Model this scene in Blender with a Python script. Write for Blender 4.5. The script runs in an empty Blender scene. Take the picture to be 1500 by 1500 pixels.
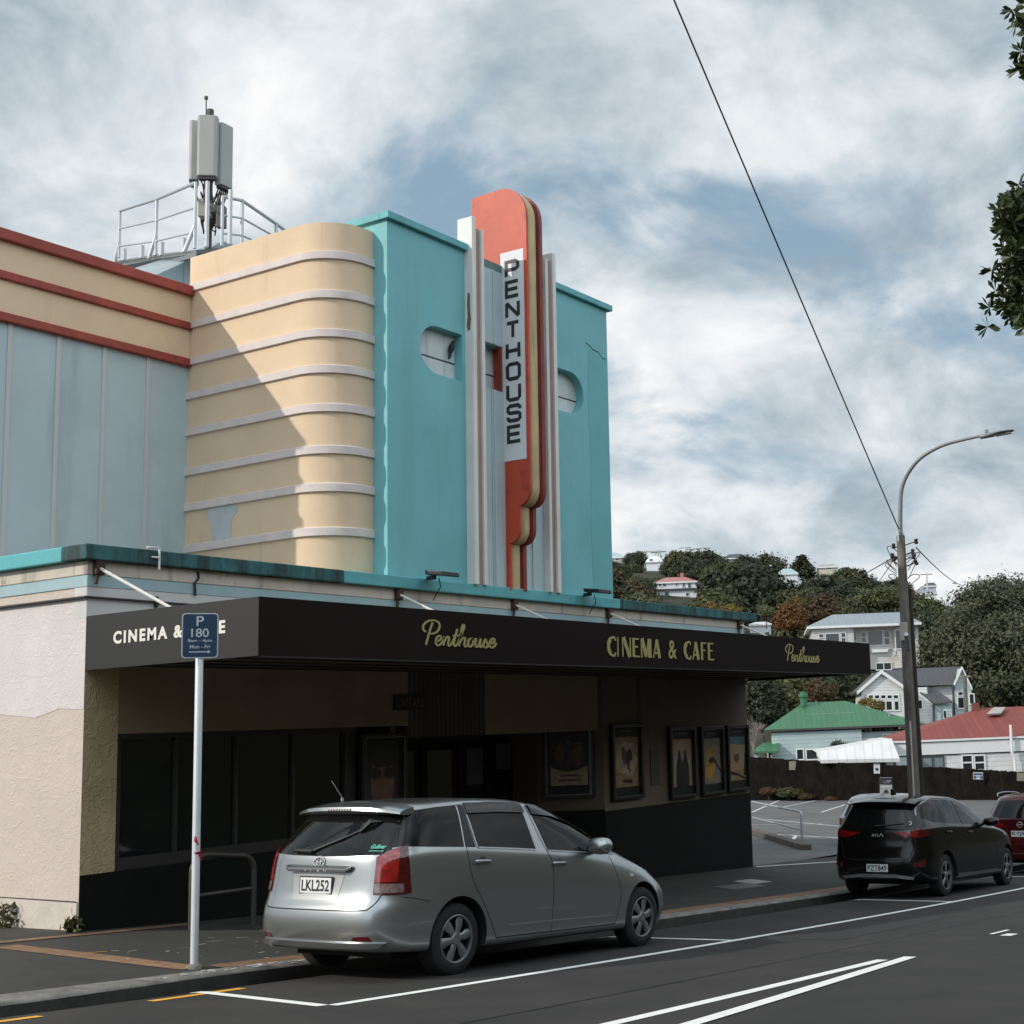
import bpy, bmesh, math, random
from math import sin, cos, pi, radians, sqrt, atan2, hypot, tan
from mathutils import Vector, Matrix, noise
from mathutils.bvhtree import BVHTree

# ------------------------------------------------------------------ camera
C = bpy.context.scene.collection
SCN = bpy.context.scene
RR = Vector((0.4850824, -0.87358568, -0.03928274))      # image right
DD = Vector((0.09814, 0.09902302, -0.9902338))          # image down
FF = Vector((0.86894396, 0.47648978, 0.13376802))       # view direction
FPX, CX, CY = 1972.22, 1125.0, 793.58                   # lens in photo pixels (1500 wide)
cam_d = bpy.data.cameras.new('camera'); cam = bpy.data.objects.new('camera', cam_d); C.objects.link(cam)
cam_d.sensor_width = 36; cam_d.sensor_fit = 'HORIZONTAL'; cam_d.lens = FPX / 1500 * 36
cam_d.shift_x = -(CX - 750) / 1500; cam_d.shift_y = (CY - 750) / 1500
cam_d.clip_start = 0.1; cam_d.clip_end = 6000
m4 = Matrix.Identity(4)
for i in range(3):
    m4[i][0] = RR[i]; m4[i][1] = -DD[i]; m4[i][2] = -FF[i]
cam.matrix_world = m4
SCN.camera = cam
# ------------------------------------------------------------------ light
SUN = Vector((-0.847 * cos(radians(31.2)), 0.531 * cos(radians(31.2)), sin(radians(31.2))))
sd = bpy.data.lights.new('sun', 'SUN'); sd.energy = 1.85; sd.angle = radians(0.6); sd.color = (1.0, 0.93, 0.83)
so = bpy.data.objects.new('sun', sd); C.objects.link(so)
so.rotation_euler = SUN.to_track_quat('Z', 'Y').to_euler(); so.location = SUN * 60
w = bpy.data.worlds.new('World'); SCN.world = w; w.use_nodes = True
nt = w.node_tree; nt.nodes.clear()
def N(t, typ, **kw):
    n = t.nodes.new(typ)
    for k, v in kw.items():
        if k.startswith('i_'):
            n.inputs[int(k[2:]) if k[2:].isdigit() else k[2:]].default_value = v
        else: setattr(n, k, v)
    return n
def ramp(t, pts, interp='LINEAR'):
    r = t.nodes.new('ShaderNodeValToRGB'); r.color_ramp.interpolation = interp
    e = r.color_ramp.elements
    while len(e) < len(pts): e.new(0.5)
    for el, (p, c) in zip(e, pts):
        el.position = p; el.color = c if len(c) == 4 else (*c, 1)
    return r
L = nt.links.new
sky = N(nt, 'ShaderNodeTexSky', sky_type='NISHITA', sun_disc=False, sun_elevation=radians(31.2), sun_rotation=atan2(-0.847, 0.531), altitude=50, air_density=1.0, dust_density=1.6, ozone_density=1.2)
tc = N(nt, 'ShaderNodeTexCoord')
sep = N(nt, 'ShaderNodeSeparateXYZ'); L(tc.outputs['Generated'], sep.inputs[0])
zz = N(nt, 'ShaderNodeMath', operation='ABSOLUTE'); L(sep.outputs[2], zz.inputs[0])
za = N(nt, 'ShaderNodeMath', operation='ADD', i_1=0.45); L(zz.outputs[0], za.inputs[0])
dx = N(nt, 'ShaderNodeMath', operation='DIVIDE'); L(sep.outputs[0], dx.inputs[0]); L(za.outputs[0], dx.inputs[1])
dy = N(nt, 'ShaderNodeMath', operation='DIVIDE'); L(sep.outputs[1], dy.inputs[0]); L(za.outputs[0], dy.inputs[1])
cmb = N(nt, 'ShaderNodeCombineXYZ'); L(dx.outputs[0], cmb.inputs[0]); L(dy.outputs[0], cmb.inputs[1])
mp = N(nt, 'ShaderNodeMapping'); mp.inputs['Location'].default_value = (3.1, 1.7, 0.4); L(cmb.outputs[0], mp.inputs[0])
n1 = N(nt, 'ShaderNodeTexNoise', i_Scale=4.0, i_Detail=10.0, i_Roughness=0.57, i_Distortion=0.35); L(mp.outputs[0], n1.inputs['Vector'])
n2 = N(nt, 'ShaderNodeTexNoise', i_Scale=4.4, i_Detail=11.0, i_Roughness=0.60, i_Distortion=0.3)
mp2 = N(nt, 'ShaderNodeMapping'); mp2.inputs['Location'].default_value = (7.3, -2.2, 1.9); L(cmb.outputs[0], mp2.inputs[0]); L(mp2.outputs[0], n2.inputs['Vector'])
cov = ramp(nt, [(0.31, (0, 0, 0)), (0.50, (1, 1, 1))], 'EASE'); L(n1.outputs['Fac'], cov.inputs[0])
shd = ramp(nt, [(0.22, (1.3, 1.75, 2.15)), (0.38, (2.3, 2.72, 3.06)), (0.49, (3.3, 3.7, 4.0)), (0.58, (4.3, 4.55, 4.75)), (0.70, (5.4, 5.4, 5.4))]); L(n2.outputs['Fac'], shd.inputs[0])
skt = N(nt, 'ShaderNodeMix', data_type='RGBA', blend_type='MIX'); skt.inputs[0].default_value = 0.85
skt.inputs[7].default_value = (1.55, 2.25, 2.8, 1); L(sky.outputs[0], skt.inputs[6])
mx = N(nt, 'ShaderNodeMix', data_type='RGBA'); L(cov.outputs[0], mx.inputs[0]); L(skt.outputs[2], mx.inputs[6]); L(shd.outputs[0], mx.inputs[7])
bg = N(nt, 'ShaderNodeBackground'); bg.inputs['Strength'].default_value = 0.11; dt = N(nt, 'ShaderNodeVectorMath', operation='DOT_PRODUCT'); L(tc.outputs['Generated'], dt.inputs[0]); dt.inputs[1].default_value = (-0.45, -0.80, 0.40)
mr_ = N(nt, 'ShaderNodeMapRange', i_1=0.0, i_2=0.75, i_3=1.0, i_4=2.2); L(dt.outputs['Value'], mr_.inputs[0])          # sky boost added behind the camera, unseen, to light the shaded street fronts
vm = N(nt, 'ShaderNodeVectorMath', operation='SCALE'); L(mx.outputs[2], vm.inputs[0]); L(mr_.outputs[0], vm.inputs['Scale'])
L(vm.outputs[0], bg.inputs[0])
wo = N(nt, 'ShaderNodeOutputWorld'); L(bg.outputs[0], wo.inputs[0])
SCN.view_settings.view_transform = 'Standard'; SCN.view_settings.look = 'None'
SCN.view_settings.exposure = 0.72; SCN.view_settings.gamma = 1.0
SCN.render.engine = 'CYCLES'

# ------------------------------------------------------------------ pixels of the photo -> points in the place
def ray(px, py): return RR * ((px - CX) / FPX) + DD * ((py - CY) / FPX) + FF
def at(px, py, d): return ray(px, py) * d                         # d = distance along the view direction
def onY(px, py, Y): r = ray(px, py); return r * (Y / r.y)
def onX(px, py, X): r = ray(px, py); return r * (X / r.x)
def onZ(px, py, Z): r = ray(px, py); return r * (Z / r.z)
YK = 9.9                                                          # kerb face
def z0(x):
    x = min(x, 68.0); return -1.13769 - 0.08728 * x + 0.00063487 * x * x - 0.01656 * 9.24
def zroad(x, y):
    z = z0(x) + 0.01656 * (9.24 - max(y, -2.5))
    if y > 9.2: z -= 0.10 * min(1, (y - 9.2) / 0.7)
    return z
def zfoot(x, y):
    s = 0.0637 + 0.00176 * (min(max(x, 0), 24) - 8.74)
    dip = 0.03 * min(1, max(0, 8 - x) / 1.6) * max(0, 1 - (y - YK) / 1.8)
    return z0(x) + 0.035 + s * max(0, min(y, 12.9) - YK) - dip

# ------------------------------------------------------------------ mesh helpers
class MB:
    def __init__(s): s.v = []; s.f = []; s.m = []
    def add(s, vs, fs, mi=0):
        o = len(s.v); s.v += [tuple(p) for p in vs]; s.f += [tuple(o + i for i in f) for f in fs]; s.m += [mi] * len(fs); return s
    def box(s, a, b, mi=0, M=None):
        x0, y0, z0_ = a; x1, y1, z1 = b
        vs = [(x0, y0, z0_), (x1, y0, z0_), (x1, y1, z0_), (x0, y1, z0_), (x0, y0, z1), (x1, y0, z1), (x1, y1, z1), (x0, y1, z1)]
        if M: vs = [M @ Vector(p) for p in vs]
        return s.add(vs, [(0, 3, 2, 1), (4, 5, 6, 7), (0, 1, 5, 4), (1, 2, 6, 5), (2, 3, 7, 6), (3, 0, 4, 7)], mi)
    def prism(s, poly, vec, mi=0):                                 # closed polygon of 3D points swept along vec
        n = len(poly); v = Vector(vec); a = [Vector(p) for p in poly]; b = [p + v for p in a]
        return s.add(a + b, [tuple(range(n))[::-1], tuple(range(n, 2 * n))] + [(i, (i + 1) % n, n + (i + 1) % n, n + i) for i in range(n)], mi)
    def tube(s, path, r, n=8, cap=True, mi=0):
        P = [Vector(p) for p in path]; rr = r if isinstance(r, (list, tuple)) else [r] * len(P)
        rings = []; up = None
        for i, p in enumerate(P):
            t = (P[min(i + 1, len(P) - 1)] - P[max(i - 1, 0)]).normalized()
            if up is None:
                up = Vector((0, 0, 1)) if abs(t.z) < 0.9 else Vector((1, 0, 0))
            a = t.cross(up); a.normalize(); b = a.cross(t); up = b
            rings.append([p + (a * cos(2 * pi * k / n) + b * sin(2 * pi * k / n)) * rr[i] for k in range(n)])
        vs = [q for g in rings for q in g]; fs = []
        for i in range(len(P) - 1):
            for k in range(n): fs.append((i * n + k, i * n + (k + 1) % n, (i + 1) * n + (k + 1) % n, (i + 1) * n + k))
        if cap: fs += [tuple(range(n))[::-1], tuple((len(P) - 1) * n + k for k in range(n))]
        return s.add(vs, fs, mi)
    def lathe(s, prof, M=None, n=24, mi=0):                        # prof: (radius, height) about local z
        vs = []; fs = []
        for r, h in prof:
            for k in range(n):
                p = Vector((r * cos(2 * pi * k / n), r * sin(2 * pi * k / n), h)); vs.append(M @ p if M else p)
        for i in range(len(prof) - 1):
            for k in range(n): fs.append((i * n + k, i * n + (k + 1) % n, (i + 1) * n + (k + 1) % n, (i + 1) * n + k))
        return s.add(vs, fs, mi)
    def grid(s, rows, mi=0):                                       # rows of equal length
        n = len(rows[0]); vs = [p for r in rows for p in r]
        return s.add(vs, [(i * n + j, i * n + j + 1, (i + 1) * n + j + 1, (i + 1) * n + j) for i in range(len(rows) - 1) for j in range(n - 1)], mi)
    def build(s, name, mats, parent=None, smooth=None, bevel=0, fix=True, seg=2):
        me = bpy.data.meshes.new(name); me.from_pydata(s.v, [], s.f)
        if not isinstance(mats, (list, tuple)): mats = [mats]
        for m in mats: me.materials.append(m)
        if len(mats) > 1: me.polygons.foreach_set('material_index', s.m)
        if fix:
            b = bmesh.new(); b.from_mesh(me); bmesh.ops.recalc_face_normals(b, faces=b.faces); b.to_mesh(me); b.free()
        if smooth is not None:
            me.polygons.foreach_set('use_smooth', [True] * len(me.polygons)); me.set_sharp_from_angle(angle=radians(smooth))
        o = bpy.data.objects.new(name, me); C.objects.link(o)
        if parent: o.parent = parent
        if bevel:
            bv = o.modifiers.new('bevel', 'BEVEL'); bv.width = bevel; bv.segments = seg; bv.limit_method = 'ANGLE'; bv.angle_limit = radians(40)
        return o
def tag(o, label=None, cat=None, group=None, kind=None):
    if label: o['label'] = label
    if cat: o['category'] = cat
    if group: o['group'] = group
    if kind: o['kind'] = kind
    return o
def thing(name, label, cat, loc=(0, 0, 0), rz=0, group=None):
    o = bpy.data.objects.new(name, None); C.objects.link(o); o.empty_display_size = 0.2
    o.location = loc; o.rotation_euler = (0, 0, rz); return tag(o, label, cat, group)
def copy_tree(o, parent=None):
    c = o.copy(); C.objects.link(c)
    if parent: c.parent = parent
    for ch in list(o.children): copy_tree(ch, c)
    return c
def apply_mods(o):
    dg = bpy.context.evaluated_depsgraph_get(); me = bpy.data.meshes.new_from_object(o.evaluated_get(dg)); o.modifiers.clear(); o.data = me; return o
def boolean_cut(o, cutters):
    for k in cutters:
        b = o.modifiers.new('b', 'BOOLEAN'); b.operation = 'DIFFERENCE'; b.object = k; b.solver = 'EXACT'
    apply_mods(o)
    for k in cutters: bpy.data.objects.remove(k)
    return o
_tx = {}
def text_mesh(body, bold=0.0, depth=0.02, shear=0.0, sp=1.0):
    key = (body, bold, depth, shear, sp)
    if key in _tx: return _tx[key]
    cu = bpy.data.curves.new('t', 'FONT'); cu.body = body; cu.extrude = depth; cu.offset = bold; cu.shear = shear; cu.space_character = sp; cu.resolution_u = 4
    o = bpy.data.objects.new('t', cu); C.objects.link(o); dg = bpy.context.evaluated_depsgraph_get(); dg.update()
    me = bpy.data.meshes.new_from_object(o.evaluated_get(dg)); vs = [v.co.copy() for v in me.vertices]; fs = [tuple(p.vertices) for p in me.polygons]
    bpy.data.objects.remove(o); bpy.data.meshes.remove(me); bpy.data.curves.remove(cu)
    _tx[key] = (vs, fs); return vs, fs
def text(mb, body, o, ux, uy, wd, ht, bold=0.0, th=0.004, mi=0, shear=0.0, sp=1.0):    # fits the words into wd x ht from corner o
    vs, fs = text_mesh(body, bold, 0.02, shear, sp)
    x0 = min(v.x for v in vs); x1 = max(v.x for v in vs); y0 = min(v.y for v in vs); y1 = max(v.y for v in vs)
    ux = Vector(ux).normalized(); uy = Vector(uy).normalized(); un = ux.cross(uy); o = Vector(o)
    return mb.add([o + ux * ((v.x - x0) / (x1 - x0) * wd) + uy * ((v.y - y0) / (y1 - y0) * ht) + un * (th if v.z > 0 else 0) for v in vs], fs, mi)
def catmull(pts, n=6, closed=False):
    out = []; m = len(pts)
    for i in range(m - 1):
        p0 = Vector(pts[max(i - 1, 0)]); p1 = Vector(pts[i]); p2 = Vector(pts[i + 1]); p3 = Vector(pts[min(i + 2, m - 1)])
        for k in range(n):
            t = k / n; out.append(0.5 * (2 * p1 + (p2 - p0) * t + (2 * p0 - 5 * p1 + 4 * p2 - p3) * t * t + (3 * p1 - p0 - 3 * p2 + p3) * t ** 3))
    out.append(Vector(pts[-1])); return out
def stroke(mb, pts, wd, o, ux, uy, sx, sy, th=0.004, mi=0, cal=0.0):           # a flat ribbon along 2D points
    ux = Vector(ux).normalized(); uy = Vector(uy).normalized(); un = ux.cross(uy); o = Vector(o)
    q = [Vector((p[0] * sx, p[1] * sy)) for p in pts]; n = len(q); top = []
    for i, p in enumerate(q):
        a = q[max(i - 1, 0)]; b = q[min(i + 1, n - 1)]; t = b - a
        if t.length < 1e-9: t = Vector((1, 0))
        t.normalize(); nn = Vector((-t.y, t.x)); k = 1.0
        if 0 < i < n - 1:
            t1 = (p - a); t2 = (b - p)
            if t1.length > 1e-9 and t2.length > 1e-9:
                c = max(-1, min(1, t1.normalized().dot(t2.normalized()))); k = 1 / max(0.6, sqrt((1 + c) / 2))
        w2 = wd / 2 * k * (1 - cal + cal * 2 * abs(t.y))
        top.append((p + nn * w2, p - nn * w2))
    vs = []; fs = []
    for h in (th, 0):
        for l, r in top: vs += [o + ux * l.x + uy * l.y + un * h, o + ux * r.x + uy * r.y + un * h]
    for i in range(n - 1):
        fs.append((2 * i, 2 * i + 1, 2 * i + 3, 2 * i + 2)); b = 2 * n
        fs.append((2 * i, 2 * i + 2, b + 2 * i + 2, b + 2 * i)); fs.append((2 * i + 1, b + 2 * i + 1, b + 2 * i + 3, 2 * i + 3))
    return mb.add(vs, fs, mi)

# ------------------------------------------------------------------ materials
MATS = {}
def mat(name, col, rough=0.6, metal=0.0, var=0.0, vs=3.0, bump=0.0, bs=40.0, spec=0.5, coat=0.0, streak=None, trans=0.0, col2=None, alpha=1.0, emit=0.0, patch=None):
    if name in MATS: return MATS[name]
    m = bpy.data.materials.new(name); m.use_nodes = True; t = m.node_tree; b = t.nodes['Principled BSDF']; MATS[name] = m
    b.inputs['Base Color'].default_value = (*col, 1); b.inputs['Roughness'].default_value = rough; b.inputs['Metallic'].default_value = metal
    b.inputs['Specular IOR Level'].default_value = spec; b.inputs['Coat Weight'].default_value = coat; b.inputs['Coat Roughness'].default_value = 0.04
    b.inputs['Transmission Weight'].default_value = trans; b.inputs['Alpha'].default_value = alpha
    if emit: b.inputs['Emission Color'].default_value = (*col, 1); b.inputs['Emission Strength'].default_value = emit
    cur = None
    def tco(): return N(t, 'ShaderNodeTexCoord').outputs['Object']
    if var or col2:
        nz = N(t, 'ShaderNodeTexNoise', i_Scale=vs, i_Detail=8.0, i_Roughness=0.62); t.links.new(tco(), nz.inputs['Vector'])
        c2 = col2 if col2 else tuple(c * (1 - var) for c in col); c1 = col if col2 else tuple(min(1, c * (1 + var)) for c in col)
        r = ramp(t, [(0.32, c2), (0.68, c1)]); t.links.new(nz.outputs['Fac'], r.inputs[0]); cur = r.outputs[0]
    if streak:                                                     # run-down stains: (colour, amount, horizontal scale, threshold)
        sc, amt, hs, thr = streak
        mpn = N(t, 'ShaderNodeMapping'); mpn.inputs['Scale'].default_value = (hs, hs, hs * 0.09); t.links.new(tco(), mpn.inputs[0])
        nz = N(t, 'ShaderNodeTexNoise', i_Scale=1.0, i_Detail=6.0, i_Roughness=0.65); t.links.new(mpn.outputs[0], nz.inputs['Vector'])
        r = ramp(t, [(thr, (0, 0, 0)), (thr + 0.18, (amt, amt, amt))]); t.links.new(nz.outputs['Fac'], r.inputs[0])
        x = N(t, 'ShaderNodeMix', data_type='RGBA'); t.links.new(r.outputs[0], x.inputs[0]); x.inputs[7].default_value = (*sc, 1)
        if cur: t.links.new(cur, x.inputs[6])
        else: x.inputs[6].default_value = (*col, 1)
        cur = x.outputs[2]
    if patch:                                                      # blotches: (colour, scale, threshold, amount)
        sc, ps, thr, amt = patch
        nz = N(t, 'ShaderNodeTexNoise', i_Scale=ps, i_Detail=10.0, i_Roughness=0.7); t.links.new(tco(), nz.inputs['Vector'])
        r = ramp(t, [(thr, (0, 0, 0)), (thr + 0.06, (amt, amt, amt))]); t.links.new(nz.outputs['Fac'], r.inputs[0])
        x = N(t, 'ShaderNodeMix', data_type='RGBA'); t.links.new(r.outputs[0], x.inputs[0]); x.inputs[7].default_value = (*sc, 1)
        if cur: t.links.new(cur, x.inputs[6])
        else: x.inputs[6].default_value = (*col, 1)
        cur = x.outputs[2]
    if cur: t.links.new(cur, b.inputs['Base Color'])
    if bump:
        nz = N(t, 'ShaderNodeTexNoise', i_Scale=bs, i_Detail=5.0, i_Roughness=0.6); t.links.new(tco(), nz.inputs['Vector'])
        bp = N(t, 'ShaderNodeBump', i_Strength=bump, i_Distance=0.02); t.links.new(nz.outputs['Fac'], bp.inputs['Height']); t.links.new(bp.outputs[0], b.inputs['Normal'])
    return m
def leaf_mat(name, c1, c2, rough=0.55):
    m = bpy.data.materials.new(name); m.use_nodes = True; t = m.node_tree; b = t.nodes['Principled BSDF']; MATS[name] = m
    b.inputs['Roughness'].default_value = rough; b.inputs['Specular IOR Level'].default_value = 0.35
    g = N(t, 'ShaderNodeNewGeometry'); oi = N(t, 'ShaderNodeObjectInfo')
    r = ramp(t, [(0.0, c1), (0.55, tuple((a + b_) / 2 for a, b_ in zip(c1, c2))), (1.0, c2)]); t.links.new(g.outputs['Random Per Island'], r.inputs[0])
    h = N(t, 'ShaderNodeHueSaturation'); mr = N(t, 'ShaderNodeMapRange', i_3=0.75, i_4=1.25); t.links.new(oi.outputs['Random'], mr.inputs[0]); t.links.new(mr.outputs[0], h.inputs['Value'])
    t.links.new(r.outputs[0], h.inputs['Color']); t.links.new(h.outputs[0], b.inputs['Base Color'])
    tr = N(t, 'ShaderNodeBsdfTranslucent'); t.links.new(h.outputs[0], tr.inputs[0]); ms = N(t, 'ShaderNodeMixShader', i_0=0.22)
    o = t.nodes['Material Output']; t.links.new(b.outputs[0], ms.inputs[1]); t.links.new(tr.outputs[0], ms.inputs[2]); t.links.new(ms.outputs[0], o.inputs[0])
    return m
def brick_mat(name, c1, c2, mortar, scale, bw=0.5, bh=0.25, axis='XY', rot=0.0, ms=0.015):
    m = bpy.data.materials.new(name); m.use_nodes = True; t = m.node_tree; b = t.nodes['Principled BSDF']; MATS[name] = m; b.inputs['Roughness'].default_value = 0.8
    c = N(t, 'ShaderNodeTexCoord'); mp_ = N(t, 'ShaderNodeMapping'); t.links.new(c.outputs['Object'], mp_.inputs[0]); mp_.inputs['Rotation'].default_value = (0, 0, rot)
    k = N(t, 'ShaderNodeTexBrick', i_Scale=scale); k.inputs['Color1'].default_value = (*c1, 1); k.inputs['Color2'].default_value = (*c2, 1); k.inputs['Mortar'].default_value = (*mortar, 1)
    k.inputs['Brick Width'].default_value = bw; k.inputs['Row Height'].default_value = bh; k.inputs['Mortar Size'].default_value = ms
    t.links.new(mp_.outputs[0], k.inputs['Vector'])
    nz = N(t, 'ShaderNodeTexNoise', i_Scale=5.0, i_Detail=6.0); t.links.new(c.outputs['Object'], nz.inputs['Vector']); x = N(t, 'ShaderNodeMix', data_type='RGBA', blend_type='MULTIPLY'); x.inputs[0].default_value = 0.6
    r = ramp(t, [(0.3, (0.55, 0.53, 0.5)), (0.7, (1, 1, 1))]); t.links.new(nz.outputs['Fac'], r.inputs[0]); t.links.new(k.outputs[0], x.inputs[6]); t.links.new(r.outputs[0], x.inputs[7]); t.links.new(x.outputs[2], b.inputs['Base Color'])
    return m
def stripes_mat(name, col, dark, axis, per, frac=0.12, rough=0.6, var=0.15):      # boards, corrugations: thin lines across one axis
    m = bpy.data.materials.new(name); m.use_nodes = True; t = m.node_tree; b = t.nodes['Principled BSDF']; MATS[name] = m; b.inputs['Roughness'].default_value = rough
    c = N(t, 'ShaderNodeTexCoord'); sp = N(t, 'ShaderNodeSeparateXYZ'); t.links.new(c.outputs['Object'], sp.inputs[0])
    d = N(t, 'ShaderNodeMath', operation='DIVIDE', i_1=per); t.links.new(sp.outputs['XYZ'.index(axis)], d.inputs[0])
    fr = N(t, 'ShaderNodeMath', operation='FRACT'); t.links.new(d.outputs[0], fr.inputs[0])
    fl = N(t, 'ShaderNodeMath', operation='FLOOR'); t.links.new(d.outputs[0], fl.inputs[0]); wn = N(t, 'ShaderNodeTexWhiteNoise', noise_dimensions='1D'); t.links.new(fl.outputs[0], wn.inputs['W'])
    vr = ramp(t, [(0, tuple(x * (1 - var) for x in col)), (1, tuple(min(1, x * (1 + var)) for x in col))]); t.links.new(wn.outputs['Value'], vr.inputs[0])
    nz = N(t, 'ShaderNodeTexNoise', i_Scale=1.3, i_Detail=8.0, i_Roughness=0.65); t.links.new(c.outputs['Object'], nz.inputs['Vector'])
    mu = N(t, 'ShaderNodeMix', data_type='RGBA', blend_type='MULTIPLY'); mu.inputs[0].default_value = 0.5; rr_ = ramp(t, [(0.3, (0.7, 0.7, 0.7)), (0.7, (1.1, 1.1, 1.1))]); t.links.new(nz.outputs['Fac'], rr_.inputs[0]); t.links.new(vr.outputs[0], mu.inputs[6]); t.links.new(rr_.outputs[0], mu.inputs[7])
    ln = N(t, 'ShaderNodeMath', operation='LESS_THAN', i_1=frac); t.links.new(fr.outputs[0], ln.inputs[0])
    x = N(t, 'ShaderNodeMix', data_type='RGBA'); t.links.new(ln.outputs[0], x.inputs[0]); t.links.new(mu.outputs[2], x.inputs[6]); x.inputs[7].default_value = (*dark, 1); t.links.new(x.outputs[2], b.inputs['Base Color'])
    bp = N(t, 'ShaderNodeBump', i_Strength=0.6, i_Distance=0.02); t.links.new(fr.outputs[0], bp.inputs['Height']); t.links.new(bp.outputs[0], b.inputs['Normal'])
    return m
asphalt = mat('asphalt', (0.0235, 0.0205, 0.0185), 0.85, var=0.38, vs=1.1, bump=0.35, bs=160, patch=((0.018, 0.0165, 0.0155), 0.7, 0.56, 0.7))
foot_m = mat('footpath_asphalt', (0.036, 0.034, 0.029), 0.88, var=0.25, vs=1.6, bump=0.35, bs=120, patch=((0.06, 0.056, 0.05), 2.6, 0.64, 0.5))
park_m = mat('carpark_asphalt', (0.10, 0.10, 0.098), 0.85, var=0.2, vs=0.6, bump=0.3, bs=90, patch=((0.07, 0.07, 0.07), 0.35, 0.55, 0.6))
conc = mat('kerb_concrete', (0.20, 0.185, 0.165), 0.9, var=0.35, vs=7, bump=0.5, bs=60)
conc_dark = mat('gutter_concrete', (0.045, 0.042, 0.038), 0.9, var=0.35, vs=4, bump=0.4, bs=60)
wline = mat('road_paint_white', (0.78, 0.77, 0.74), 0.7, var=0.07, vs=9, patch=((0.22, 0.21, 0.20), 11.0, 0.63, 0.75))
yline = mat('road_paint_yellow', (0.75, 0.36, 0.03), 0.7, var=0.10, vs=9, patch=((0.2, 0.11, 0.03), 14.0, 0.69, 0.7))
pavers = brick_mat('orange_pavers', (0.28, 0.16, 0.088), (0.20, 0.115, 0.062), (0.10, 0.085, 0.07), 1.0, 0.11, 0.5, ms=0.006)
pavers_d = brick_mat('orange_pavers_across', (0.33, 0.19, 0.105), (0.25, 0.14, 0.075), (0.08, 0.07, 0.055), 1.0, 0.12, 0.5, rot=-1.35, ms=0.006)
t = asphalt.node_tree; bs_ = t.nodes['Principled BSDF']; src = bs_.inputs['Base Color'].links[0].from_socket           # fine cracks and oil spots in the seal
c = N(t, 'ShaderNodeTexCoord'); ds = N(t, 'ShaderNodeTexNoise', i_Scale=1.2, i_Detail=4.0); t.links.new(c.outputs['Object'], ds.inputs['Vector']); ad = N(t, 'ShaderNodeMix', data_type='VECTOR'); ad.inputs[0].default_value = 0.35; t.links.new(c.outputs['Object'], ad.inputs[4]); t.links.new(ds.outputs['Color'], ad.inputs[5])
vo = N(t, 'ShaderNodeTexVoronoi', feature='DISTANCE_TO_EDGE', i_Scale=0.42); t.links.new(ad.outputs[1], vo.inputs['Vector'])
ck = ramp(t, [(0.0, (1, 1, 1)), (0.007, (0, 0, 0))]); t.links.new(vo.outputs['Distance'], ck.inputs[0]); gate = N(t, 'ShaderNodeTexNoise', i_Scale=0.35, i_Detail=2.0); t.links.new(c.outputs['Object'], gate.inputs['Vector']); gr = ramp(t, [(0.50, (0, 0, 0)), (0.60, (0.6, 0.6, 0.6))]); t.links.new(gate.outputs['Fac'], gr.inputs[0])
mu = N(t, 'ShaderNodeMath', operation='MULTIPLY'); t.links.new(ck.outputs[0], mu.inputs[0]); t.links.new(gr.outputs[0], mu.inputs[1]); x = N(t, 'ShaderNodeMix', data_type='RGBA'); t.links.new(mu.outputs[0], x.inputs[0]); t.links.new(src, x.inputs[6]); x.inputs[7].default_value = (0.010, 0.009, 0.009, 1)
sp_ = N(t, 'ShaderNodeTexNoise', i_Scale=260.0, i_Detail=1.0); t.links.new(c.outputs['Object'], sp_.inputs['Vector']); sr = ramp(t, [(0.66, (0, 0, 0)), (0.74, (0.35, 0.35, 0.35))]); t.links.new(sp_.outputs['Fac'], sr.inputs[0]); x2 = N(t, 'ShaderNodeMix', data_type='RGBA'); t.links.new(sr.outputs[0], x2.inputs[0]); t.links.new(x.outputs[2], x2.inputs[6]); x2.inputs[7].default_value = (0.07, 0.066, 0.06, 1); t.links.new(x2.outputs[2], bs_.inputs['Base Color'])
black_p = mat('black_plastic', (0.012, 0.012, 0.012), 0.5)
rubber = mat('tyre_rubber', (0.016, 0.015, 0.015), 0.85, bump=0.2, bs=60)
glass_d = mat('dark_glass', (0.012, 0.014, 0.014), 0.04, spec=0.7)
chrome = mat('chrome', (0.6, 0.6, 0.6), 0.15, 1.0)
galv = mat('galvanised_steel', (0.42, 0.44, 0.47), 0.45, 0.5, var=0.12, vs=6)
white_pt = mat('white_paint', (0.72, 0.73, 0.74), 0.5, var=0.06, vs=3)
# ================================================================== SETTING: ground, road, footpath, kerb
def sheet(name, x0, x1, ys, fz, m, nx=60, kind='structure', dz=0.0):
    b = MB(); rows = []
    for i in range(nx + 1):
        x = x0 + (x1 - x0) * i / nx; rows.append([(x, y, fz(x, y) + dz) for y in ys])
    o = b.grid(rows).build(name, m, smooth=60); tag(o, kind=kind); return o
def lerpl(a, b, n): return [a + (b - a) * i / n for i in range(n + 1)]
grass_m = mat('rough_grass', (0.06, 0.065, 0.03), 0.95, var=0.45, vs=0.15, col2=(0.045, 0.038, 0.025), bump=0.4, bs=4)
b = MB(); xs = [-1500, -400, -120, -60, -30, -10] + [0, 10, 20, 30, 40, 50, 60, 70, 90, 120, 300, 900, 2500]; ys = [-1500, -400, -120, -60, -20, 0, 12, 30, 60, 90, 130, 400, 1000, 2500]
b.grid([[(x, y, z0(max(x, -60)) - 0.45) for y in ys] for x in xs]); tag(b.build('ground', grass_m, smooth=80), kind='structure')
sheet('road', -45, 130, [-2.5] + lerpl(-2, 9.2, 8) + [9.2, 9.55, 9.9], zroad, asphalt, 110)
sheet('footpath', -40, 22.3, [YK + 0.16] + lerpl(10.3, 12.9, 4) + [13.5, 20, 45], zfoot, foot_m, 90)
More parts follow.
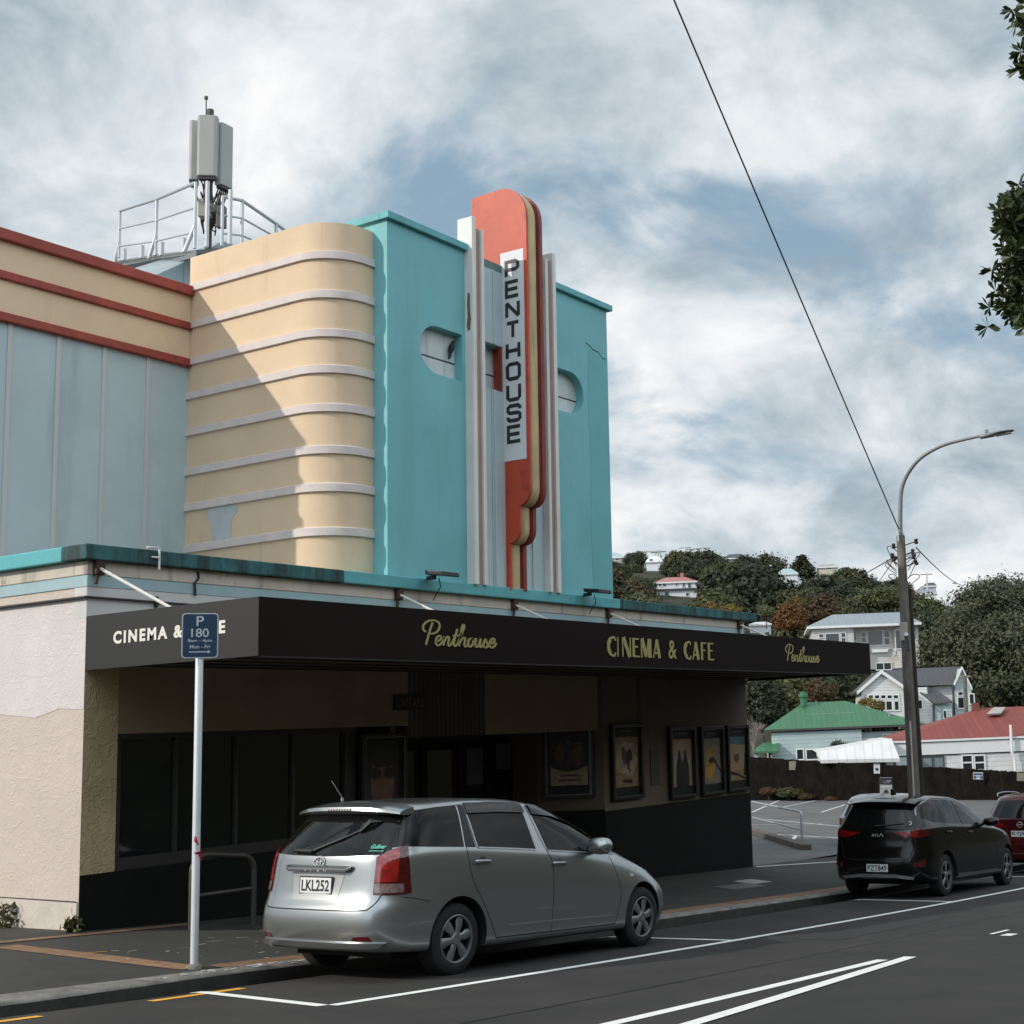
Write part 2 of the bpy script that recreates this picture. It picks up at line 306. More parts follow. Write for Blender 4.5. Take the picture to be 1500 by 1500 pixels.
sheet('footpath', 22.3, 130, [YK + 0.16, 11, 12, 12.9], zfoot, foot_m, 90)
def kerb_y(x): return YK
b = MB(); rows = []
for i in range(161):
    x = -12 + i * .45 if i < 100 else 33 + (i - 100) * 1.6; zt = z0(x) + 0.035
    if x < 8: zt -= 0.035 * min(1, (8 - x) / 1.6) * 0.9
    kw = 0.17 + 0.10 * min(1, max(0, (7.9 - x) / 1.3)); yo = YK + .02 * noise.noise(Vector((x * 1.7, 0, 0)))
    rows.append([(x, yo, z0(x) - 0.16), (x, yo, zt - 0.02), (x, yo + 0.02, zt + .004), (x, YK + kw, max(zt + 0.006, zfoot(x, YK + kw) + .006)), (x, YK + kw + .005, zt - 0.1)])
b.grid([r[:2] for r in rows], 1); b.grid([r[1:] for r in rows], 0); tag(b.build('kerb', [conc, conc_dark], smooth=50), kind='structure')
sheet('gutter', -30, 130, [9.42, 9.6, 9.885], zroad, conc_dark, 110, dz=0.004)
# orange paver bands
def strip(name, pts, wd, fz, m, dz=0.004, n=12, side=0.5):
    b = MB(); P = []
    for i in range(len(pts) - 1):
        a = Vector(pts[i]); c = Vector(pts[i + 1])
        for k in range(n): P.append(a.lerp(c, k / n))
    P.append(Vector(pts[-1])); rows = []
    for i, p in enumerate(P):
        t = (P[min(i + 1, len(P) - 1)] - P[max(i - 1, 0)]).normalized(); nn = Vector((-t.y, t.x)) * wd
        q = p + nn * side; r = p - nn * (1 - side); rows.append([(q.x, q.y, fz(q.x, q.y) + dz), (r.x, r.y, fz(r.x, r.y) + dz)])
    o = b.grid(rows).build(name, m); tag(o, kind='structure'); return o
strip('paver_band', [(8.25, 10.18), (40, 10.18)], 0.22, zfoot, pavers, n=40)
strip('paver_band', [(7.66, 12.30), (8.05, 10.25)], 0.26, zfoot, pavers_d)
strip('paver_band', [(7.55, 12.52), (9.9, 12.62)], 0.13, zfoot, pavers, dz=0.007, n=30)
# painted lines
strip('lane_line', [(7.08, 7.53), (60, 7.53)], 0.10, zroad, wline, n=60)
strip('bay_line', [(7.04, 7.58), (7.30, 9.25)], 0.10, zroad, wline)
strip('bay_line', [(12.65, 7.58), (12.65, 9.3)], 0.09, zroad, wline)
strip('bay_line', [(18.95, 7.58), (19.2, 9.55)], 0.09, zroad, wline)
strip('bay_line', [(25.2, 7.58), (25.3, 9.55)], 0.09, zroad, wline)
strip('centre_line', [(5.2, 5.10), (11.3, 5.20)], 0.11, zroad, wline)
strip('centre_line', [(5.2, 4.46), (11.6, 5.06)], 0.12, zroad, wline, dz=0.007)
strip('centre_line', [(13.95, 4.99), (14.2, 4.99)], 0.12, zroad, wline)
strip('centre_line', [(14.1, 5.2), (14.65, 5.2)], 0.05, zroad, wline)
strip('no_parking_line', [(6.74, 9.03), (7.60, 9.07)], 0.09, zroad, yline, dz=0.003)
strip('no_parking_line', [(4.9, 9.0), (5.87, 9.0)], 0.09, zroad, yline)
strip('road_seam', [(2, 6.05), (12, 6.0), (24, 5.95), (60, 6.0)], .025, zroad, mat('tar_seam', (0.012, 0.011, 0.011), 0.5), dz=.003, n=30)
strip('road_patch', [(13.0, 6.75), (16.4, 6.78)], .55, zroad, mat('new_seal', (0.022, 0.020, 0.0195), 0.8, var=.2, vs=3, bump=.4, bs=150), dz=.003, n=20)
# surveyors' paint and scuffs on the footpath, inspection covers
rnd = random.Random(5)
b = MB()
for k in range(26):
    x = rnd.uniform(7.9, 9.6); y = rnd.uniform(10.3, 11.7); a = rnd.uniform(-.6, .3); l = rnd.uniform(.02, .12); t = rnd.uniform(.004, .014)
    p = [(x, y), (x + l * cos(a), y + l * sin(a)), (x + l * cos(a) - t * sin(a), y + l * sin(a) + t * cos(a)), (x - t * sin(a), y + t * cos(a))]
    b.add([(q[0], q[1], zfoot(*q) + 0.005) for q in p], [(0, 1, 2, 3)])
for k in range(46):
    x = rnd.uniform(7.5, 9.0); y = YK + rnd.uniform(0.02, 0.14); l = rnd.uniform(.02, .09)
    b.add([(x, y, zfoot(x, y) + 0.009), (x + l, y, zfoot(x + l, y) + 0.009), (x + l * .7, y + .018, zfoot(x, y) + 0.009), (x + .01, y + .022, zfoot(x, y) + 0.009)], [(0, 1, 2, 3)])
tag(b.build('paint_mark', mat('mark_paint', (0.55, 0.55, 0.53), 0.8, var=0.3, vs=20)), kind='structure')
b = MB()
for (x, y, l) in ((10.15, 11.85, .22), (10.3, 11.95, .15), (10.05, 11.75, .12), (7.9, 11.5, .2)):
    b.add([(x, y, zfoot(x, y) + .005), (x + l, y - .04, zfoot(x + l, y) + .005), (x + l, y - .015, zfoot(x + l, y) + .005), (x, y + .02, zfoot(x, y) + .005)], [(0, 1, 2, 3)])
tag(b.build('paint_mark', yline), kind='structure')
for (x0_, y0_, x1_, y1_, m_, nm, lb) in ((18.7, 11.1, 19.7, 11.5, mat('cover_iron', (0.13, 0.125, 0.115), 0.6, 0.4, var=0.3, vs=14), 'inspection_cover', 'grey inspection cover with yellow ends set in the footpath outside the cinema corner'), (19.75, 11.35, 20.35, 11.75, mat('cover_pale', (0.35, 0.34, 0.33), 0.7, var=0.2, vs=9), 'inspection_cover', 'pale square inspection cover in the footpath by the carpark entrance')):
    b = MB(); c = [(x0_, y0_), (x1_, y0_), (x1_, y1_), (x0_, y1_)]
    b.prism([(x, y, zfoot(x, y) - 0.01) for x, y in c], (0, 0, 0.016)); tag(b.build(nm, m_, bevel=0.003), lb, 'manhole cover')

# ================================================================== CINEMA
teal = mat('teal_render', (0.165, 0.435, 0.47), 0.62, var=0.10, vs=0.8, bump=0.12, bs=14, streak=((0.16, 0.34, 0.34), 0.45, 2.6, 0.52), patch=((0.14, 0.40, 0.41), 1.3, 0.60, 0.35))
teal_trim = mat('teal_trim', (0.10, 0.36, 0.385), 0.55, var=0.15, vs=3, streak=((0.03, 0.05, 0.05), 0.7, 3.0, 0.60))
teal_old = mat('teal_weathered', (0.028, 0.125, 0.13), 0.75, var=0.35, vs=5, streak=((0.016, 0.022, 0.021), 0.85, 5.0, 0.42), bump=0.3, bs=30)
cream = mat('cream_render', (0.67, 0.505, 0.34), 0.75, var=0.06, vs=1.2, bump=0.15, bs=18, streak=((0.36, 0.26, 0.16), 0.5, 2.2, 0.58))
lilac = mat('lilac_band', (0.63, 0.55, 0.52), 0.7, var=0.08, vs=4, streak=((0.4, 0.33, 0.28), 0.4, 4, 0.6))
redtrim = mat('red_trim', (0.28, 0.042, 0.026), 0.6, var=0.22, vs=4, streak=((0.10, 0.03, 0.025), 0.6, 3, 0.6))
sign_red = mat('sign_red', (0.48, 0.062, 0.026), 0.5, var=0.12, vs=1.5, patch=((0.30, 0.040, 0.025), 2.2, 0.56, 0.7))
sign_dark = mat('sign_red_edge', (0.20, 0.035, 0.026), 0.6, var=0.2, vs=4)
sign_cream = mat('sign_cream', (0.50, 0.385, 0.20), 0.6, var=0.15, vs=2, streak=((0.12, 0.07, 0.035), 0.85, 5, 0.56))
palebl = mat('pale_blue_board', (0.42, 0.515, 0.54), 0.7, var=0.06, vs=1.5, streak=((0.26, 0.31, 0.32), 0.5, 2, 0.55))
pinkj = mat('pink_joint', (0.50, 0.50, 0.485), 0.7)
pinkw = mat('pink_stucco', (0.55, 0.475, 0.415), 0.85, var=0.05, vs=1.2, bump=0.0)
def stucco(m, strength=0.9):
    t = m.node_tree; c = N(t, 'ShaderNodeTexCoord'); v = N(t, 'ShaderNodeTexNoise', i_Scale=5.5, i_Detail=2.0, i_Distortion=1.6); t.links.new(c.outputs['Object'], v.inputs['Vector'])
    r = ramp(t, [(0.40, (0.2, 0.2, 0.2)), (0.49, (0.55, 0.55, 0.55)), (0.51, (1, 1, 1)), (0.57, (0.35, 0.35, 0.35)), (0.75, (0.5, 0.5, 0.5))]); t.links.new(v.outputs['Fac'], r.inputs[0])
    v2 = N(t, 'ShaderNodeTexNoise', i_Scale=60.0, i_Detail=3.0); t.links.new(c.outputs['Object'], v2.inputs['Vector']); ad = N(t, 'ShaderNodeMath', operation='MULTIPLY_ADD', i_1=0.4); t.links.new(v2.outputs['Fac'], ad.inputs[0]); t.links.new(r.outputs[0], ad.inputs[2])
    bp = N(t, 'ShaderNodeBump', i_Strength=strength, i_Distance=0.012); t.links.new(ad.outputs[0], bp.inputs['Height']); t.links.new(bp.outputs[0], t.nodes['Principled BSDF'].inputs['Normal'])
stucco(pinkw, 0.4)
whitew = mat('primed_white_stucco', (0.62, 0.565, 0.545), 0.8, var=0.05, vs=2); stucco(whitew, 0.35)
tanw = mat('tan_stucco', (0.46, 0.355, 0.20), 0.85, var=0.12, vs=2, streak=((0.09, 0.07, 0.04), 0.5, 2, 0.55)); stucco(tanw, 0.7)
brownw = mat('brown_wall', (0.28, 0.205, 0.125), 0.8, var=0.15, vs=1.5, bump=0.1)
bandw = mat('weathered_cream_band', (0.54, 0.49, 0.42), 0.8, var=0.15, vs=1.5, streak=((0.12, 0.085, 0.055), 0.8, 4.0, 0.56), patch=((0.16, 0.13, 0.10), 2.0, 0.63, 0.6))
bluest = mat('pale_blue_stripe', (0.33, 0.46, 0.49), 0.7, var=0.08, vs=3, streak=((0.22, 0.29, 0.3), 0.5, 5, 0.58))
greyw = mat('grey_white_band', (0.57, 0.56, 0.55), 0.8, var=0.08, vs=2, streak=((0.2, 0.17, 0.14), 0.5, 4, 0.62))
tile_b = mat('black_dado', (0.006, 0.006, 0.0055), 0.6, spec=0.18, var=0.3, vs=4)
fascia = mat('fascia_black', (0.0135, 0.0095, 0.0080), 0.65, spec=0.08, var=0.15, vs=0.6)
fascia_l = mat('fascia_charcoal', (0.0135, 0.0125, 0.0115), 0.5, var=0.1, vs=1.0)
soffit = mat('soffit', (0.12, 0.095, 0.07), 0.8, var=0.3, vs=1.2)
gold = mat('gold_letters', (0.34, 0.30, 0.11), 0.5)
whitel = mat('white_letters', (0.72, 0.69, 0.62), 0.6)
rust = mat('rusty_iron', (0.06, 0.03, 0.02), 0.85, var=0.5, vs=18)
rod_m = mat('flaking_white_rod', (0.60, 0.58, 0.54), 0.7, patch=((0.05, 0.035, 0.025), 9.0, 0.60, 0.95))
CY0 = 12.8                                    # street face
cin = thing('cinema', 'art deco cinema with teal tower, cream rounded wing, red fin and black street canopy', 'building', (8.71, 12.8, -1.79))
IM = Matrix.Translation((-8.71, -12.8, 1.79))
def part(mb, name, m, parent=None, lab=None, **kw):
    o = mb.build(name, m, parent=parent or cin, **kw)
    if (parent or cin) is cin: o.matrix_parent_inverse = IM
    if lab: o['label'] = lab
    return o
X0, X1 = 8.71, 22.24
# side wall, primed patch above a ragged edge
b = MB(); b.box((X0, CY0 - .002, -3.0), (X0 + .003, 32, 1.679)); b.box((X0 + .003, CY0 + .21, -3.0), (X0 + .22, 32, 1.675)); side = part(b, 'side_wall', pinkw, lab='pale pink stuccoed side wall')
b = MB(); rag = [(CY0 - .002, 0.42), (13.2, 0.44), (13.6, 0.36), (14.2, 0.42), (14.8, 0.40), (15.6, 0.46), (17, .44), (32, .44)]
b.prism([(X0 - .004, y, z) for y, z in rag] + [(X0 - .004, 32, 1.57), (X0 - .004, CY0 - .002, 1.57)], (.003, 0, 0)); part(b, 'primed_patch', whitew)
b = MB(); b.prism([(X0 - .014, 12.81, -2.4), (X0 - .014, 12.81, -1.50), (X0 - .014, 15, -1.47), (X0 - .014, 20, -1.40), (X0 - .014, 32, -1.3), (X0 - .014, 32, -2.4)], (.013, 0, 0)); part(b, 'plinth', mat('pale_plinth', (0.55, 0.49, 0.43), 0.85, var=.12, vs=5, bump=.3, bs=30, patch=((0.24, 0.2, 0.16), 5, 0.62, .7)))
b = MB(); b.prism([(X0 - .016, 12.81, -1.502), (X0 - .016, 15, -1.472), (X0 - .016, 15, -1.464), (X0 - .016, 12.81, -1.490)], (.003, 0, 0)); part(b, 'crack', black_p)
b = MB()
b.box((X0 + .004, CY0, -1.24), (9.1, CY0 + .2, 1.35)); part(b, 'corner_pier', tanw, lab='tan stuccoed pier at the corner')
b = MB(); b.box((9.1, CY0 + .003, 0.16), (13.32, CY0 + .2, 1.35)); part(b, 'shopfront_wall', brownw)
b = MB(); b.box((X0 + .004, CY0 - .012, -3.1), (12.42, CY0 + .2, -1.24)); b.box((12.42, CY0 - .012, -3.1), (13.3, CY0 + .2, -1.4)); part(b, 'dado', tile_b)
# shop windows: four panes between thin frames
fr_m = mat('shopfront_frame', (0.03, 0.026, 0.024), 0.5)
wn_ = MB(); wn_.box((9.1, CY0 + .02, -1.24), (9.16, CY0 + .12, .16)); wn_.box((12.24, CY0 + .02, -1.24), (12.42, CY0 + .12, .16)); wn_.box((9.16, CY0 + .02, .10), (12.24, CY0 + .12, .16)); wn_.box((9.16, CY0 + .02, -1.24), (12.24, CY0 + .12, -1.12))
for x in (9.84, 10.63, 11.45): wn_.box((x - .02, CY0 + .03, -1.12), (x + .02, CY0 + .11, .10))
part(wn_, 'shopfront_frame', fr_m)
xs = [9.16, 9.84, 10.63, 11.45, 12.24]
for k in range(4):
    b = MB(); b.box((xs[k] + (.02 if k else 0), CY0 + .07, -1.12), (xs[k + 1] - (.02 if k < 3 else 0), CY0 + .085, .10)); part(b, 'window_pane', glass_d)
b = MB(); b.box((9.1, CY0 + 1.6, -2.2), (13.2, CY0 + 1.65, 1.3)); b.box((9.1, CY0 + .2, -2.3), (13.2, CY0 + 1.6, -1.9)); part(b, 'dim_interior', mat('dim_interior', (0.02, 0.017, 0.015), 0.9, var=0.5, vs=1.5))
# entrance recess with corrugated valance above
ENX0, ENX1, ENY = 13.3, 17.2, 14.3
b = MB(); b.box((13.2, CY0 + .2, -3.0), (13.3, ENY, 1.3)); part(b, 'entrance_wall', brownw)
b = MB(); b.box((13.32, CY0 + .01, 0.0), (14.85, CY0 + .1, 1.30)); part(b, 'corrugated_valance', stripes_mat('corrugated_brown', (0.095, 0.068, 0.062), (0.045, 0.034, 0.031), 'X', 0.085, 0.3))
b = MB(); b.box((14.85, CY0 + .03, 0.0), (17.55, CY0 + .1, 1.30)); part(b, 'entrance_header', brownw)
b = MB(); b.box((13.3, ENY, -3.0), (17.4, ENY + .1, 1.3)); part(b, 'entrance_back', mat('dark_entry', (0.012, 0.010, 0.009), 0.7))
door_m = mat('maroon_door', (0.022, 0.008, 0.007), 0.5, spec=0.2)
for x in (14.3, 15.1, 15.9, 16.6):
    b = MB(); b.box((x, ENY - .06, -2.5), (x + .72, ENY - .002, -0.1)); d = part(b, 'door', door_m, bevel=.006)
    g = MB(); g.box((x + .1, ENY - .068, -1.5), (x + .62, ENY - .062, -.2)); part(g, 'door_glass', glass_d, d)
    hh = MB(); hh.tube([(x + .66, ENY - .1, -1.5), (x + .66, ENY - .1, -1.1)], .012); part(hh, 'handle', chrome, d)
for q_ in (((16.05, ENY - .074, -.75), (16.42, ENY - .07, -.2)), ((16.74, ENY - .074, -.55), (17.1, ENY - .07, -.15))): b = MB(); b.box(*q_); part(b, 'notice', mat('pale_notice', (0.10, 0.10, 0.115), 0.7))
b = MB()                                       # splayed wall then the poster wall
sp = [(17.64, CY0 + .004), (17.14, 13.74), (17.14, ENY), (17.4, ENY), (17.8, 13.2), (17.8, CY0 + .2)]
b.prism([(x, y, -1.24) for x, y in sp], (0, 0, 2.54)); b.box((17.64, CY0 + .004, -1.27), (X1, CY0 + .2, 1.35)); part(b, 'poster_wall', mat('taupe_wall', (0.15, 0.115, 0.082), 0.8, var=0.1, vs=1.2, patch=((0.12, 0.095, 0.07), 0.9, 0.58, 0.5)))
b = MB(); b.prism([(x - .012, y - .012, -3.1) for x, y in sp], (0, 0, 1.86)); b.box((17.64, CY0 - .01, -3.2), (X1 + .01, CY0 + .2, -1.27)); part(b, 'dado', tile_b)
b = MB(); b.box((X1 - .2, CY0 + .2, -3.2), (X1 + .002, 30, 1.9)); part(b, 'end_wall', mat('end_wall', (0.3, 0.27, 0.23), 0.8, var=0.1))
b = MB(); b.box((18.95, CY0 - .012, -.95), (19.2, CY0 + .002, -.35)); b.box((18.62, CY0 - .004, -.02), (18.7, CY0 + .002, .9)); b.box((18.7, CY0 - .004, .82), (21.9, CY0 + .002, .9)); part(b, 'wall_trim', mat('trim_dark', (0.075, 0.065, 0.055), 0.7))
# parapet bands and cornice
BT = 1.95
b = MB(); b.box((X0 - .02, CY0 - .02, 1.80), (X1, CY0 + .2, BT)); b.box((X0 - .02, CY0 + .2, 1.80), (X0 + .2, 32, BT)); part(b, 'parapet_band', bandw, bevel=.01)
b = MB(); b.box((X0 - .012, CY0 - .012, 1.68), (X1, CY0 + .2, 1.797)); b.box((X0 - .012, CY0 + .2, 1.68), (X0 + .2, 32, 1.797)); part(b, 'blue_stripe', bluest)
b = MB(); b.box((X0 - .006, CY0 - .006, 1.35), (X1, CY0 + .2, 1.678)); part(b, 'parapet_band', greyw)
for xa, xb in ((X0 - .10, 12.1), (18.05, X1 + .38)): b = MB(); b.box((xa, CY0 - .11, BT + .002), (xb, CY0 + .3, 2.11)); part(b, 'cornice', teal_old, bevel=.012)
b = MB(); b.box((12.1, CY0 - .11, BT + .002), (18.05, CY0 + .3, 2.11)); part(b, 'cornice', teal_trim, bevel=.012)
b = MB(); b.box((X0 - .10, CY0 + .3, BT + .002), (X0 + .3, 32, 2.11)); part(b, 'cornice', mat('teal_bright', (0.10, 0.40, 0.43), 0.6, var=0.1, vs=3, patch=((0.45, 0.42, 0.33), 6, 0.68, 0.8)), bevel=.012)
b = MB(); b.box((X0 + .2, CY0 + .2, 1.85), (X1, 32, 1.98)); part(b, 'low_roof', mat('grey_roof_membrane', (0.25, 0.26, 0.26), 0.8, var=0.1))
cable_m = mat('dark_cable', (0.03, 0.028, 0.026), 0.7)
b = MB(); b.tube([(X0 - .03, 32, 1.575), (X0 - .03, CY0 - .03, 1.565)], .016); b.tube([(X0 - .03, CY0 - .03, 1.565), (13, CY0 - .03, 1.53)], .014)
for x in (9.5, 10.6): b.box((x - .012, CY0 - .05, 1.5), (x + .012, CY0, 1.62))
b.tube([(10.02, CY0 - .03, 1.93), (10.03, CY0 - .03, 1.86), (9.98, CY0 - .03, 1.80), (9.99, CY0 - .03, 1.66)], .014)
part(b, 'conduit', cable_m)
b = MB(); b.tube([(9.30, CY0 - .13, 2.13), (9.45, CY0 - .13, 2.14), (9.45, CY0 - .13, 1.90)], .012); b.tube([(9.36, CY0 - .13, 2.03), (9.45, CY0 - .13, 2.03)], .01); part(b, 'cable_bracket', white_pt)
for x in (8.8, 13.1, 15.45, 17.8, 22.0):
    b = MB(); b.tube([(x, CY0 - .04, 1.88), (x, 11.55, 1.345)], .017, 8); r_ = part(b, 'tie_rod', rod_m, smooth=40)
    b = MB(); b.box((x - .05, CY0 - .09, 1.80), (x + .05, CY0, 1.97)); b.tube([(x, CY0 - .06, 1.9), (x - .04, CY0 - .06, 1.70)], .02); part(b, 'anchor', rust, r_, bevel=.01)
# canopy
KX0, KX1, KY = 8.713, 22.36, 10.24
b = MB(); b.box((KX0 + .03, KY + .03, 0.86), (KX1 - .03, CY0 + .01, 1.33)); can = part(b, 'canopy', soffit)
b = MB()
for k in range(5): b.box((KX0 + .05, KY + .35 + .48 * k, .845), (KX1 - .05, KY + .39 + .48 * k, .858))
part(b, 'soffit_batten', mat('soffit_batten', (0.035, 0.026, 0.020), 0.8), can)
b = MB(); b.box((KX0, KY, 0.815), (KX1, KY + .028, 1.37)); part(b, 'canopy_fascia', fascia, can)
b = MB(); b.box((KX0 - .004, KY + .004, 0.815), (KX0 + .028, CY0 - .013, 1.37)); fl = part(b, 'canopy_fascia', fascia_l, can, lab='charcoal end fascia of the canopy')
b = MB(); b.box((KX1 - .028, KY + .03, 0.815), (KX1 + .003, CY0 - .01, 1.37)); part(b, 'canopy_fascia', fascia, can)
b = MB(); b.box((KX0 + .02, KY - .004, .80), (KX1, KY + .05, .815)); part(b, 'canopy_edge', black_p, can)
ltx = MB(); a0 = onX(167, 945, KX0); a1 = onX(331, 925, KX0)
text(ltx, 'CINEMA & CAFE', (KX0 - .006, a0.y, a0.z + .01), (0, -1, 0), (0, 0, 1), a0.y - a1.y, 0.128, bold=0.04, sp=1.3)
part(ltx, 'lettering', whitel, can)
SCRIPT = [  # hand lettered word, one list of strokes per letter, baseline 0, x-height .42
    [(0.20, 0.0), (0.27, .35), (0.36, .75), (0.44, 1.02)], [(0.16, .58), (0.02, .66), (0.0, .86), (0.16, 1.04), (0.44, 1.12), (0.72, 1.04), (0.80, .84), (0.70, .62), (0.50, .52), (0.34, .52)],
    [(0.66, .17), (0.82, .22), (0.92, .33), (0.88, .43), (0.78, .42), (0.68, .26), (0.68, .10), (0.78, .0), (0.92, .06), (1.04, .22)],
    [(1.04, .22), (1.10, .40), (1.06, .0)], [(1.08, .16), (1.20, .38), (1.30, .40), (1.32, .28), (1.29, .08), (1.36, .0), (1.46, .10), (1.54, .26)],
    [(1.54, .26), (1.66, .58), (1.70, .80)], [(1.68, .70), (1.60, .30), (1.58, .08), (1.66, .0), (1.78, .12)], [(1.48, .47), (1.86, .50)],
    [(1.78, .12), (1.96, .62), (2.05, .92), (1.98, 1.0), (1.92, .80), (1.88, .30), (1.85, .0)], [(1.87, .16), (2.00, .36), (2.12, .40), (2.15, .28), (2.12, .08), (2.20, .0), (2.32, .10)],
    [(2.50, .40), (2.36, .34), (2.32, .14), (2.40, .0), (2.53, .06), (2.58, .26), (2.50, .40), (2.58, .34), (2.70, .36)],
    [(2.72, .41), (2.70, .14), (2.76, .0), (2.88, .08), (2.97, .40)], [(2.97, .40), (2.94, .10), (3.0, .0), (3.10, .10), (3.24, .40)],
    [(3.24, .40), (3.26, .30), (3.36, .16), (3.34, .02), (3.22, .0), (3.16, .08)], [(3.34, .02), (3.46, .12)],
    [(3.46, .16), (3.62, .22), (3.72, .33), (3.68, .43), (3.58, .42), (3.48, .26), (3.48, .10), (3.58, .0), (3.72, .06), (3.84, .22)]]
for (p0, p1, hh) in (((617, 950), (727, 949), .27), ((1150, 970), (1200, 971), .27)):
    q0 = onY(p0[0], p0[1], KY); q1 = onY(p1[0], p1[1], KY); m_ = MB(); wd = q1.x - q0.x
    zb = 0.985
    for i, st in enumerate(SCRIPT): stroke(m_, catmull([(x + y * .10, y) for x, y in st], 5), .024, (q0.x, KY - .006, zb), (1, 0, 0), (0, 0, 1), wd / 3.9, hh / 1.12, th=.003 + i * .0005, cal=.3)
    part(m_, 'lettering', gold, can)
q0 = onY(889, 962, KY); q1 = onY(1047, 966, KY); m_ = MB(); zb = .945
def deco(m_, ch, x, wd, h, o):                 # condensed two-weight capitals
    T, t = .34, .13; kk = [0]
    def S(pts, w): kk[0] += 1; stroke(m_, pts, w * 1.0, o, (1, 0, 0), (0, 0, 1), 1, 1, th=.003 + kk[0] * .0006)
    W = wd * T; n_ = wd * t
    def V(xx, w, a=0, c=1): S([(x + xx + w / 2, a * h), (x + xx + w / 2, c * h)], w)
    def Hz(z, xa, xb, w=None): S([(x + xa, z), (x + xb, z)], w or n_)
    if ch == 'C':
        S(catmull([(x + wd, .80 * h), (x + wd * .86, .96 * h), (x + wd * .62, h - n_ / 2), (x + wd * .34, .86 * h), (x + wd * .2, .5 * h), (x + wd * .34, .14 * h), (x + wd * .62, n_ / 2), (x + wd * .86, .04 * h), (x + wd, .2 * h)], 5), n_ * 1.2); S(catmull([(x + wd * .42, .88 * h), (x + W / 2 + .004, .68 * h), (x + W / 2, .5 * h), (x + W / 2 + .004, .32 * h), (x + wd * .42, .12 * h)], 5), W)
    elif ch == 'I': V(0, W)
    elif ch == 'N': V(0, n_); V(wd - n_, n_); S([(x + W * .5, h), (x + wd - W * .5, 0)], W)
    elif ch in 'EF':
        V(0, W); Hz(h - n_ / 2, 0, wd * .95); Hz(h * .55, 0, wd * .8)
        if ch == 'E': Hz(n_ / 2, 0, wd)
    elif ch == 'M': V(0, n_); V(wd - W, W); S([(x + n_, h), (x + wd * .48, .05 * h)], W * .8); S([(x + wd - W * .7, h), (x + wd * .48, .05 * h)], n_)
    elif ch == 'A': S([(x + n_ * .5, 0), (x + wd * .47, h)], n_); S([(x + wd - W * .55, 0), (x + wd * .47, h * .98)], W); Hz(.26 * h, wd * .12, wd * .8)
o = Vector((0, KY - .006, zb)); tw = q1.x - q0.x; hh = .255; cw = {'C': .9, 'I': .36, 'N': .95, 'E': .78, 'M': 1.2, 'A': .95, 'F': .74}
words = 'CINEMA & CAFE'; tot = sum(cw.get(c, 1.0 if c == '&' else .55) + .17 for c in words); u = tw / tot; x = q0.x
for c in words:
    wd = cw.get(c, 1.0 if c == '&' else .55) * u
    if c == '&': text(m_, '&', (x, KY - .006, zb), (1, 0, 0), (0, 0, 1), wd, hh, bold=.01)
    elif c != ' ': deco(m_, c, x, wd, hh, o)
    x += wd + .17 * u
part(m_, 'lettering', gold, can)
b = MB(); b.box((13.04, CY0 - .03, .36), (13.62, CY0 - .006, .56)); sg = part(b, 'cafe_sign', mat('dim_sign', (0.016, 0.014, 0.013), 0.5), lab="small dark sign reading L'AFFARE")
b = MB(); text(b, "L'AFFARE", (13.08, CY0 - .032, .40), (1, 0, 0), (0, 0, 1), .5, .12, bold=.01); part(b, 'lettering', mat('dim_letters', (0.16, 0.13, 0.10), 0.6), sg)

# tower with two slot windows
TX0, TX1, TZ = 12.95, 18.0, 6.99
b = MB(); b.box((TX0, CY0, 1.98), (TX1, 14.6, TZ)); tower = b.build('tower', teal)
def slot(xa, xb, r, rl, rr_, y1):
    pts = []
    zc = 5.375; 
    def arc(cx_, a0, a1):
        return [(cx_ + r * cos(a0 + (a1 - a0) * k / 16), zc + r * sin(a0 + (a1 - a0) * k / 16)) for k in range(17)]
    pts += arc(xa + r, pi / 2, 3 * pi / 2) if rl else [(xa, zc + r), (xa, zc - r)]
    pts += arc(xb - r, -pi / 2, pi / 2) if rr_ else [(xb, zc - r), (xb, zc + r)]
    return pts
cut = []; RS = .345
for (xa, xb, l, r) in ((13.57, 14.43, 1, 0), (16.51, 17.31, 0, 1), (14.80, 16.14, 0, 0)):
    m_ = MB(); m_.prism([(x, CY0 - .2, z) for x, z in slot(xa, xb, RS, l, r, 0)], (0, .42, 0)); cut.append(m_.build('c', teal))
boolean_cut(tower, cut); tower.parent = cin; tower.matrix_parent_inverse = IM
tower.data.polygons.foreach_set('use_smooth', [True] * len(tower.data.polygons)); tower.data.set_sharp_from_angle(angle=radians(30))
boards = mat('slot_board', (0.55, 0.60, 0.60), 0.6, var=0.08, vs=3, streak=((0.25, 0.27, 0.27), 0.6, 4, 0.5))
for (xa, xb) in ((13.45, 14.47), (16.47, 17.45), (14.8, 16.14)):
    b = MB(); b.box((xa, CY0 + .15, 4.98), (xb, CY0 + .19, 5.30)); b.box((xa, CY0 + .15, 5.315), (xb, CY0 + .19, 5.78)); o_ = part(b, 'boarded_window', boards)
    b = MB(); b.box((xa, CY0 + .145, 5.298), (xb, CY0 + .19, 5.317)); part(b, 'glazing_bar', black_p, o_)
b = MB()
for (xa, xb) in ((TX0 - .05, 14.49), (16.45, TX1 + .09)): b.box((xa, CY0 - .07, TZ), (xb, CY0 + .1, 7.09))
b.box((TX0 - .05, CY0 + .1, TZ), (TX0 + .12, 14.65, 7.09)); b.box((TX0 + .12, 14.5, TZ), (TX1 + .09, 14.65, 7.09)); b.box((TX1 - .08, CY0 + .1, TZ), (TX1 + .09, 14.5, 7.09))
part(b, 'tower_cap', teal_trim, bevel=.008)
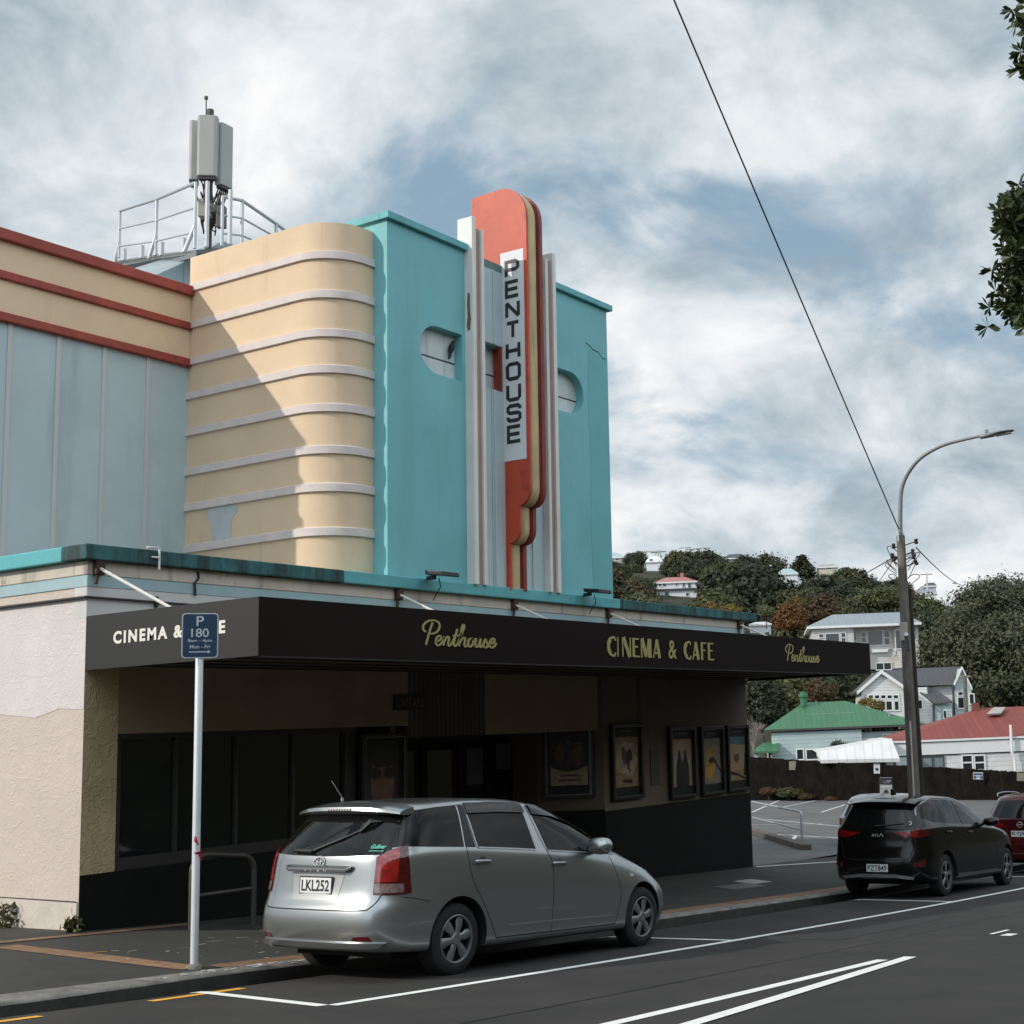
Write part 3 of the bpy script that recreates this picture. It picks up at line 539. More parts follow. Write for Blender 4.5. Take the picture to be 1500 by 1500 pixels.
b = MB(); b.box((14.78, CY0 - .04, 6.86), (16.16, CY0 + .2, 6.99)); part(b, 'tower_cap', mat('grey_teal_cap', (0.12, 0.2, 0.2), 0.7, var=0.2, vs=5), bevel=.008)
pil_w = mat('white_pilaster', (0.68, 0.66, 0.63), 0.65, var=0.06, vs=2, streak=((0.42, 0.38, 0.34), 0.4, 5, 0.6), patch=((0.2, 0.15, 0.09), 0.9, 0.715, 0.9))
pil_p = mat('dusty_pink_pilaster', (0.33, 0.225, 0.195), 0.7, var=0.1, vs=2, streak=((0.2, 0.14, 0.12), 0.5, 5, 0.58))
for s, xo in ((1, 14.49), (-1, 16.45)):
    def bx(a, c, yf, yb, zt, m_, nm='pilaster'):
        q = MB(); q.box((min(xo + s * a, xo + s * c), yf, 2.1), (max(xo + s * a, xo + s * c), yb, zt)); part(q, nm, m_, bevel=.008)
    bx(0, .085, CY0 - .15, CY0 + .13, 7.50, pil_w); bx(.087, .20, CY0 - .11, CY0 + .12, 7.36, pil_p); bx(.202, .265, CY0 - .15, CY0 + .10, 7.36, pil_w)
    for (za, zb) in ((2.1, 5.03), (5.72, 6.86)):
        bx(.267, .52, CY0 - .03, CY0 + .01, zb, palebl, 'infill_panel') if za < 3 else None
        q = MB(); xa, xb = sorted((xo + s * .267, xo + s * .84)); 
        if za > 3: q.box((xa, CY0 - .05, za), (xb, CY0 + .01, zb))
        else: q.box((min(xo + s * .52, xo + s * .84), CY0 - .045, za), (max(xo + s * .52, xo + s * .84), CY0 + .01, zb))
        xr = xo + s * .56; q.box((xr - .015, CY0 - .07, za), (xr + .015, CY0 - .04, zb)); part(q, 'infill_panel', palebl, bevel=.004)
for xa, xb in ((15.225, 15.279), (15.66, 15.72)): b = MB(); b.box((xa, CY0 - .03, 5.03), (xb, CY0 + .03, 5.72)); part(b, 'red_jamb', sign_dark)
b = MB(); b.prism([(x, CY0 - .0035, z) for x, z in ((17.47, 2.11), (17.44, 3.2), (17.47, 4.4), (17.43, 5.2), (17.46, 6.22), (17.6, 6.20), (17.985, 6.16), (17.985, 2.11))], (0, .003, 0)); part(b, 'repainted_strip', mat('teal_repaint', (0.135, 0.41, 0.425), 0.65, var=0.08, vs=1.2, streak=((0.18, 0.40, 0.40), .5, 2, .52)))
b = MB(); cp = [(17.40, 6.30), (17.52, 6.27), (17.60, 6.225), (17.75, 6.22), (17.86, 6.13), (17.95, 6.15)]
for (xa, za), (xb, zb) in zip(cp, cp[1:]): b.prism([(xa, CY0 - .006, za - .008), (xb, CY0 - .006, zb - .008), (xb, CY0 - .006, zb + .004), (xa, CY0 - .006, za + .006)], (0, .004, 0))
part(b, 'crack', mat('crack_dark', (0.03, 0.05, 0.05), 0.9))
b = MB(); b.prism([(14.487, y, z) for y, z in ((12.70, 6.33), (12.74, 6.36), (12.755, 6.2), (12.745, 6.0), (12.765, 5.86), (12.74, 5.78), (12.70, 5.80), (12.685, 5.95), (12.70, 6.1))], (.002, 0, 0)); part(b, 'peeled_patch', mat('peeled_brown', (0.16, 0.125, 0.07), 0.8, var=.3, vs=12))
# fin sign
def fin_profile(off):
    P = [(13.34 - off, 8.18 - off * .5)]
    P += [(12.78, 8.20 - off)]
    for k in range(1, 9):
        a = pi / 2 * k / 8; P.append((12.78 - (.49 - off) * sin(a), 7.68 + (.52 - off) * cos(a)))
    P += [(12.29 + off, 3.56)]
    for k in range(1, 7):
        a = pi / 2 * k / 6; P.append((12.29 + off + .20 * (1 - cos(a)), 3.56 - .26 * sin(a)))
    P += [(12.49 + off, 3.26 - off * .3), (12.49 + off, 2.98)]
    for k in range(1, 7):
        a = pi / 2 * k / 6; P.append((12.49 + off + .19 * (1 - cos(a)), 2.98 - .22 * sin(a)))
    P += [(12.68 + off, 2.72), (12.68 + off, 2.08), (12.86, 2.08), (13.34 - off, 2.2)]
    return P
fin = MB(); fin.prism([(15.28, y, z) for y, z in fin_profile(0)], (.045, 0, 0)); fn = part(fin, 'fin_sign', sign_red, lab='tall red fin sign on the tower')
b = MB(); b.prism([(15.325, y, z) for y, z in fin_profile(.035)], (.03, 0, 0)); b.prism([(15.565, y, z) for y, z in fin_profile(.03)], (.02, 0, 0)); b.prism([(15.585, y, z) for y, z in fin_profile(0)], (.075, 0, 0)); part(b, 'fin_edge', sign_dark, fn)
b = MB(); nst = 8; rows = []
base = fin_profile(.06)
for k in range(nst + 1):
    a = pi * k / nst; x = 15.46 - .105 * cos(a); d = .058 * (1 - sin(a)) - .01
    rows.append([(x, y, z) for y, z in fin_profile(.02 + d)])
b.grid(rows); part(b, 'fin_roll', sign_cream, fn, smooth=50)
pb0, pb1, pz0, pz1 = 12.785, 12.345, 3.98, 7.18
b = MB(); b.box((15.272, pb1, pz0), (15.281, pb0, pz1)); pn = part(b, 'sign_panel', mat('white_sign_panel', (0.62, 0.64, 0.66), 0.5, var=0.05, vs=2, streak=((0.45, 0.45, 0.45), 0.4, 6, 0.62)), fn)
b = MB(); GL = {'P': [[(0, 0), (0, 1), (.8, 1), (1, .86), (1, .56), (.82, .44), (.05, .44)]], 'E': [[(1, 1), (0, 1), (0, 0), (1, 0)], [(0, .5), (.95, .5)]], 'N': [[(0, 0), (0, 1)], [(0, 1), (1, 0)], [(1, 0), (1, 1)]],
    'T': [[(0, 1), (1, 1)], [(.5, 1), (.5, 0)]], 'H': [[(0, 0), (0, 1)], [(1, 0), (1, 1)], [(0, .5), (1, .5)]], 'O': [[(.5, 1), (.16, 1), (0, .86), (0, .14), (.16, 0), (.84, 0), (1, .14), (1, .86), (.84, 1), (.5, 1)]],
    'U': [[(0, 1), (0, .12), (.14, 0), (.84, 0), (1, .14), (1, 1)]], 'S': [[(1, .74), (1, .88), (.86, 1), (.14, 1), (0, .88), (0, .62), (.14, .52), (.86, .5), (1, .4), (1, .12), (.86, 0), (.14, 0), (0, .12), (0, .26)]]}
for k, c in enumerate('PENTHOUSE'):
    zb = 7.18 - .135 - .25 - k * .3165
    for i, st in enumerate(GL[c]): stroke(b, st, .056, (15.2715, pb0 - .112, zb), (0, -1, 0), (0, 0, 1), .222, .222, th=.003 + i * .0006)
part(b, 'lettering', mat('black_letters', (0.016, 0.018, 0.02), 0.5), pn)
# cream rounded wing
def wing(off):
    P = [(12.22 - off, 15.85), (12.22 - off, 13.67)]
    for k in range(1, 13):
        a = pi / 2 * k / 12; P.append((12.80 - (.58 + off) * cos(a), 13.67 - (.615 + off) * sin(a)))
    P.append((12.949, 13.055 - off)); return P
W0 = wing(0)
b = MB(); b.prism([(x, y, 1.98) for x, y in W0] + [(12.949, 15.85, 1.98)], (0, 0, 4.88)); part(b, 'curved_wing', cream, smooth=40)
for z in (6.35, 5.81, 5.28, 4.79, 4.27, 3.71, 3.21, 2.63):
    b = MB(); A = wing(.034); poly = A + W0[::-1]
    n = len(A)
    for k in range(n - 1):
        q = [A[k], A[k + 1], W0[k + 1], W0[k]]
    rows = [[(x, y, z) for x, y in W0], [(x, y, z + .005) for x, y in A], [(x, y, z + .105) for x, y in A], [(x, y, z + .12) for x, y in W0]]
    b.grid(rows); part(b, 'band', lilac, smooth=40)
b = MB(); pp = [onX(x, y, 12.218) for x, y in ((298, 749), (304, 757), (308.6, 767), (310.6, 792), (338, 790), (339.6, 760), (349, 746), (346, 738), (322, 742))]
b.prism(pp, (-.003, 0, 0)); part(b, 'primer_patch', mat('grey_primer', (0.47, 0.50, 0.505), 0.8, var=0.06))
# auditorium
AX0, AY = 8.76, 15.85
b = MB(); b.box((AX0, AY, 1.9), (17.4, 34, 6.27)); part(b, 'auditorium', palebl)
b = MB(); b.box((AX0 - .01, AY - .03, 5.37), (12.215, AY + .1, 6.28)); part(b, 'frieze', cream)
for (za, zb, d) in ((6.28, 6.42, .11), (5.79, 5.895, .08), (5.26, 5.372, .08)):
    b = MB(); b.box((AX0 - .06, AY - d, za), (12.215, AY + .2, zb)); part(b, 'red_moulding', redtrim, bevel=.012)
b = MB()
for x in (9.02, 9.655, 10.29, 10.93, 11.58): b.box((x - .028, AY - .014, 1.95), (x + .028, AY + .01, 5.26))
part(b, 'pink_joint', pinkj)
b = MB(); b.box((AX0 - .06, AY + .2, 6.28), (AX0 + .2, 34, 6.42)); part(b, 'red_moulding', redtrim)
# metal roof upstand behind the frieze
clad = stripes_mat('blue_grey_cladding', (0.30, 0.36, 0.39), (0.17, 0.2, 0.22), 'X', 0.55, 0.03, rough=0.45, var=0.05)
b = MB(); b.prism([(12.95, 18.0, 6.2), (12.95, 18.0, 7.12), (13.70, 18.0, 7.64), (14.50, 18.0, 8.26), (14.80, 18.0, 8.26), (15.6, 18.0, 7.9), (15.6, 18.0, 6.2)], (0, 12, 0)); part(b, 'roof_ridge', clad)
# ================================================================== CARS
def interp(pts, x):
    if x <= pts[0][0]: return pts[0][1]
    for (a, b_), (c, d) in zip(pts, pts[1:]):
        if x <= c: return b_ + (d - b_) * (x - a) / (c - a)
    return pts[-1][1]
tail_red = mat('tail_lamp_red', (0.34, 0.008, 0.005), 0.12, col2=(0.12, 0.004, 0.004), vs=17, coat=1.0, spec=0.8)
tail_dark = mat('tail_lamp_dark', (0.07, 0.004, 0.004), 0.12, var=0.3, vs=30, coat=1.0)
tail_clear = mat('tail_lamp_clear', (0.17, 0.115, 0.11), 0.15, var=0.35, vs=30, coat=1.0)
lamp_clear = mat('head_lamp_clear', (0.45, 0.46, 0.46), 0.08, var=0.4, vs=14, coat=1.0)
plate_w = mat('plate_white', (0.70, 0.71, 0.70), 0.4)
plate_k = mat('plate_black', (0.012, 0.012, 0.012), 0.5)
rim_silver = mat('rim_silver', (0.23, 0.23, 0.23), 0.38, 0.6, var=0.08, vs=8)
rim_dark = mat('rim_dark', (0.11, 0.11, 0.115), 0.35, 0.6)
well_m = mat('wheel_well', (0.006, 0.006, 0.006), 0.9)
glass_car = mat('car_glass', (0.006, 0.0062, 0.006), 0.02, spec=0.45)
glass_side = mat('tinted_side_glass', (0.006, 0.006, 0.0055), 0.02, spec=0.2)
visor_m = mat('window_visor', (0.020, 0.020, 0.020), 0.12, spec=0.6)
seam_m = mat('panel_gap', (0.008, 0.008, 0.008), 0.8)
emblem_m = mat('emblem_chrome', (0.62, 0.62, 0.62), 0.3, 0.5)
class Car:
    def __init__(s, name, label, paint, levels, length_pts, wheels, r_w, group=None, hidden=False):
        s.root = thing(name, label, 'car', group=group)
        s.paint = paint
        xs_side = length_pts
        # control cage: closed rings round the car, one per level
        loops = []
        for lv in levels:
            xr, xf = lv['xr'], lv['xf']; half = []
            rc = lv.get('rc', (.26, .06, .012)); fc = lv.get('fc', (.46, .13, .03))
            W = lambda x: interp(lv['w'], x)
            Z = lambda x: interp(lv['z'], x)
            half.append((xr, 0)); half.append((xr + rc[2], .48 * W(xr))); half.append((xr + rc[1], .82 * W(xr))); half.append((xr + rc[0], .985 * W(xr + .3)))
            a = xr + rc[0] + .22; b_ = xf - fc[0] - .22; k = len(xs_side)
            for t in xs_side: x = a + (b_ - a) * t; half.append((x, W(x)))
            half.append((xf - fc[0], .965 * W(xf - .5))); half.append((xf - fc[1], .76 * W(xf))); half.append((xf - fc[2], .42 * W(xf))); half.append((xf, 0))
            loops.append([(x, y, Z(x) + lv.get('crown', 0) * (1 - (abs(y) / max(.01, W(x))) ** 2)) for x, y in half])
        n = len(loops[0]); V = []; idx = []
        bm = bmesh.new(); G = []
        for lp in loops:
            rgt = [bm.verts.new((x, -y, z)) for x, y, z in lp]
            lft = [rgt[i] if i in (0, n - 1) else bm.verts.new((x, y, z)) for i, (x, y, z) in enumerate(lp)]
            G.append((rgt, lft))
        cl = bm.edges.layers.float.new('crease_edge')
        for k in range(len(G) - 1):
            for sd_ in (0, 1):
                A, B = G[k][sd_], G[k + 1][sd_]
                for i in range(n - 1): bm.faces.new((A[i], A[i + 1], B[i + 1], B[i]))
        for k in (0, len(G) - 1):
            r_, l_ = G[k]
            for i in range(n - 1):
                f = [r_[i], r_[i + 1], l_[i + 1], l_[i]]; u = []
                for q in f:
                    if q not in u: u.append(q)
                bm.faces.new(u)
        bmesh.ops.recalc_face_normals(bm, faces=bm.faces)
        for k, lv in enumerate(levels):
            c = lv.get('crease', 0)
            if c:
                for sd_ in (0, 1):
                    A = G[k][sd_]
                    for i in range(n - 1):
                        e = bm.edges.get((A[i], A[i + 1]))
                        if e: e[cl] = c
        me = bpy.data.meshes.new('body'); bm.to_mesh(me); bm.free()
        o = bpy.data.objects.new('body', me); C.objects.link(o); o.parent = s.root; me.materials.append(paint); me.materials.append(well_m)
        sb = o.modifiers.new('s', 'SUBSURF'); sb.levels = 3; sb.render_levels = 3; apply_mods(o)
        bm = bmesh.new(); bm.from_mesh(o.data); s.bvh = BVHTree.FromBMesh(bm); bm.free()
        cut = []
        s.wheels = wheels; s.rw = r_w
        for x in wheels:
            for sd_ in (-1, 1):
                m_ = MB(); m_.lathe([(0, 0), (r_w + .045, 0), (r_w + .045, .6), (0, .6)], Matrix.Translation((x, sd_ * .55 - (.6 if sd_ < 0 else 0), r_w + .012)) @ Matrix.Rotation(-pi / 2, 4, 'X'), 40); cut.append(m_.build('c', well_m))
        if not hidden: boolean_cut(o, cut)
        else:
            for q in cut: bpy.data.objects.remove(q)
        for p in o.data.polygons:
            c = p.center
            for x in wheels:
                d = hypot(c.x - x, c.z - r_w - .012)
                if d < r_w + .055 and abs(c.y) < .84 and (abs(c.y) < .62 or abs(p.normal.y) < .4): p.material_index = 1
        o.data.polygons.foreach_set('use_smooth', [True] * len(o.data.polygons)); o.data.set_sharp_from_angle(angle=radians(38))
        s.body = o
    def hit(s, p, d):
        h = s.bvh.ray_cast(Vector(p), Vector(d).normalized())
        return (h[0], h[1]) if h[0] else (None, None)
    def proj(s, p, d, off):
        q, nn = s.hit(Vector(p) - Vector(d).normalized() * 5, d)
        if q is None: return None
        if nn.dot(Vector(d)) > 0: nn = -nn
        return q + nn * off
    def patch(s, name, lo, hi, d, m, off=.004, nu=14, nv=7, th=.012, parent=None, lab=None, mirror=False):
        def smp(P, t):
            P = [Vector(p) for p in P]; Ls = [0]
            for a, b_ in zip(P, P[1:]): Ls.append(Ls[-1] + (b_ - a).length)
            t *= Ls[-1]
            for i in range(len(P) - 1):
                if t <= Ls[i + 1] + 1e-9: return P[i].lerp(P[i + 1], (t - Ls[i]) / max(1e-9, Ls[i + 1] - Ls[i]))
            return P[-1]
        out = None
        for sg in ((1, -1) if mirror else (1,)):
            rows = []; back = []; ok = True; last = Vector((0, 0, 0))
            D = Vector((d[0], d[1] * sg, d[2])).normalized()
            for j in range(nv + 1):
                r = []; rb = []
                for i in range(nu + 1):
                    p = smp(lo, i / nu).lerp(smp(hi, i / nu), j / nv); p = Vector((p.x, p.y * sg, p.z)); q = s.proj(p, D, off)
                    if q is None: q = p
                    r.append(q); rb.append(q + D * th)
                rows.append(r); back.append(rb)
            b = MB(); b.grid(rows)
            ring = [rows[0][i] for i in range(nu + 1)] + [rows[j][nu] for j in range(1, nv + 1)] + [rows[nv][i] for i in range(nu - 1, -1, -1)] + [rows[j][0] for j in range(nv - 1, 0, -1)]
            ring2 = [p + D * th for p in ring]; b.add(ring + ring2, [(i, (i + 1) % len(ring), len(ring) + (i + 1) % len(ring), len(ring) + i) for i in range(len(ring))])
            o = b.build(name, m, parent=parent or s.root, smooth=40, fix=True)
            if lab and sg == 1: o['label'] = lab
            out = out or o
        return out
    def seam(s, name, pts, d, wd=.008, m=None, off=.0012, mirror=True, parent=None):
        for sg in ((1, -1) if mirror else (1,)):
            P = catmull(pts, 6) if len(pts) > 2 else [Vector(pts[0]).lerp(Vector(pts[1]), k / 8) for k in range(9)]; D = Vector((d[0], d[1] * sg, d[2])).normalized(); rows = []
            for i, p in enumerate(P):
                t = (P[min(i + 1, len(P) - 1)] - P[max(i - 1, 0)]).normalized(); nn = t.cross(Vector(d)).normalized() * wd / 2
                a, b_ = p + nn, p - nn; qa = s.proj((a.x, a.y * sg, a.z), D, off); qb = s.proj((b_.x, b_.y * sg, b_.z), D, off)
                if qa and qb: rows.append([qa, qb])
            if len(rows) > 1: b = MB(); b.grid(rows); b.build(name, m or seam_m, parent=parent or s.root)
    def wheel(s, x, sd_, spokes, rim, style='wide', track=.83):
        r = s.rw; M = Matrix.Translation((x, sd_ * (track - .02), r)) @ Matrix.Rotation(pi / 2 * (1 if sd_ < 0 else -1), 4, 'X')     # local +z points outwards
        w_ = bpy.data.objects.new('wheel', None); C.objects.link(w_); w_.parent = s.root
        b = MB(); rr = r * .655
        b.lathe([(rr, -.20), (r - .03, -.20), (r, -.17), (r, -.045), (r - .012, -.02), (r - .05, -.004), (rr + .02, 0), (rr, -.012), (rr, -.20)], M, 48); b.build('tyre', rubber, parent=w_, smooth=40)
        b = MB(); b.lathe([(0, -.075), (rr * .93, -.075), (rr * .96, -.012), (rr + .004, -.004), (rr + .004, -.03)], M, 48, 1)
        for k in range(spokes):
            a = 2 * pi * k / spokes + .2
            if style == 'wide': prof = [(.06, -.15 * .5), (.10, .045), (rr * .80, .075), (rr * .955, .062)]
            for sh in ((0,) if style == 'wide' else (-.11, .11)):
                ww = (.024, .033, .045, .036) if style == 'wide' else (.02, .016, .014, .013)
                L_ = []
                for (q, wv, h) in zip((.02, .09, rr * .72, rr * .965), ww, (-.012, -.006, -.016, -.014)):
                    aa = a + sh * min(1, q / rr * 1.6); c_, s_ = cos(aa), sin(aa)
                    L_.append([Vector((q * c_ - wv * s_, q * s_ + wv * c_, h - .012)), Vector((q * c_ - wv * .6 * s_, q * s_ + wv * .6 * c_, h)), Vector((q * c_ + wv * .6 * s_, q * s_ - wv * .6 * c_, h)), Vector((q * c_ + wv * s_, q * s_ - wv * c_, h - .012))])
                b.grid([[M @ p for p in r_] for r_ in L_], 0)
        b.lathe([(rr * .94, -.03), (rr * .95, -.006), (rr * .99, -.002), (rr + .006, -.006)], M, 48, 0); b.lathe([(0, .0), (.045, -.002), (.055, -.012), (.06, -.03)], M, 20, 0)
        b.build('rim', [rim, well_m], parent=w_, smooth=40)
    def place(s, x, y, yaw=0.0):
        e = .4; g = lambda xx: zroad(xx, 8.3)
        sl = (g(x + s.wheels[1]) - g(x)) / (s.wheels[1] - s.wheels[0])
        s.root.location = (x, y, g(x) - .004); s.root.rotation_euler = (0, -math.atan(sl), yaw)
def plate(car, x, y0, z0_, wd, ht, body, tilt=0.0, frame=True, lab=None):
    pr = bpy.data.objects.new('number_plate', None); C.objects.link(pr); pr.parent = car.root
    if lab: pr['label'] = lab
    b = MB()
    if frame: b.box((x - .006, y0 - wd / 2 - .012, z0_ - .045), (x + .004, y0 + wd / 2 + .012, z0_ + ht + .012)); b.build('plate_frame', plate_k, parent=pr, bevel=.004)
    b = MB(); b.box((x - .010, y0 - wd / 2, z0_), (x - .004, y0 + wd / 2, z0_ + ht)); b.build('plate_face', plate_w, parent=pr, bevel=.003)
    b = MB(); text(b, body, (x - .0105, y0 + wd / 2 - .02, z0_ + .016), (0, -1, 0), (0, 0, 1), wd - .04, ht - .032, bold=.02, th=.0015); b.build('lettering', plate_k, parent=pr)
    return pr
def ring(mb, c, a, b_, r, ux, uy, n=20):
    mb.tube([Vector(c) + Vector(ux) * a * cos(2 * pi * k / n) + Vector(uy) * b_ * sin(2 * pi * k / n) for k in range(n + 1)], r, 6, cap=False)

# ---- silver people carrier
silver = mat('silver_paint', (0.37, 0.385, 0.39), 0.29, 0.86, coat=0.9, spec=0.5)
WL = [
    dict(xr=-.74, xf=3.42, w=[(-.8, .70), (3.4, .66)], z=[(-.8, .27), (0, .20), (2.75, .20), (3.4, .17)]),
    dict(xr=-.855, xf=3.58, w=[(-.9, .78), (0, .835), (2.6, .835), (3.5, .74)], z=[(-.9, .235), (-.4, .22), (0, .20), (2.6, .20), (3.5, .15)], crease=.25),
    dict(xr=-.925, xf=3.68, w=[(-.9, .815), (0, .846), (2.6, .846), (3.5, .78)], z=[(-.9, .42), (3.5, .36)], rc=(.30, .075, .015)),
    dict(xr=-.905, xf=3.67, w=[(-.9, .81), (0, .848), (2.6, .848), (3.5, .77)], z=[(-.9, .605), (0, .62), (3.5, .52)], rc=(.30, .075, .015), crease=.15),
    dict(xr=-.845, xf=3.60, w=[(-.9, .775), (0, .845), (1.5, .85), (2.6, .84), (3.4, .74)], z=[(-.9, .645), (0, .80), (2.6, .70), (3.2, .64), (3.5, .60)], rc=(.22, .055, .012)),
    dict(xr=-.825, xf=3.45, w=[(-.9, .755), (0, .815), (1.5, .825), (2.6, .80), (3.3, .66)], z=[(-.9, 1.00), (0, 1.035), (1.2, .98), (2.3, .90), (2.8, .83), (3.1, .765), (3.35, .69)], rc=(.22, .055, .012), fc=(.50, .17, .04), crease=.1),
    dict(xr=-.79, xf=2.78, w=[(-.9, .735), (0, .795), (1.5, .80), (2.4, .74), (2.8, .64)], z=[(-.9, 1.04), (0, 1.075), (1.2, 1.02), (2.2, .965), (2.8, .99)], rc=(.22, .055, .012), fc=(.42, .14, .04)),
    dict(xr=-.52, xf=1.66, w=[(-.6, .60), (0, .645), (.9, .66), (1.5, .60), (1.8, .56)], z=[(-.6, 1.375), (-.2, 1.42), (.3, 1.455), (.9, 1.455), (1.3, 1.42), (1.75, 1.345)], rc=(.20, .05, .012), fc=(.34, .10, .025), crown=.035),
    dict(xr=-.42, xf=1.42, w=[(-.6, .50), (0, .55), (.9, .56), (1.5, .48)], z=[(-.6, 1.42), (-.2, 1.46), (.3, 1.495), (.9, 1.495), (1.42, 1.43)], rc=(.18, .05, .01), fc=(.3, .08, .02), crown=.03),
]
side_t = (0, .2, .4, .6, .8, 1)
wish = Car('people_carrier', 'silver people carrier parked nearest, outside the cinema shop windows', silver, WL, side_t, (0, 2.80), .300)
R_ = (0, 1, 0)                                 # looking from the road side (the car's right) towards +y
def RS(pts, y=-.8): return [(x, y, z) for x, z in pts]
for sgn in (1,):
    wish.patch('window', RS([(-.63, 1.085), (-.3, 1.075), (.06, 1.065)]), RS([(-.44, 1.365), (-.15, 1.40), (.10, 1.42)]), R_, glass_side, mirror=True, off=.005)
    wish.patch('pillar_cover', RS([(.085, 1.065), (.20, 1.06)]), RS([(.125, 1.42), (.165, 1.425)]), R_, black_p, mirror=True, off=.006, nu=3)
    wish.patch('window', RS([(.235, 1.06), (.6, 1.045), (1.02, 1.022)]), RS([(.195, 1.42), (.6, 1.432), (.955, 1.425)]), R_, glass_side, mirror=True, off=.005)
    wish.patch('window', RS([(1.21, 1.012), (1.7, .985), (2.36, .95)]), RS([(1.075, 1.415), (1.40, 1.385), (1.75, 1.285), (2.1, 1.135), (2.40, .965)]), R_, glass_side, mirror=True, off=.005, nu=20)
    wish.patch('window_visor', RS([(.20, 1.345), (.6, 1.357), (.98, 1.35)]), RS([(.19, 1.43), (.6, 1.442), (.965, 1.435)]), R_, visor_m, mirror=True, off=.02, nv=4)
    wish.patch('window_visor', RS([(1.10, 1.335), (1.40, 1.315), (1.75, 1.225), (2.0, 1.115)]), RS([(1.085, 1.425), (1.40, 1.395), (1.75, 1.30), (2.04, 1.17)]), R_, visor_m, mirror=True, off=.018, nv=4, nu=18)
bright = mat('window_trim_silver', (0.40, 0.41, 0.42), 0.3, 0.5)
wish.seam('window_trim', RS([(.235, 1.055), (.6, 1.039), (1.03, 1.016)]), R_, .012, bright, off=.007)
wish.seam('window_trim', RS([(1.035, 1.02), (1.0, 1.22), (.965, 1.43)]), R_, .016, bright, off=.007)
wish.seam('window_trim', RS([(.225, 1.06), (.205, 1.24), (.185, 1.42)]), R_, .012, bright, off=.007)
wish.seam('window_trim', RS([(1.20, 1.006), (1.7, .979), (2.36, .944)]), R_, .010, bright, off=.007)
wish.seam('door_gap', RS([(.125, 1.43), (.105, 1.2), (.09, 1.06), (.14, .80), (.27, .60), (.40, .40), (.47, .275)]), R_)
wish.seam('door_gap', RS([(1.03, 1.44), (1.12, 1.15), (1.20, .98), (1.255, .85), (1.25, .275)]), R_)
wish.seam('door_gap', RS([(2.22, .93), (2.27, .80), (2.36, .57), (2.27, .275)]), R_)
wish.seam('door_gap', RS([(.47, .275), (1.25, .272), (2.27, .27)]), R_, .010)
wish.seam('sill_crease', RS([(.62, .375), (1.3, .37), (2.2, .36)]), R_, .014, mat('silver_crease', (0.40, 0.41, 0.42), 0.25, 0.6), off=.003)
for x, z in ((.27, .935), (1.345, .885)):
    for sg in (-1, 1):
        q = wish.proj((x, sg * .8, z), (0, -sg, 0), 0); b = MB(); b.lathe([(0, 0), (.05, 0), (.052, .004)], Matrix.Translation((x, q.y + .0 * sg, z - .008)) @ Matrix.Rotation(-sg * pi / 2, 4, 'X'), 16)
        b.build('handle_recess', mat('handle_recess', (0.09, 0.09, 0.09), 0.5), parent=wish.root)
        b = MB(); b.tube(catmull([(x - .10, q.y + sg * .008, z + .002), (x - .06, q.y + sg * .030, z + .005), (x + .05, q.y + sg * .030, z + .002), (x + .10, q.y + sg * .008, z - .004)], 4), .014, 8); b.build('door_handle', silver, parent=wish.root, smooth=60)
for sg in (-1, 1):                             # mirrors
    b = MB(); b.lathe([(.012, -.10), (.075, -.095), (.10, -.05), (.105, .02), (.09, .08), (.05, .105), (.005, .11)], Matrix.Translation((1.86, sg * .93, 1.035)) @ Matrix.Diagonal((.9, 1.15, .80, 1)) @ Matrix.Rotation(pi / 2, 4, 'X') @ Matrix.Rotation(-.5, 4, 'Z'), 20)
    mo = b.build('side_mirror', silver, parent=wish.root, smooth=60)
    b = MB(); b.prism([(1.86, sg * .76, .965), (2.0, sg * .76, .96), (1.95, sg * .90, 1.01), (1.86, sg * .90, 1.01)], (0, 0, .035)); b.build('mirror_arm', black_p, parent=mo)
# back: glass, spoiler, gate, lamps
B_ = (1, 0, 0)
def RB(pts, x=-.9): return [(x, y, z) for y, z in pts]
wish.patch('rear_window', RB([(.66, 1.02), (.3, 1.005), (0, 1.00), (-.3, 1.005), (-.66, 1.02)]), RB([(.56, 1.36), (.3, 1.385), (0, 1.39), (-.3, 1.385), (-.56, 1.36)]), B_, glass_car, off=.006, nu=24)
for sg in (1, -1):
    wish.patch('pillar_cover', [(-.9, -.655 * sg, 1.025), (-.9, -.72 * sg, 1.06), (-.7, -.80 * sg, 1.085)], [(-.6, -.555 * sg, 1.365), (-.55, -.60 * sg, 1.365), (-.42, -.65 * sg, 1.368)], (.75, .66 * sg, 0), black_p, off=.0045)
b = MB(); rows = []
for k in range(13):                            # spoiler lip
    y = .60 - 1.2 * k / 12; e = (abs(y) / .60) ** 3
    rows.append([(-.40 + .02 * e, y, 1.455 - .05 * e), (-.52 + .05 * e, y, 1.435 - .05 * e), (-.635 + .11 * e, y, 1.405 - .04 * e), (-.645 + .11 * e, y, 1.375 - .03 * e), (-.60 + .11 * e, y, 1.345 - .01 * e), (-.40 + .04 * e, y, 1.35)])
b.grid(rows); b.add(rows[0], [tuple(range(6))]); b.add(rows[-1], [tuple(range(6))]); sp_ = b.build('rear_spoiler', silver, parent=wish.root, smooth=50)
b = MB()
for k in range(9): b.box((-.652, -.14 + k * .032, 1.378), (-.64, -.118 + k * .032, 1.392))
b.build('high_brake_lamp', mat('brake_lamp_clear', (0.5, 0.45, 0.45), 0.2), parent=sp_)
b = MB(); g = lambda y, z: wish.proj((-.9, y, z), (1, 0, 0), .018)
b.tube([g(.10, 1.035), g(-.15, 1.13), g(-.42, 1.255)], [.012, .010, .008], 6); b.tube([g(.32, 1.035), g(.10, 1.03)], [.016, .02], 6)
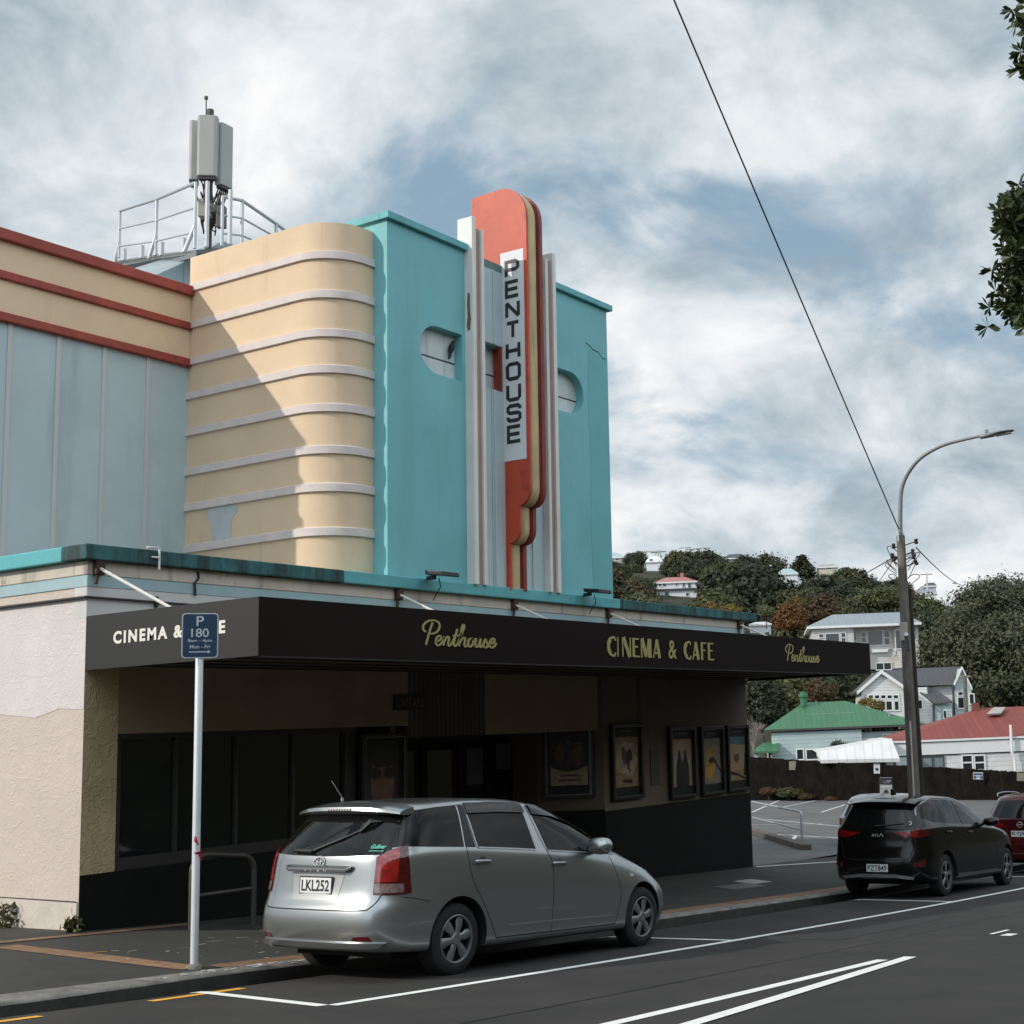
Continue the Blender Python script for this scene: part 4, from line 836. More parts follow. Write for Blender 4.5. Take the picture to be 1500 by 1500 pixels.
a = g(-.30, 1.185); c = g(-.45, 1.275); b.tube([a, a.lerp(c, .55) + Vector((0, .015, .03)), c], [.004, .035, .004], 4); b.build('rear_wiper', black_p, parent=wish.root)
b = MB(); q = g(-.50, 1.045); ux = Vector((.10, -1, 0)).normalized(); uy = (g(-.55, 1.09) - g(-.55, 1.03)).normalized()
stk = mat('sticker_teal', (0.10, 0.45, 0.36), 0.5); 
text(b, 'Gulliver', g(-.49, 1.055) - Vector((-.012, 0, 0)), ux, uy, .155, .042, bold=.02, shear=.25, th=.002); text(b, 'DRIVING LIFE', g(-.49, 1.033) - Vector((-.012, 0, 0)), ux, uy, .15, .013, bold=.02, th=.002); b.build('sticker_lettering', stk, parent=wish.root)
wish.seam('tailgate_gap', RB([(.70, 1.03), (.69, .90), (.655, .70), (.60, .60), (.50, .575), (0, .572), (-.50, .575), (-.60, .60), (-.655, .70), (-.69, .90), (-.70, 1.03)]), B_, .010, mirror=False)
for sg in (1, -1):
    def TL(pts): return [(-.85, -y * sg, z) for y, z in pts]
    D3 = (.72, .69 * sg, 0)
    tl = wish.patch('tail_lamp', [(-.86, -.665 * sg, .70), (-.82, -.73 * sg, .695), (-.68, -.80 * sg, .70), (-.60, -.83 * sg, .71)], [(-.83, -.655 * sg, .995), (-.78, -.72 * sg, 1.045), (-.68, -.77 * sg, 1.075), (-.63, -.80 * sg, 1.085)], D3, tail_dark, off=.010, nu=12, nv=12)
    wish.patch('red_lens', [(-.86, -.670 * sg, .80), (-.80, -.74 * sg, .80), (-.72, -.79 * sg, .80)], [(-.83, -.665 * sg, .985), (-.78, -.72 * sg, 1.035), (-.69, -.77 * sg, 1.065)], D3, tail_red, off=.0135, nu=8, nv=10, parent=tl)
    wish.patch('clear_lens', [(-.86, -.680 * sg, .715), (-.82, -.73 * sg, .71), (-.66, -.80 * sg, .715)], [(-.86, -.672 * sg, .785), (-.80, -.73 * sg, .785), (-.66, -.80 * sg, .785)], D3, tail_clear, off=.0135, nu=8, nv=4, parent=tl)
wish.patch('plate_recess', RB([(.25, .645), (-.25, .645)]), RB([(.30, .865), (-.30, .865)]), B_, mat('silver_recess', (0.37, 0.38, 0.38), 0.35, 0.4), off=.003)
b = MB(); q = wish.proj((-.9, 0, .885), B_, 0); rows = []
b.prism([(q.x - .008, .385, .90), (q.x - .036, .33, .872), (q.x - .036, -.33, .872), (q.x - .008, -.385, .90), (q.x + .02, -.33, .90), (q.x + .02, .33, .90)], (0, 0, .030)); gb = b.build('garnish_bar', mat('garnish_grey', (0.22, 0.22, 0.22), 0.25, 0.8), parent=wish.root, bevel=.006)
b = MB()
for k, c in enumerate('WISH'): text(b, c, (q.x - .0375, .13 - k * .075, .878), (0, -1, 0), (0, 0, 1), .026 if c != 'I' else .007, .018, bold=.01, th=.002)
b.build('lettering', emblem_m, parent=gb)
q = wish.proj((-.9, 0, .955), B_, .006); b = MB(); U, V_ = (0, 1, 0), (.1, 0, 1)
ring(b, q, .062, .043, .0055, U, V_); ring(b, q, .020, .041, .0045, U, V_); ring(b, q + Vector((0, 0, .017)), .043, .020, .0045, U, V_); b.build('emblem', emblem_m, parent=wish.root, smooth=60)
q = wish.proj((-.9, 0, .75), B_, 0); plate(wish, q.x - .004, 0, .702, .36, .125, 'LKL252', lab='white plate reading LKL252 in a black frame')
b = MB(); text(b, 'NEW ZEALAND', (q.x - .0115, .05, .672), (0, -1, 0), (0, 0, 1), .19, .014, bold=.01, th=.0015); b.build('frame_lettering', plate_w, parent=wish.root)
b = MB(); text(b, 'X version', (wish.proj((-.9, -.35, .60), B_, .002).x, -.33, .598), (0, -1, 0), (0, 0, 1), .13, .014, th=.002, shear=.2); b.build('badge_lettering', mat('badge_grey', (0.1, 0.1, 0.1), 0.4), parent=wish.root)
wish.patch('bumper_strip', RB([(.66, .285), (0, .28), (-.66, .285), ]), RB([(.70, .325), (0, .325), (-.70, .325)]), B_, silver, off=.022, th=.03, nu=20, nv=3)
for sg in (1, -1): wish.patch('reflector', RB([(.62 * sg, .335), (.45 * sg, .333)]), RB([(.60 * sg, .375), (.48 * sg, .372)]), B_, tail_dark, off=.006, nu=5, nv=2)
wish.seam('bumper_gap', RS([(-.62, .675), (-.50, .66), (-.36, .63)]), R_, .007)
for sg in (1, -1):
    wish.patch('head_lamp', [(3.05, -.70 * sg, .765), (3.25, -.64 * sg, .70), (3.47, -.53 * sg, .61)], [(3.0, -.66 * sg, .86), (3.2, -.58 * sg, .80), (3.40, -.46 * sg, .70)], (-.45, .45 * sg, -.77), lamp_clear, off=.006)
    wish.patch('side_repeater', [(2.55, -.85 * sg, .715), (2.61, -.85 * sg, .712)], [(2.55, -.85 * sg, .745), (2.61, -.85 * sg, .742)], (0, sg, 0), lamp_clear, off=.008, nu=3, nv=2)
wish.patch('windscreen', [(2.62, .60, 1.2), (2.74, .3, 1.2), (2.76, 0, 1.2), (2.74, -.3, 1.2), (2.62, -.60, 1.2)], [(1.62, .52, 1.3), (1.74, .25, 1.3), (1.76, 0, 1.3), (1.74, -.25, 1.3), (1.62, -.52, 1.3)], (0, 0, -1), glass_car, off=.005, nu=20)
b = MB(); b.tube([(-.28, .35, 1.46), (-.28, .35, 1.49)], .014, 8); b.tube([(-.28, .35, 1.49), (-.42, .35, 1.64)], .0018, 6); b.build('aerial', chrome, parent=wish.root)
b = MB(); b.box((-.5, -.55, .17), (3.0, .55, .26)); b.build('underbody', well_m, parent=wish.root)
for x in (0, 2.80):
    for sg in (-1, 1): wish.wheel(x, sg, 6, rim_silver)
wish.place(9.0, 8.93)
# ---- black crossover further down the kerb
blackp = mat('black_car_paint', (0.0055, 0.005, 0.005), 0.16, 0.0, coat=0.35, spec=0.3)
NL = [
    dict(xr=-.72, xf=3.45, w=[(-.8, .72), (3.5, .70)], z=[(-.8, .28), (0, .22), (3.5, .22)]),
    dict(xr=-.80, xf=3.60, w=[(-.9, .79), (0, .845), (2.8, .845), (3.6, .76)], z=[(-.9, .27), (0, .22), (3.6, .22)], crease=.3),
    dict(xr=-.875, xf=3.70, w=[(-.9, .82), (0, .855), (2.8, .855), (3.6, .79)], z=[(-.9, .42), (3.6, .42)], rc=(.28, .07, .014)),
    dict(xr=-.87, xf=3.70, w=[(-.9, .82), (0, .85), (2.8, .855), (3.6, .79)], z=[(-.9, .62), (3.6, .62)], rc=(.28, .07, .014), crease=.15),
    dict(xr=-.82, xf=3.64, w=[(-.9, .795), (0, .845), (2.8, .85), (3.6, .77)], z=[(-.9, .80), (2.8, .82), (3.6, .78)], rc=(.22, .05, .012)),
    dict(xr=-.83, xf=3.48, w=[(-.9, .775), (0, .83), (2.8, .82), (3.5, .70)], z=[(-.9, 1.045), (0, 1.06), (1.5, 1.02), (2.3, 1.0), (3.0, .93), (3.5, .84)], rc=(.24, .06, .012), fc=(.5, .17, .04), crease=.3),
    dict(xr=-.80, xf=2.62, w=[(-.9, .72), (0, .80), (1.8, .80), (2.3, .75), (2.7, .66)], z=[(-.9, 1.09), (0, 1.12), (1.5, 1.06), (2.2, 1.035), (2.7, 1.06)], rc=(.25, .06, .012), fc=(.42, .14, .04)),
    dict(xr=-.60, xf=1.62, w=[(-.6, .575), (0, .645), (.9, .65), (1.5, .60), (1.8, .56)], z=[(-.65, 1.445), (-.3, 1.49), (.3, 1.525), (.9, 1.505), (1.3, 1.45), (1.75, 1.36)], rc=(.22, .05, .012), fc=(.34, .10, .025), crown=.03),
    dict(xr=-.50, xf=1.40, w=[(-.6, .48), (0, .55), (.9, .55), (1.5, .48)], z=[(-.65, 1.485), (-.3, 1.525), (.3, 1.56), (.9, 1.54), (1.42, 1.45)], rc=(.18, .05, .01), fc=(.3, .08, .02), crown=.03),
]
kia = Car('crossover', 'black crossover parked at the kerb beyond the cinema, in front of the wooden pole', blackp, NL, side_t, (0, 2.86), .325)
kia.patch('window', RS([(-.56, 1.21), (-.30, 1.145), (-.02, 1.135)]), RS([(-.50, 1.33), (-.36, 1.43), (-.06, 1.475)]), R_, glass_side, mirror=True)
kia.patch('window', RS([(.02, 1.13), (.4, 1.115), (.70, 1.105)]), RS([(-.02, 1.475), (.3, 1.485), (.62, 1.475)]), R_, glass_side, mirror=True)
kia.patch('window', RS([(.78, 1.10), (1.4, 1.075), (2.1, 1.06)]), RS([(.70, 1.475), (1.05, 1.43), (1.55, 1.29), (2.12, 1.085)]), R_, glass_side, mirror=True, nu=18)
kia.seam('window_trim', RS([(-.60, 1.25), (-.48, 1.40), (-.1, 1.50), (.3, 1.512), (.8, 1.50), (1.2, 1.42), (1.7, 1.27), (2.2, 1.08)]), R_, .014, mat('dark_chrome_trim', (0.25, 0.25, 0.25), 0.25, 0.8), off=.005)
kia.seam('door_gap', RS([(-.02, 1.5), (.03, 1.1), (.08, .85), (.30, .6), (.42, .35)]), R_); kia.seam('door_gap', RS([(.68, 1.5), (.76, 1.1), (.86, .8), (.88, .33)]), R_); kia.seam('door_gap', RS([(2.1, 1.05), (2.2, .8), (2.3, .5), (2.25, .33)]), R_)
kia.seam('sill_trim', RS([(.40, .315), (1.3, .30), (2.25, .30)]), R_, .05, mat('sill_grey', (0.10, 0.10, 0.10), 0.4, 0.3), off=.012)
for x, z in ((.14, .985), (1.05, .96)):
    for sg in (-1, 1):
        q = kia.proj((x, sg * .8, z), (0, -sg, 0), 0); b = MB(); b.tube(catmull([(x - .10, q.y + sg * .006, z), (x - .06, q.y + sg * .028, z + .003), (x + .05, q.y + sg * .028, z + .001), (x + .10, q.y + sg * .006, z - .004)], 4), .013, 8); b.build('door_handle', blackp, parent=kia.root, smooth=60)
for sg in (-1, 1):
    b = MB(); b.lathe([(.012, -.10), (.075, -.095), (.10, -.05), (.105, .02), (.09, .08), (.05, .105), (.005, .11)], Matrix.Translation((1.74, sg * .95, 1.11)) @ Matrix.Diagonal((.9, 1.2, .72, 1)) @ Matrix.Rotation(pi / 2, 4, 'X'), 18)
    mo = b.build('side_mirror', blackp, parent=kia.root, smooth=60); b = MB(); b.prism([(1.74, sg * .76, 1.05), (1.86, sg * .76, 1.05), (1.82, sg * .92, 1.09), (1.74, sg * .92, 1.09)], (0, 0, .03)); b.build('mirror_arm', black_p, parent=mo)
kia.patch('rear_window', RB([(.58, 1.09), (.3, 1.075), (0, 1.07), (-.3, 1.075), (-.60, 1.09)]), RB([(.50, 1.40), (.3, 1.42), (0, 1.425), (-.3, 1.42), (-.50, 1.40)]), B_, glass_car, off=.005, nu=24)
b = MB(); rows = []
for k in range(13):
    y = .58 - 1.16 * k / 12; e = (abs(y) / .58) ** 3
    rows.append([(-.42 + .02 * e, y, 1.525 - .05 * e), (-.60 + .05 * e, y, 1.50 - .05 * e), (-.73 + .12 * e, y, 1.465 - .04 * e), (-.73 + .12 * e, y, 1.445 - .03 * e), (-.60 + .1 * e, y, 1.435 - .02 * e), (-.42 + .04 * e, y, 1.44)])
b.grid(rows); b.add(rows[0], [tuple(range(6))]); b.add(rows[-1], [tuple(range(6))]); b.build('rear_spoiler', blackp, parent=kia.root, smooth=50)
b = MB(); g = lambda y, z: kia.proj((-.9, y, z), (1, 0, 0), .018); b.tube([g(.02, 1.085), g(-.2, 1.10), g(-.45, 1.125)], [.016, .010, .006], 6); b.build('rear_wiper', black_p, parent=kia.root)
for sg in (1, -1):
    D3 = (.75, .66 * sg, 0)
    tl = kia.patch('tail_lamp', [(-.9, -.36 * sg, .985), (-.86, -.52 * sg, .915), (-.75, -.70 * sg, .91), (-.55, -.80 * sg, .955)], [(-.9, -.36 * sg, 1.01), (-.86, -.52 * sg, 1.02), (-.75, -.70 * sg, 1.05), (-.55, -.80 * sg, 1.00)], D3, tail_dark, off=.010, nu=14, nv=6)
    kia.patch('red_lens', [(-.9, -.42 * sg, .975), (-.86, -.52 * sg, .935), (-.75, -.67 * sg, .93)], [(-.9, -.42 * sg, 1.0), (-.86, -.52 * sg, 1.005), (-.75, -.67 * sg, 1.025)], D3, tail_red, off=.0135, nu=8, nv=4, parent=tl)
    kia.patch('reflector', [(-.85, -.66 * sg, .475), (-.72, -.79 * sg, .49)], [(-.85, -.64 * sg, .535), (-.72, -.79 * sg, .60)], D3, tail_dark, off=.008, nu=5, nv=3)
kia.seam('tailgate_gap', RB([(.62, 1.06), (.64, .93), (.58, .70), (.5, .60), (0, .585), (-.5, .60), (-.58, .70), (-.64, .93), (-.62, 1.06)]), B_, .009, mirror=False)
kia.patch('skid_plate', RB([(.58, .295), (.3, .325), (0, .33), (-.3, .325), (-.58, .295)]), RB([(.60, .335), (.3, .375), (0, .38), (-.3, .375), (-.60, .335)]), B_, mat('skid_silver', (0.38, 0.38, 0.38), 0.35, 0.6), off=.016, nu=24, nv=3)
q = kia.proj((-.95, -.02, .46), B_, 0); plate(kia, q.x - .004, -.03, .405, .36, .115, 'PZT849', frame=False, lab='white plate reading PZT849')
q = kia.proj((-.95, 0, .955), B_, .006); b = MB(); KS = {'K': [[(0, 0), (.08, 1)], [(.95, 1), (.2, .42), (.9, 0)]], 'I': [[(0, 0), (.3, 1)]], 'A': [[(0, 0), (.5, 1), (1, 0)]]}
for c, o_, w_ in (('K', 0.06, .075), ('I', -.025, .02), ('A', -.055, .075)):
    for st in KS[c]: stroke(b, st, .010, (q.x, o_, .935), (0, -1, 0), (0, 0, 1), w_, .042, th=.003)
b.build('emblem', emblem_m, parent=kia.root)
b = MB(); q = kia.proj((-.95, -.53, 1.13), B_, .008); b.lathe([(0, 0), (.035, 0), (.035, .002)], Matrix.Translation(q) @ Matrix.Rotation(-pi / 2 + .5, 4, 'Y'), 20, 0); b.lathe([(0, .003), (.022, .003), (.022, .0035)], Matrix.Translation(q) @ Matrix.Rotation(-pi / 2 + .5, 4, 'Y'), 20, 1); b.build('round_sticker', [plate_w, tail_red], parent=kia.root)
kia.patch('windscreen', [(2.45, .60, 1.2), (2.56, .3, 1.2), (2.58, 0, 1.2), (2.56, -.3, 1.2), (2.45, -.60, 1.2)], [(1.60, .52, 1.3), (1.70, .25, 1.3), (1.72, 0, 1.3), (1.70, -.25, 1.3), (1.60, -.52, 1.3)], (0, 0, -1), glass_car, off=.005, nu=20)
b = MB(); b.prism([(-.20, -.02, 1.555), (-.02, -.02, 1.565), (-.12, -.02, 1.66), (-.20, -.02, 1.66)], (0, .035, 0)); b.build('aerial_fin', blackp, parent=kia.root, bevel=.01)
b = MB(); b.box((-.5, -.55, .2), (3.1, .55, .3)); b.build('underbody', well_m, parent=kia.root)
for x in (0, 2.86):
    for sg in (-1, 1): kia.wheel(x, sg, 5, rim_silver, 'split', track=.845)
kia.place(20.15, 8.93)
# ---- red crossover at the frame edge, silver hatchback in the carpark
redp = mat('dark_red_paint', (0.085, 0.006, 0.009), 0.25, 0.35, coat=1.0)
def plain_car(name, label, paint, rear_mark, rails=True):
    c = Car(name, label, paint, NL, side_t, (0, 2.75), .325)
    c.patch('window', RS([(-.50, 1.16), (.02, 1.125)]), RS([(-.46, 1.37), (-.06, 1.46)]), R_, glass_car, mirror=True); c.patch('window', RS([(.06, 1.125), (.70, 1.105)]), RS([(.0, 1.47), (.62, 1.47)]), R_, glass_car, mirror=True)
    c.patch('window', RS([(.78, 1.10), (2.1, 1.06)]), RS([(.70, 1.475), (1.05, 1.43), (1.55, 1.29), (2.12, 1.085)]), R_, glass_car, mirror=True)
    c.patch('rear_window', RB([(.60, 1.09), (0, 1.07), (-.60, 1.09)]), RB([(.50, 1.41), (0, 1.43), (-.50, 1.41)]), B_, glass_car, off=.005, nu=16)
    for sg in (1, -1):
        c.patch('tail_lamp', [(-.9, -.44 * sg, .90), (-.8, -.66 * sg, .88), (-.55, -.80 * sg, .93)], [(-.9, -.44 * sg, .98), (-.8, -.66 * sg, 1.03), (-.55, -.80 * sg, 1.06)], (.75, .66 * sg, 0), tail_red, off=.010, nu=12, nv=6)
        if rails: b = MB(); b.tube(catmull([(-.45, sg * .56, 1.50), (-.3, sg * .60, 1.56), (.3, sg * .62, 1.585), (.9, sg * .60, 1.56), (1.05, sg * .58, 1.50)], 6), .014, 8); b.build('roof_rail', galv, parent=c.root, smooth=60)
        b = MB(); b.lathe([(.012, -.10), (.09, -.08), (.105, .02), (.05, .105), (.005, .11)], Matrix.Translation((1.74, sg * .95, 1.11)) @ Matrix.Diagonal((.9, 1.2, .72, 1)) @ Matrix.Rotation(pi / 2, 4, 'X'), 14); b.build('side_mirror', paint, parent=c.root, smooth=60)
    c.seam('tailgate_gap', RB([(.62, 1.06), (.64, .93), (.58, .70), (.5, .60), (0, .585), (-.5, .60), (-.58, .70), (-.64, .93), (-.62, 1.06)]), B_, .009, mirror=False)
    b = MB(); b.box((-.5, -.55, .2), (3.0, .55, .3)); b.build('underbody', well_m, parent=c.root)
    for x in (0, 2.75):
        for sg in (-1, 1): c.wheel(x, sg, 5, rim_silver, 'split', track=.845)
    return c
rc_ = plain_car('red_crossover', 'dark red crossover with roof rails at the far right, ahead of the black one', redp, 0)
q = rc_.proj((-.95, 0, .955), B_, .006); b = MB(); ring(b, q, .05, .05, .007, (0, 1, 0), (0, 0, 1)); b.box((q.x - .006, -.075, q.z - .008), (q.x + .002, .075, q.z + .008)); b.build('emblem', emblem_m, parent=rc_.root)
q = rc_.proj((-.95, 0, .78), B_, 0); plate(rc_, q.x - .004, 0, .72, .36, .115, 'KYJ53', frame=False, lab='white plate partly out of view')
rc_.place(26.75, 8.85)
sc_ = plain_car('silver_hatchback', 'silver hatchback in the carpark, mostly hidden behind the black crossover', silver, 0, False)
p = at(1234, 1192, 31); sc_.root.rotation_euler = (0, radians(1.6), 0.12); sc_.root.location = (p.x + .80, p.y - .54, p.z - 1.16)
# ================================================================== STREET FURNITURE
alum = mat('white_aluminium_pole', (0.62, 0.65, 0.68), 0.45, 0.2, var=0.06, vs=5, streak=((0.42, 0.42, 0.42), 0.4, 8, 0.6))
ps = thing('parking_sign', 'blue parking sign on a slim white pole at the kerb', 'sign', (8.065, 10.24, zfoot(8.065, 10.24)))
zb = ps.location.z; ht = 1.16 - zb
b = MB(); b.lathe([(.033, -.02), (.033, ht - .16), (.031, ht - .155), (0, ht - .155)], None, 20); b.build('pole', alum, parent=ps, smooth=60)
b = MB(); b.lathe([(.07, -.03), (.065, .02), (.05, .035), (.036, .04)], None, 16); b.build('footing', conc, parent=ps, smooth=40)
b = MB(); tr_ = [(0, 1.52, 1), (.02, 1.58, 1)]; b.prism([(-.034, -.006, .98), (.034, -.01, .90), (.034, -.02, .965), (.01, -.036, .99)], (0, -.022, 0)); b.prism([(-.035, -.012, 1.08), (-.01, -.03, 1.045), (-.03, -.012, 1.12)], (0, -.02, 0)); b.build('torn_tape', mat('red_tape', (0.30, 0.02, 0.03), 0.5), parent=ps)
signb = mat('sign_blue', (0.018, 0.045, 0.095), 0.4, var=0.08, vs=6); signw = mat('sign_white', (0.55, 0.59, 0.62), 0.4)
AZ = -0.62                                     # the plate is turned a little towards the camera
ca, sa = cos(AZ), sin(AZ); UX = Vector((ca, sa, 0)); UY = Vector((0, 0, 1)); UN = Vector((sa, -ca, 0))
def rr_plate(w_, h_, r, c, th, off):
    P = []
    for (sx, sy, a0) in ((1, 1, 0), (-1, 1, pi / 2), (-1, -1, pi), (1, -1, 3 * pi / 2)):
        for k in range(6):
            a = a0 + pi / 2 * k / 5; P.append(c + UX * (sx * (w_ / 2 - r) + r * cos(a)) + UY * (sy * (h_ / 2 - r) + r * sin(a)) + UN * off)
    b = MB(); b.prism(P, UN * th); return b
c0 = Vector((0, 0, ht - .185)) + UN * .036
pl = rr_plate(.30, .40, .03, c0, .004, 0).build('sign_plate', signw, parent=ps)
rr_plate(.282, .382, .024, c0, .0015, .004).build('sign_face', signb, parent=pl)
b = MB(); F0 = c0 + UN * .0056
for t_, y, wd, h_ in (('P', .085, .062, .088), ('180', -.015, .145, .078), ('8am - 4pm', -.065, .20, .034), ('Mon - Fri', -.115, .165, .032)):
    text(b, t_, F0 - UX * wd / 2 + UY * y, UX, UY, wd, h_, bold=.012, th=.001)
b.add([F0 + UX * x + UY * y for x, y in ((-.09, -.150), (.07, -.150), (.07, -.141), (-.09, -.141))] + [F0 + UX * x + UY * y for x, y in ((.065, -.162), (.09, -.1455), (.065, -.129))], [(0, 1, 2, 3), (4, 5, 6)])
b.build('lettering', mat('sign_letter_grey', (0.48, 0.53, 0.57), 0.4), parent=pl)
steel_d = mat('dull_steel_tube', (0.085, 0.076, 0.068), 0.5, 0.5, var=0.15, vs=8)
hp = thing('bike_rack', 'tubular steel hoop bike rack on the footpath by the shop windows', 'bike rack', (9.60, 12.25, zfoot(9.6, 12.25)))
zr_ = zfoot(10.4, 12.25) - zfoot(9.6, 12.25)
b = MB(); pts = [(0, 0, -.05), (0, 0, .58)] + [(.17 - .17 * cos(a), 0, .58 + .17 * sin(a)) for a in [pi / 2 * k / 6 for k in range(1, 7)]] + [(.62, 0, .75 + zr_)] + [(.62 + .17 * sin(a), 0, .58 + zr_ + .17 * cos(a)) for a in [pi / 2 * k / 6 for k in range(1, 7)]] + [(.79, 0, zr_ - .05)]
b.tube(pts, .031, 12); b.build('hoop', steel_d, parent=hp, smooth=60)
b = MB(); b.tube([(.0, 0, .34), (.79, 0, .33)], .022, 10); b.build('crossbar', steel_d, parent=hp, smooth=60)
# wooden pole with lamp arm
wood = mat('weathered_pole_wood', (0.15, 0.13, 0.11), 0.9, var=0.3, vs=3, streak=((0.035, 0.027, 0.022), 0.75, 7, 0.52), bump=0.4, bs=25)
wood_d = mat('dark_pole_wood', (0.035, 0.028, 0.023), 0.9, var=0.3, vs=5)
PY_ = 10.22; PX = onY(1337, 1120, PY_).x; pb = zfoot(PX, PY_)
up = thing('lamp_pole', 'weathered wooden pole with a curved grey street lamp arm and wires', 'street lamp', (PX, PY_, pb))
top = onX(1325, 786, PX); top.y = PY_; H_ = onY(1325, 786, PY_).z - pb
b = MB(); b.tube([(0, 0, -.3), (0, 0, H_ * .5), (0, 0, H_)], [.125, .105, .082], 14); b.build('pole', wood, parent=up, smooth=60)
b = MB(); b.tube([(.12, -.09, -.3), (.11, -.085, H_ - 1.05)], [.075, .045], 10); b.build('stub_pole', wood_d, parent=up, smooth=60)
b = MB(); b.tube([(-.125, -.045, -.2), (-.112, -.04, 2.9)], .018, 8); b.build('conduit', mat('conduit_white', (0.5, 0.5, 0.48), 0.6), parent=up, smooth=60)
b = MB(); b.box((-.165, -.08, H_ - 2.05), (-.08, .06, H_ - 1.70)); b.build('meter_box', mat('putty_box', (0.40, 0.37, 0.31), 0.6, var=0.1, vs=8), parent=up, bevel=.01)
b = MB(); b.tube([(-.12, 0, H_ - .12), (-.12, 0, H_ + .05), (.12, 0, H_ + .05), (.12, 0, H_ - .12)], .016, 6); b.tube([(-.1, -.08, H_ - 2.2), (-.45, -.2, H_ - 1.95)], .045, 8); b.build('bracket', galv, parent=up)
inv = Vector((PX, PY_, pb))
def loc(px, py, X=PX): return onX(px, py, X) - inv
b = MB(); arm = [Vector((0, 0, H_ - .25)), Vector((0, 0, H_ + .08))] + [loc(*q) for q in ((1319, 745), (1321, 716), (1331, 692), (1350, 670), (1380, 653), (1412, 644), (1440, 638))]
for q in arm[2:]: pass
b.tube(catmull(arm, 5), [.045] * 5 + [.045 - .02 * k / 40 for k in range(36)], 10); b.build('lamp_arm', mat('arm_grey', (0.19, 0.20, 0.195), 0.6, 0.2, var=0.1, vs=6), parent=up, smooth=60)
a0 = loc(1436, 640); a1 = loc(1485, 630); t = (a1 - a0).normalized(); sd_ = t.cross(Vector((0, 0, 1))).normalized(); u2 = sd_.cross(t)
b = MB(); sec = []
for k, (wd, th) in enumerate(((.035, .045), (.055, .05), (.08, .05), (.12, .045), (.13, .04), (.11, .03), (.06, .015))):
    c = a0.lerp(a1, k / 6); sec.append([c + sd_ * (wd * cos(x)) + u2 * (th * sin(x)) for x in [2 * pi * j / 12 for j in range(13)]])
b.grid(sec); b.add(sec[0][:12], [tuple(range(12))]); b.add(sec[-1][:12], [tuple(range(12))]); lh = b.build('lamp_head', mat('lamp_grey', (0.22, 0.23, 0.24), 0.5, 0.3), parent=up, smooth=50)
b = MB(); b.prism([a0.lerp(a1, f) + sd_ * s - u2 * .046 for f, s in ((.45, .07), (.92, .07), (.92, -.07), (.45, -.07))], u2 * .004); b.build('lamp_lens', mat('lamp_lens', (0.45, 0.44, 0.40), 0.3), parent=lh)
b = MB(); b.lathe([(.035, 0), (.035, .06), (.03, .07), (0, .07)], Matrix.Translation(a0.lerp(a1, .2) + u2 * .045), 12); b.build('photocell', mat('photocell', (0.18, 0.22, 0.26), 0.4), parent=lh)
ins = mat('insulator_dark', (0.022, 0.020, 0.019), 0.6); rnd = random.Random(11)
for (px, py) in ((1309, 800), (1307, 814), (1311, 818), (1342, 793), (1337, 808), (1338, 815), (1342, 824)):
    c = loc(px, py); b = MB(); b.lathe([(0, -.055), (.03, -.05), (.042, -.02), (.025, 0), (.042, .02), (.03, .05), (0, .055)], Matrix.Translation(c) @ Matrix.Rotation(rnd.uniform(-.8, .8), 4, 'X'), 10)
    b.tube([c, (c.x * .2, c.y * .25, c.z - .05)], .012, 5); b.build('insulator', ins, parent=up, smooth=40)
b = MB()
for k in range(9):
    s = -1 if k < 5 else 1; z = H_ - .25 - rnd.random() * .6; a = Vector((0, -s * .1, z)); c = Vector((rnd.uniform(-.1, .1), -s * (.22 + rnd.random() * .15), z - rnd.uniform(-.1, .15))); d = Vector((0, -s * .12, z - rnd.uniform(.1, .3)))
    b.tube(catmull([a, (a + c) / 2 + Vector((0, 0, .06)), c, d], 5), .008, 5)
b.build('jumper_cable', ins, parent=up)
def wire(a, c, sag, label, r=.012):
    P = [Vector(a).lerp(Vector(c), k / 24) - Vector((0, 0, sag * 4 * (k / 24) * (1 - k / 24))) for k in range(25)]
    b = MB(); b.tube(P, r, 6); tag(b.build('overhead_wire', ins), label, 'wire')
wire(onX(1317, 776, PX), at(978, -22, 17), .02, 'long overhead wire crossing the sky from the lamp pole to the top of the view', .0125)
wire(onX(1310, 816, PX), at(1180, 872, 121), .3, 'wire running from the lamp pole down to the grey roofed two storey house', .012)
wire(onX(1310, 818, PX), at(1262, 868, 90), .3, 'short lower wire leaving the left side of the lamp pole', .010)
wire(onX(1342, 802, PX), at(1412, 858, 60), .15, 'wire running from the lamp pole into the big dark tree', .012)

# ================================================================== CARPARK
def zc(x, y): return -2.70 - .028 * (x - 23)
b = MB(); b.add([(22.26, 12.9, zc(22.26, 0)), (30, 12.9, zc(30, 0)), (64, 19.2, zc(64, 0)), (64, 45, zc(64, 0)), (22.26, 45, zc(22.26, 0))], [(0, 1, 2, 3, 4)]); tag(b.build('carpark', park_m), kind='structure')
dull = mat('worn_line_paint', (0.55, 0.55, 0.53), 0.7, var=0.2, vs=3)
for P in ([(45.3, 26.0), (60, 32.6)], [(48.8, 26.8), (59.4, 30.0)], [(45.0, 22.9), (52, 25.3)], [(36.0, 23.6), (37.4, 19.0)], [(33.6, 20.2), (30.4, 14.2)], [(40, 22.4), (35.5, 17.0)], [(31.9, 17.0), (28.5, 15.4)], [(43, 30), (38, 23)]):
    strip('bay_line', P, .10, zc, dull, dz=.006)
strip('bay_line', [(22.3, 12.75), (27, 12.0)], .08, zfoot, dull, dz=.006)
cr = thing('carpark_rail', 'grey tubular handrail on a low concrete kerb at the carpark entrance', 'railing', (27.4, 14.45, zc(27.4, 0)))
A = Vector((27.4, 14.45, zc(27.4, 0))); Bv = Vector((32.6, 18.7, zc(32.6, 0)))
dv = Bv - A
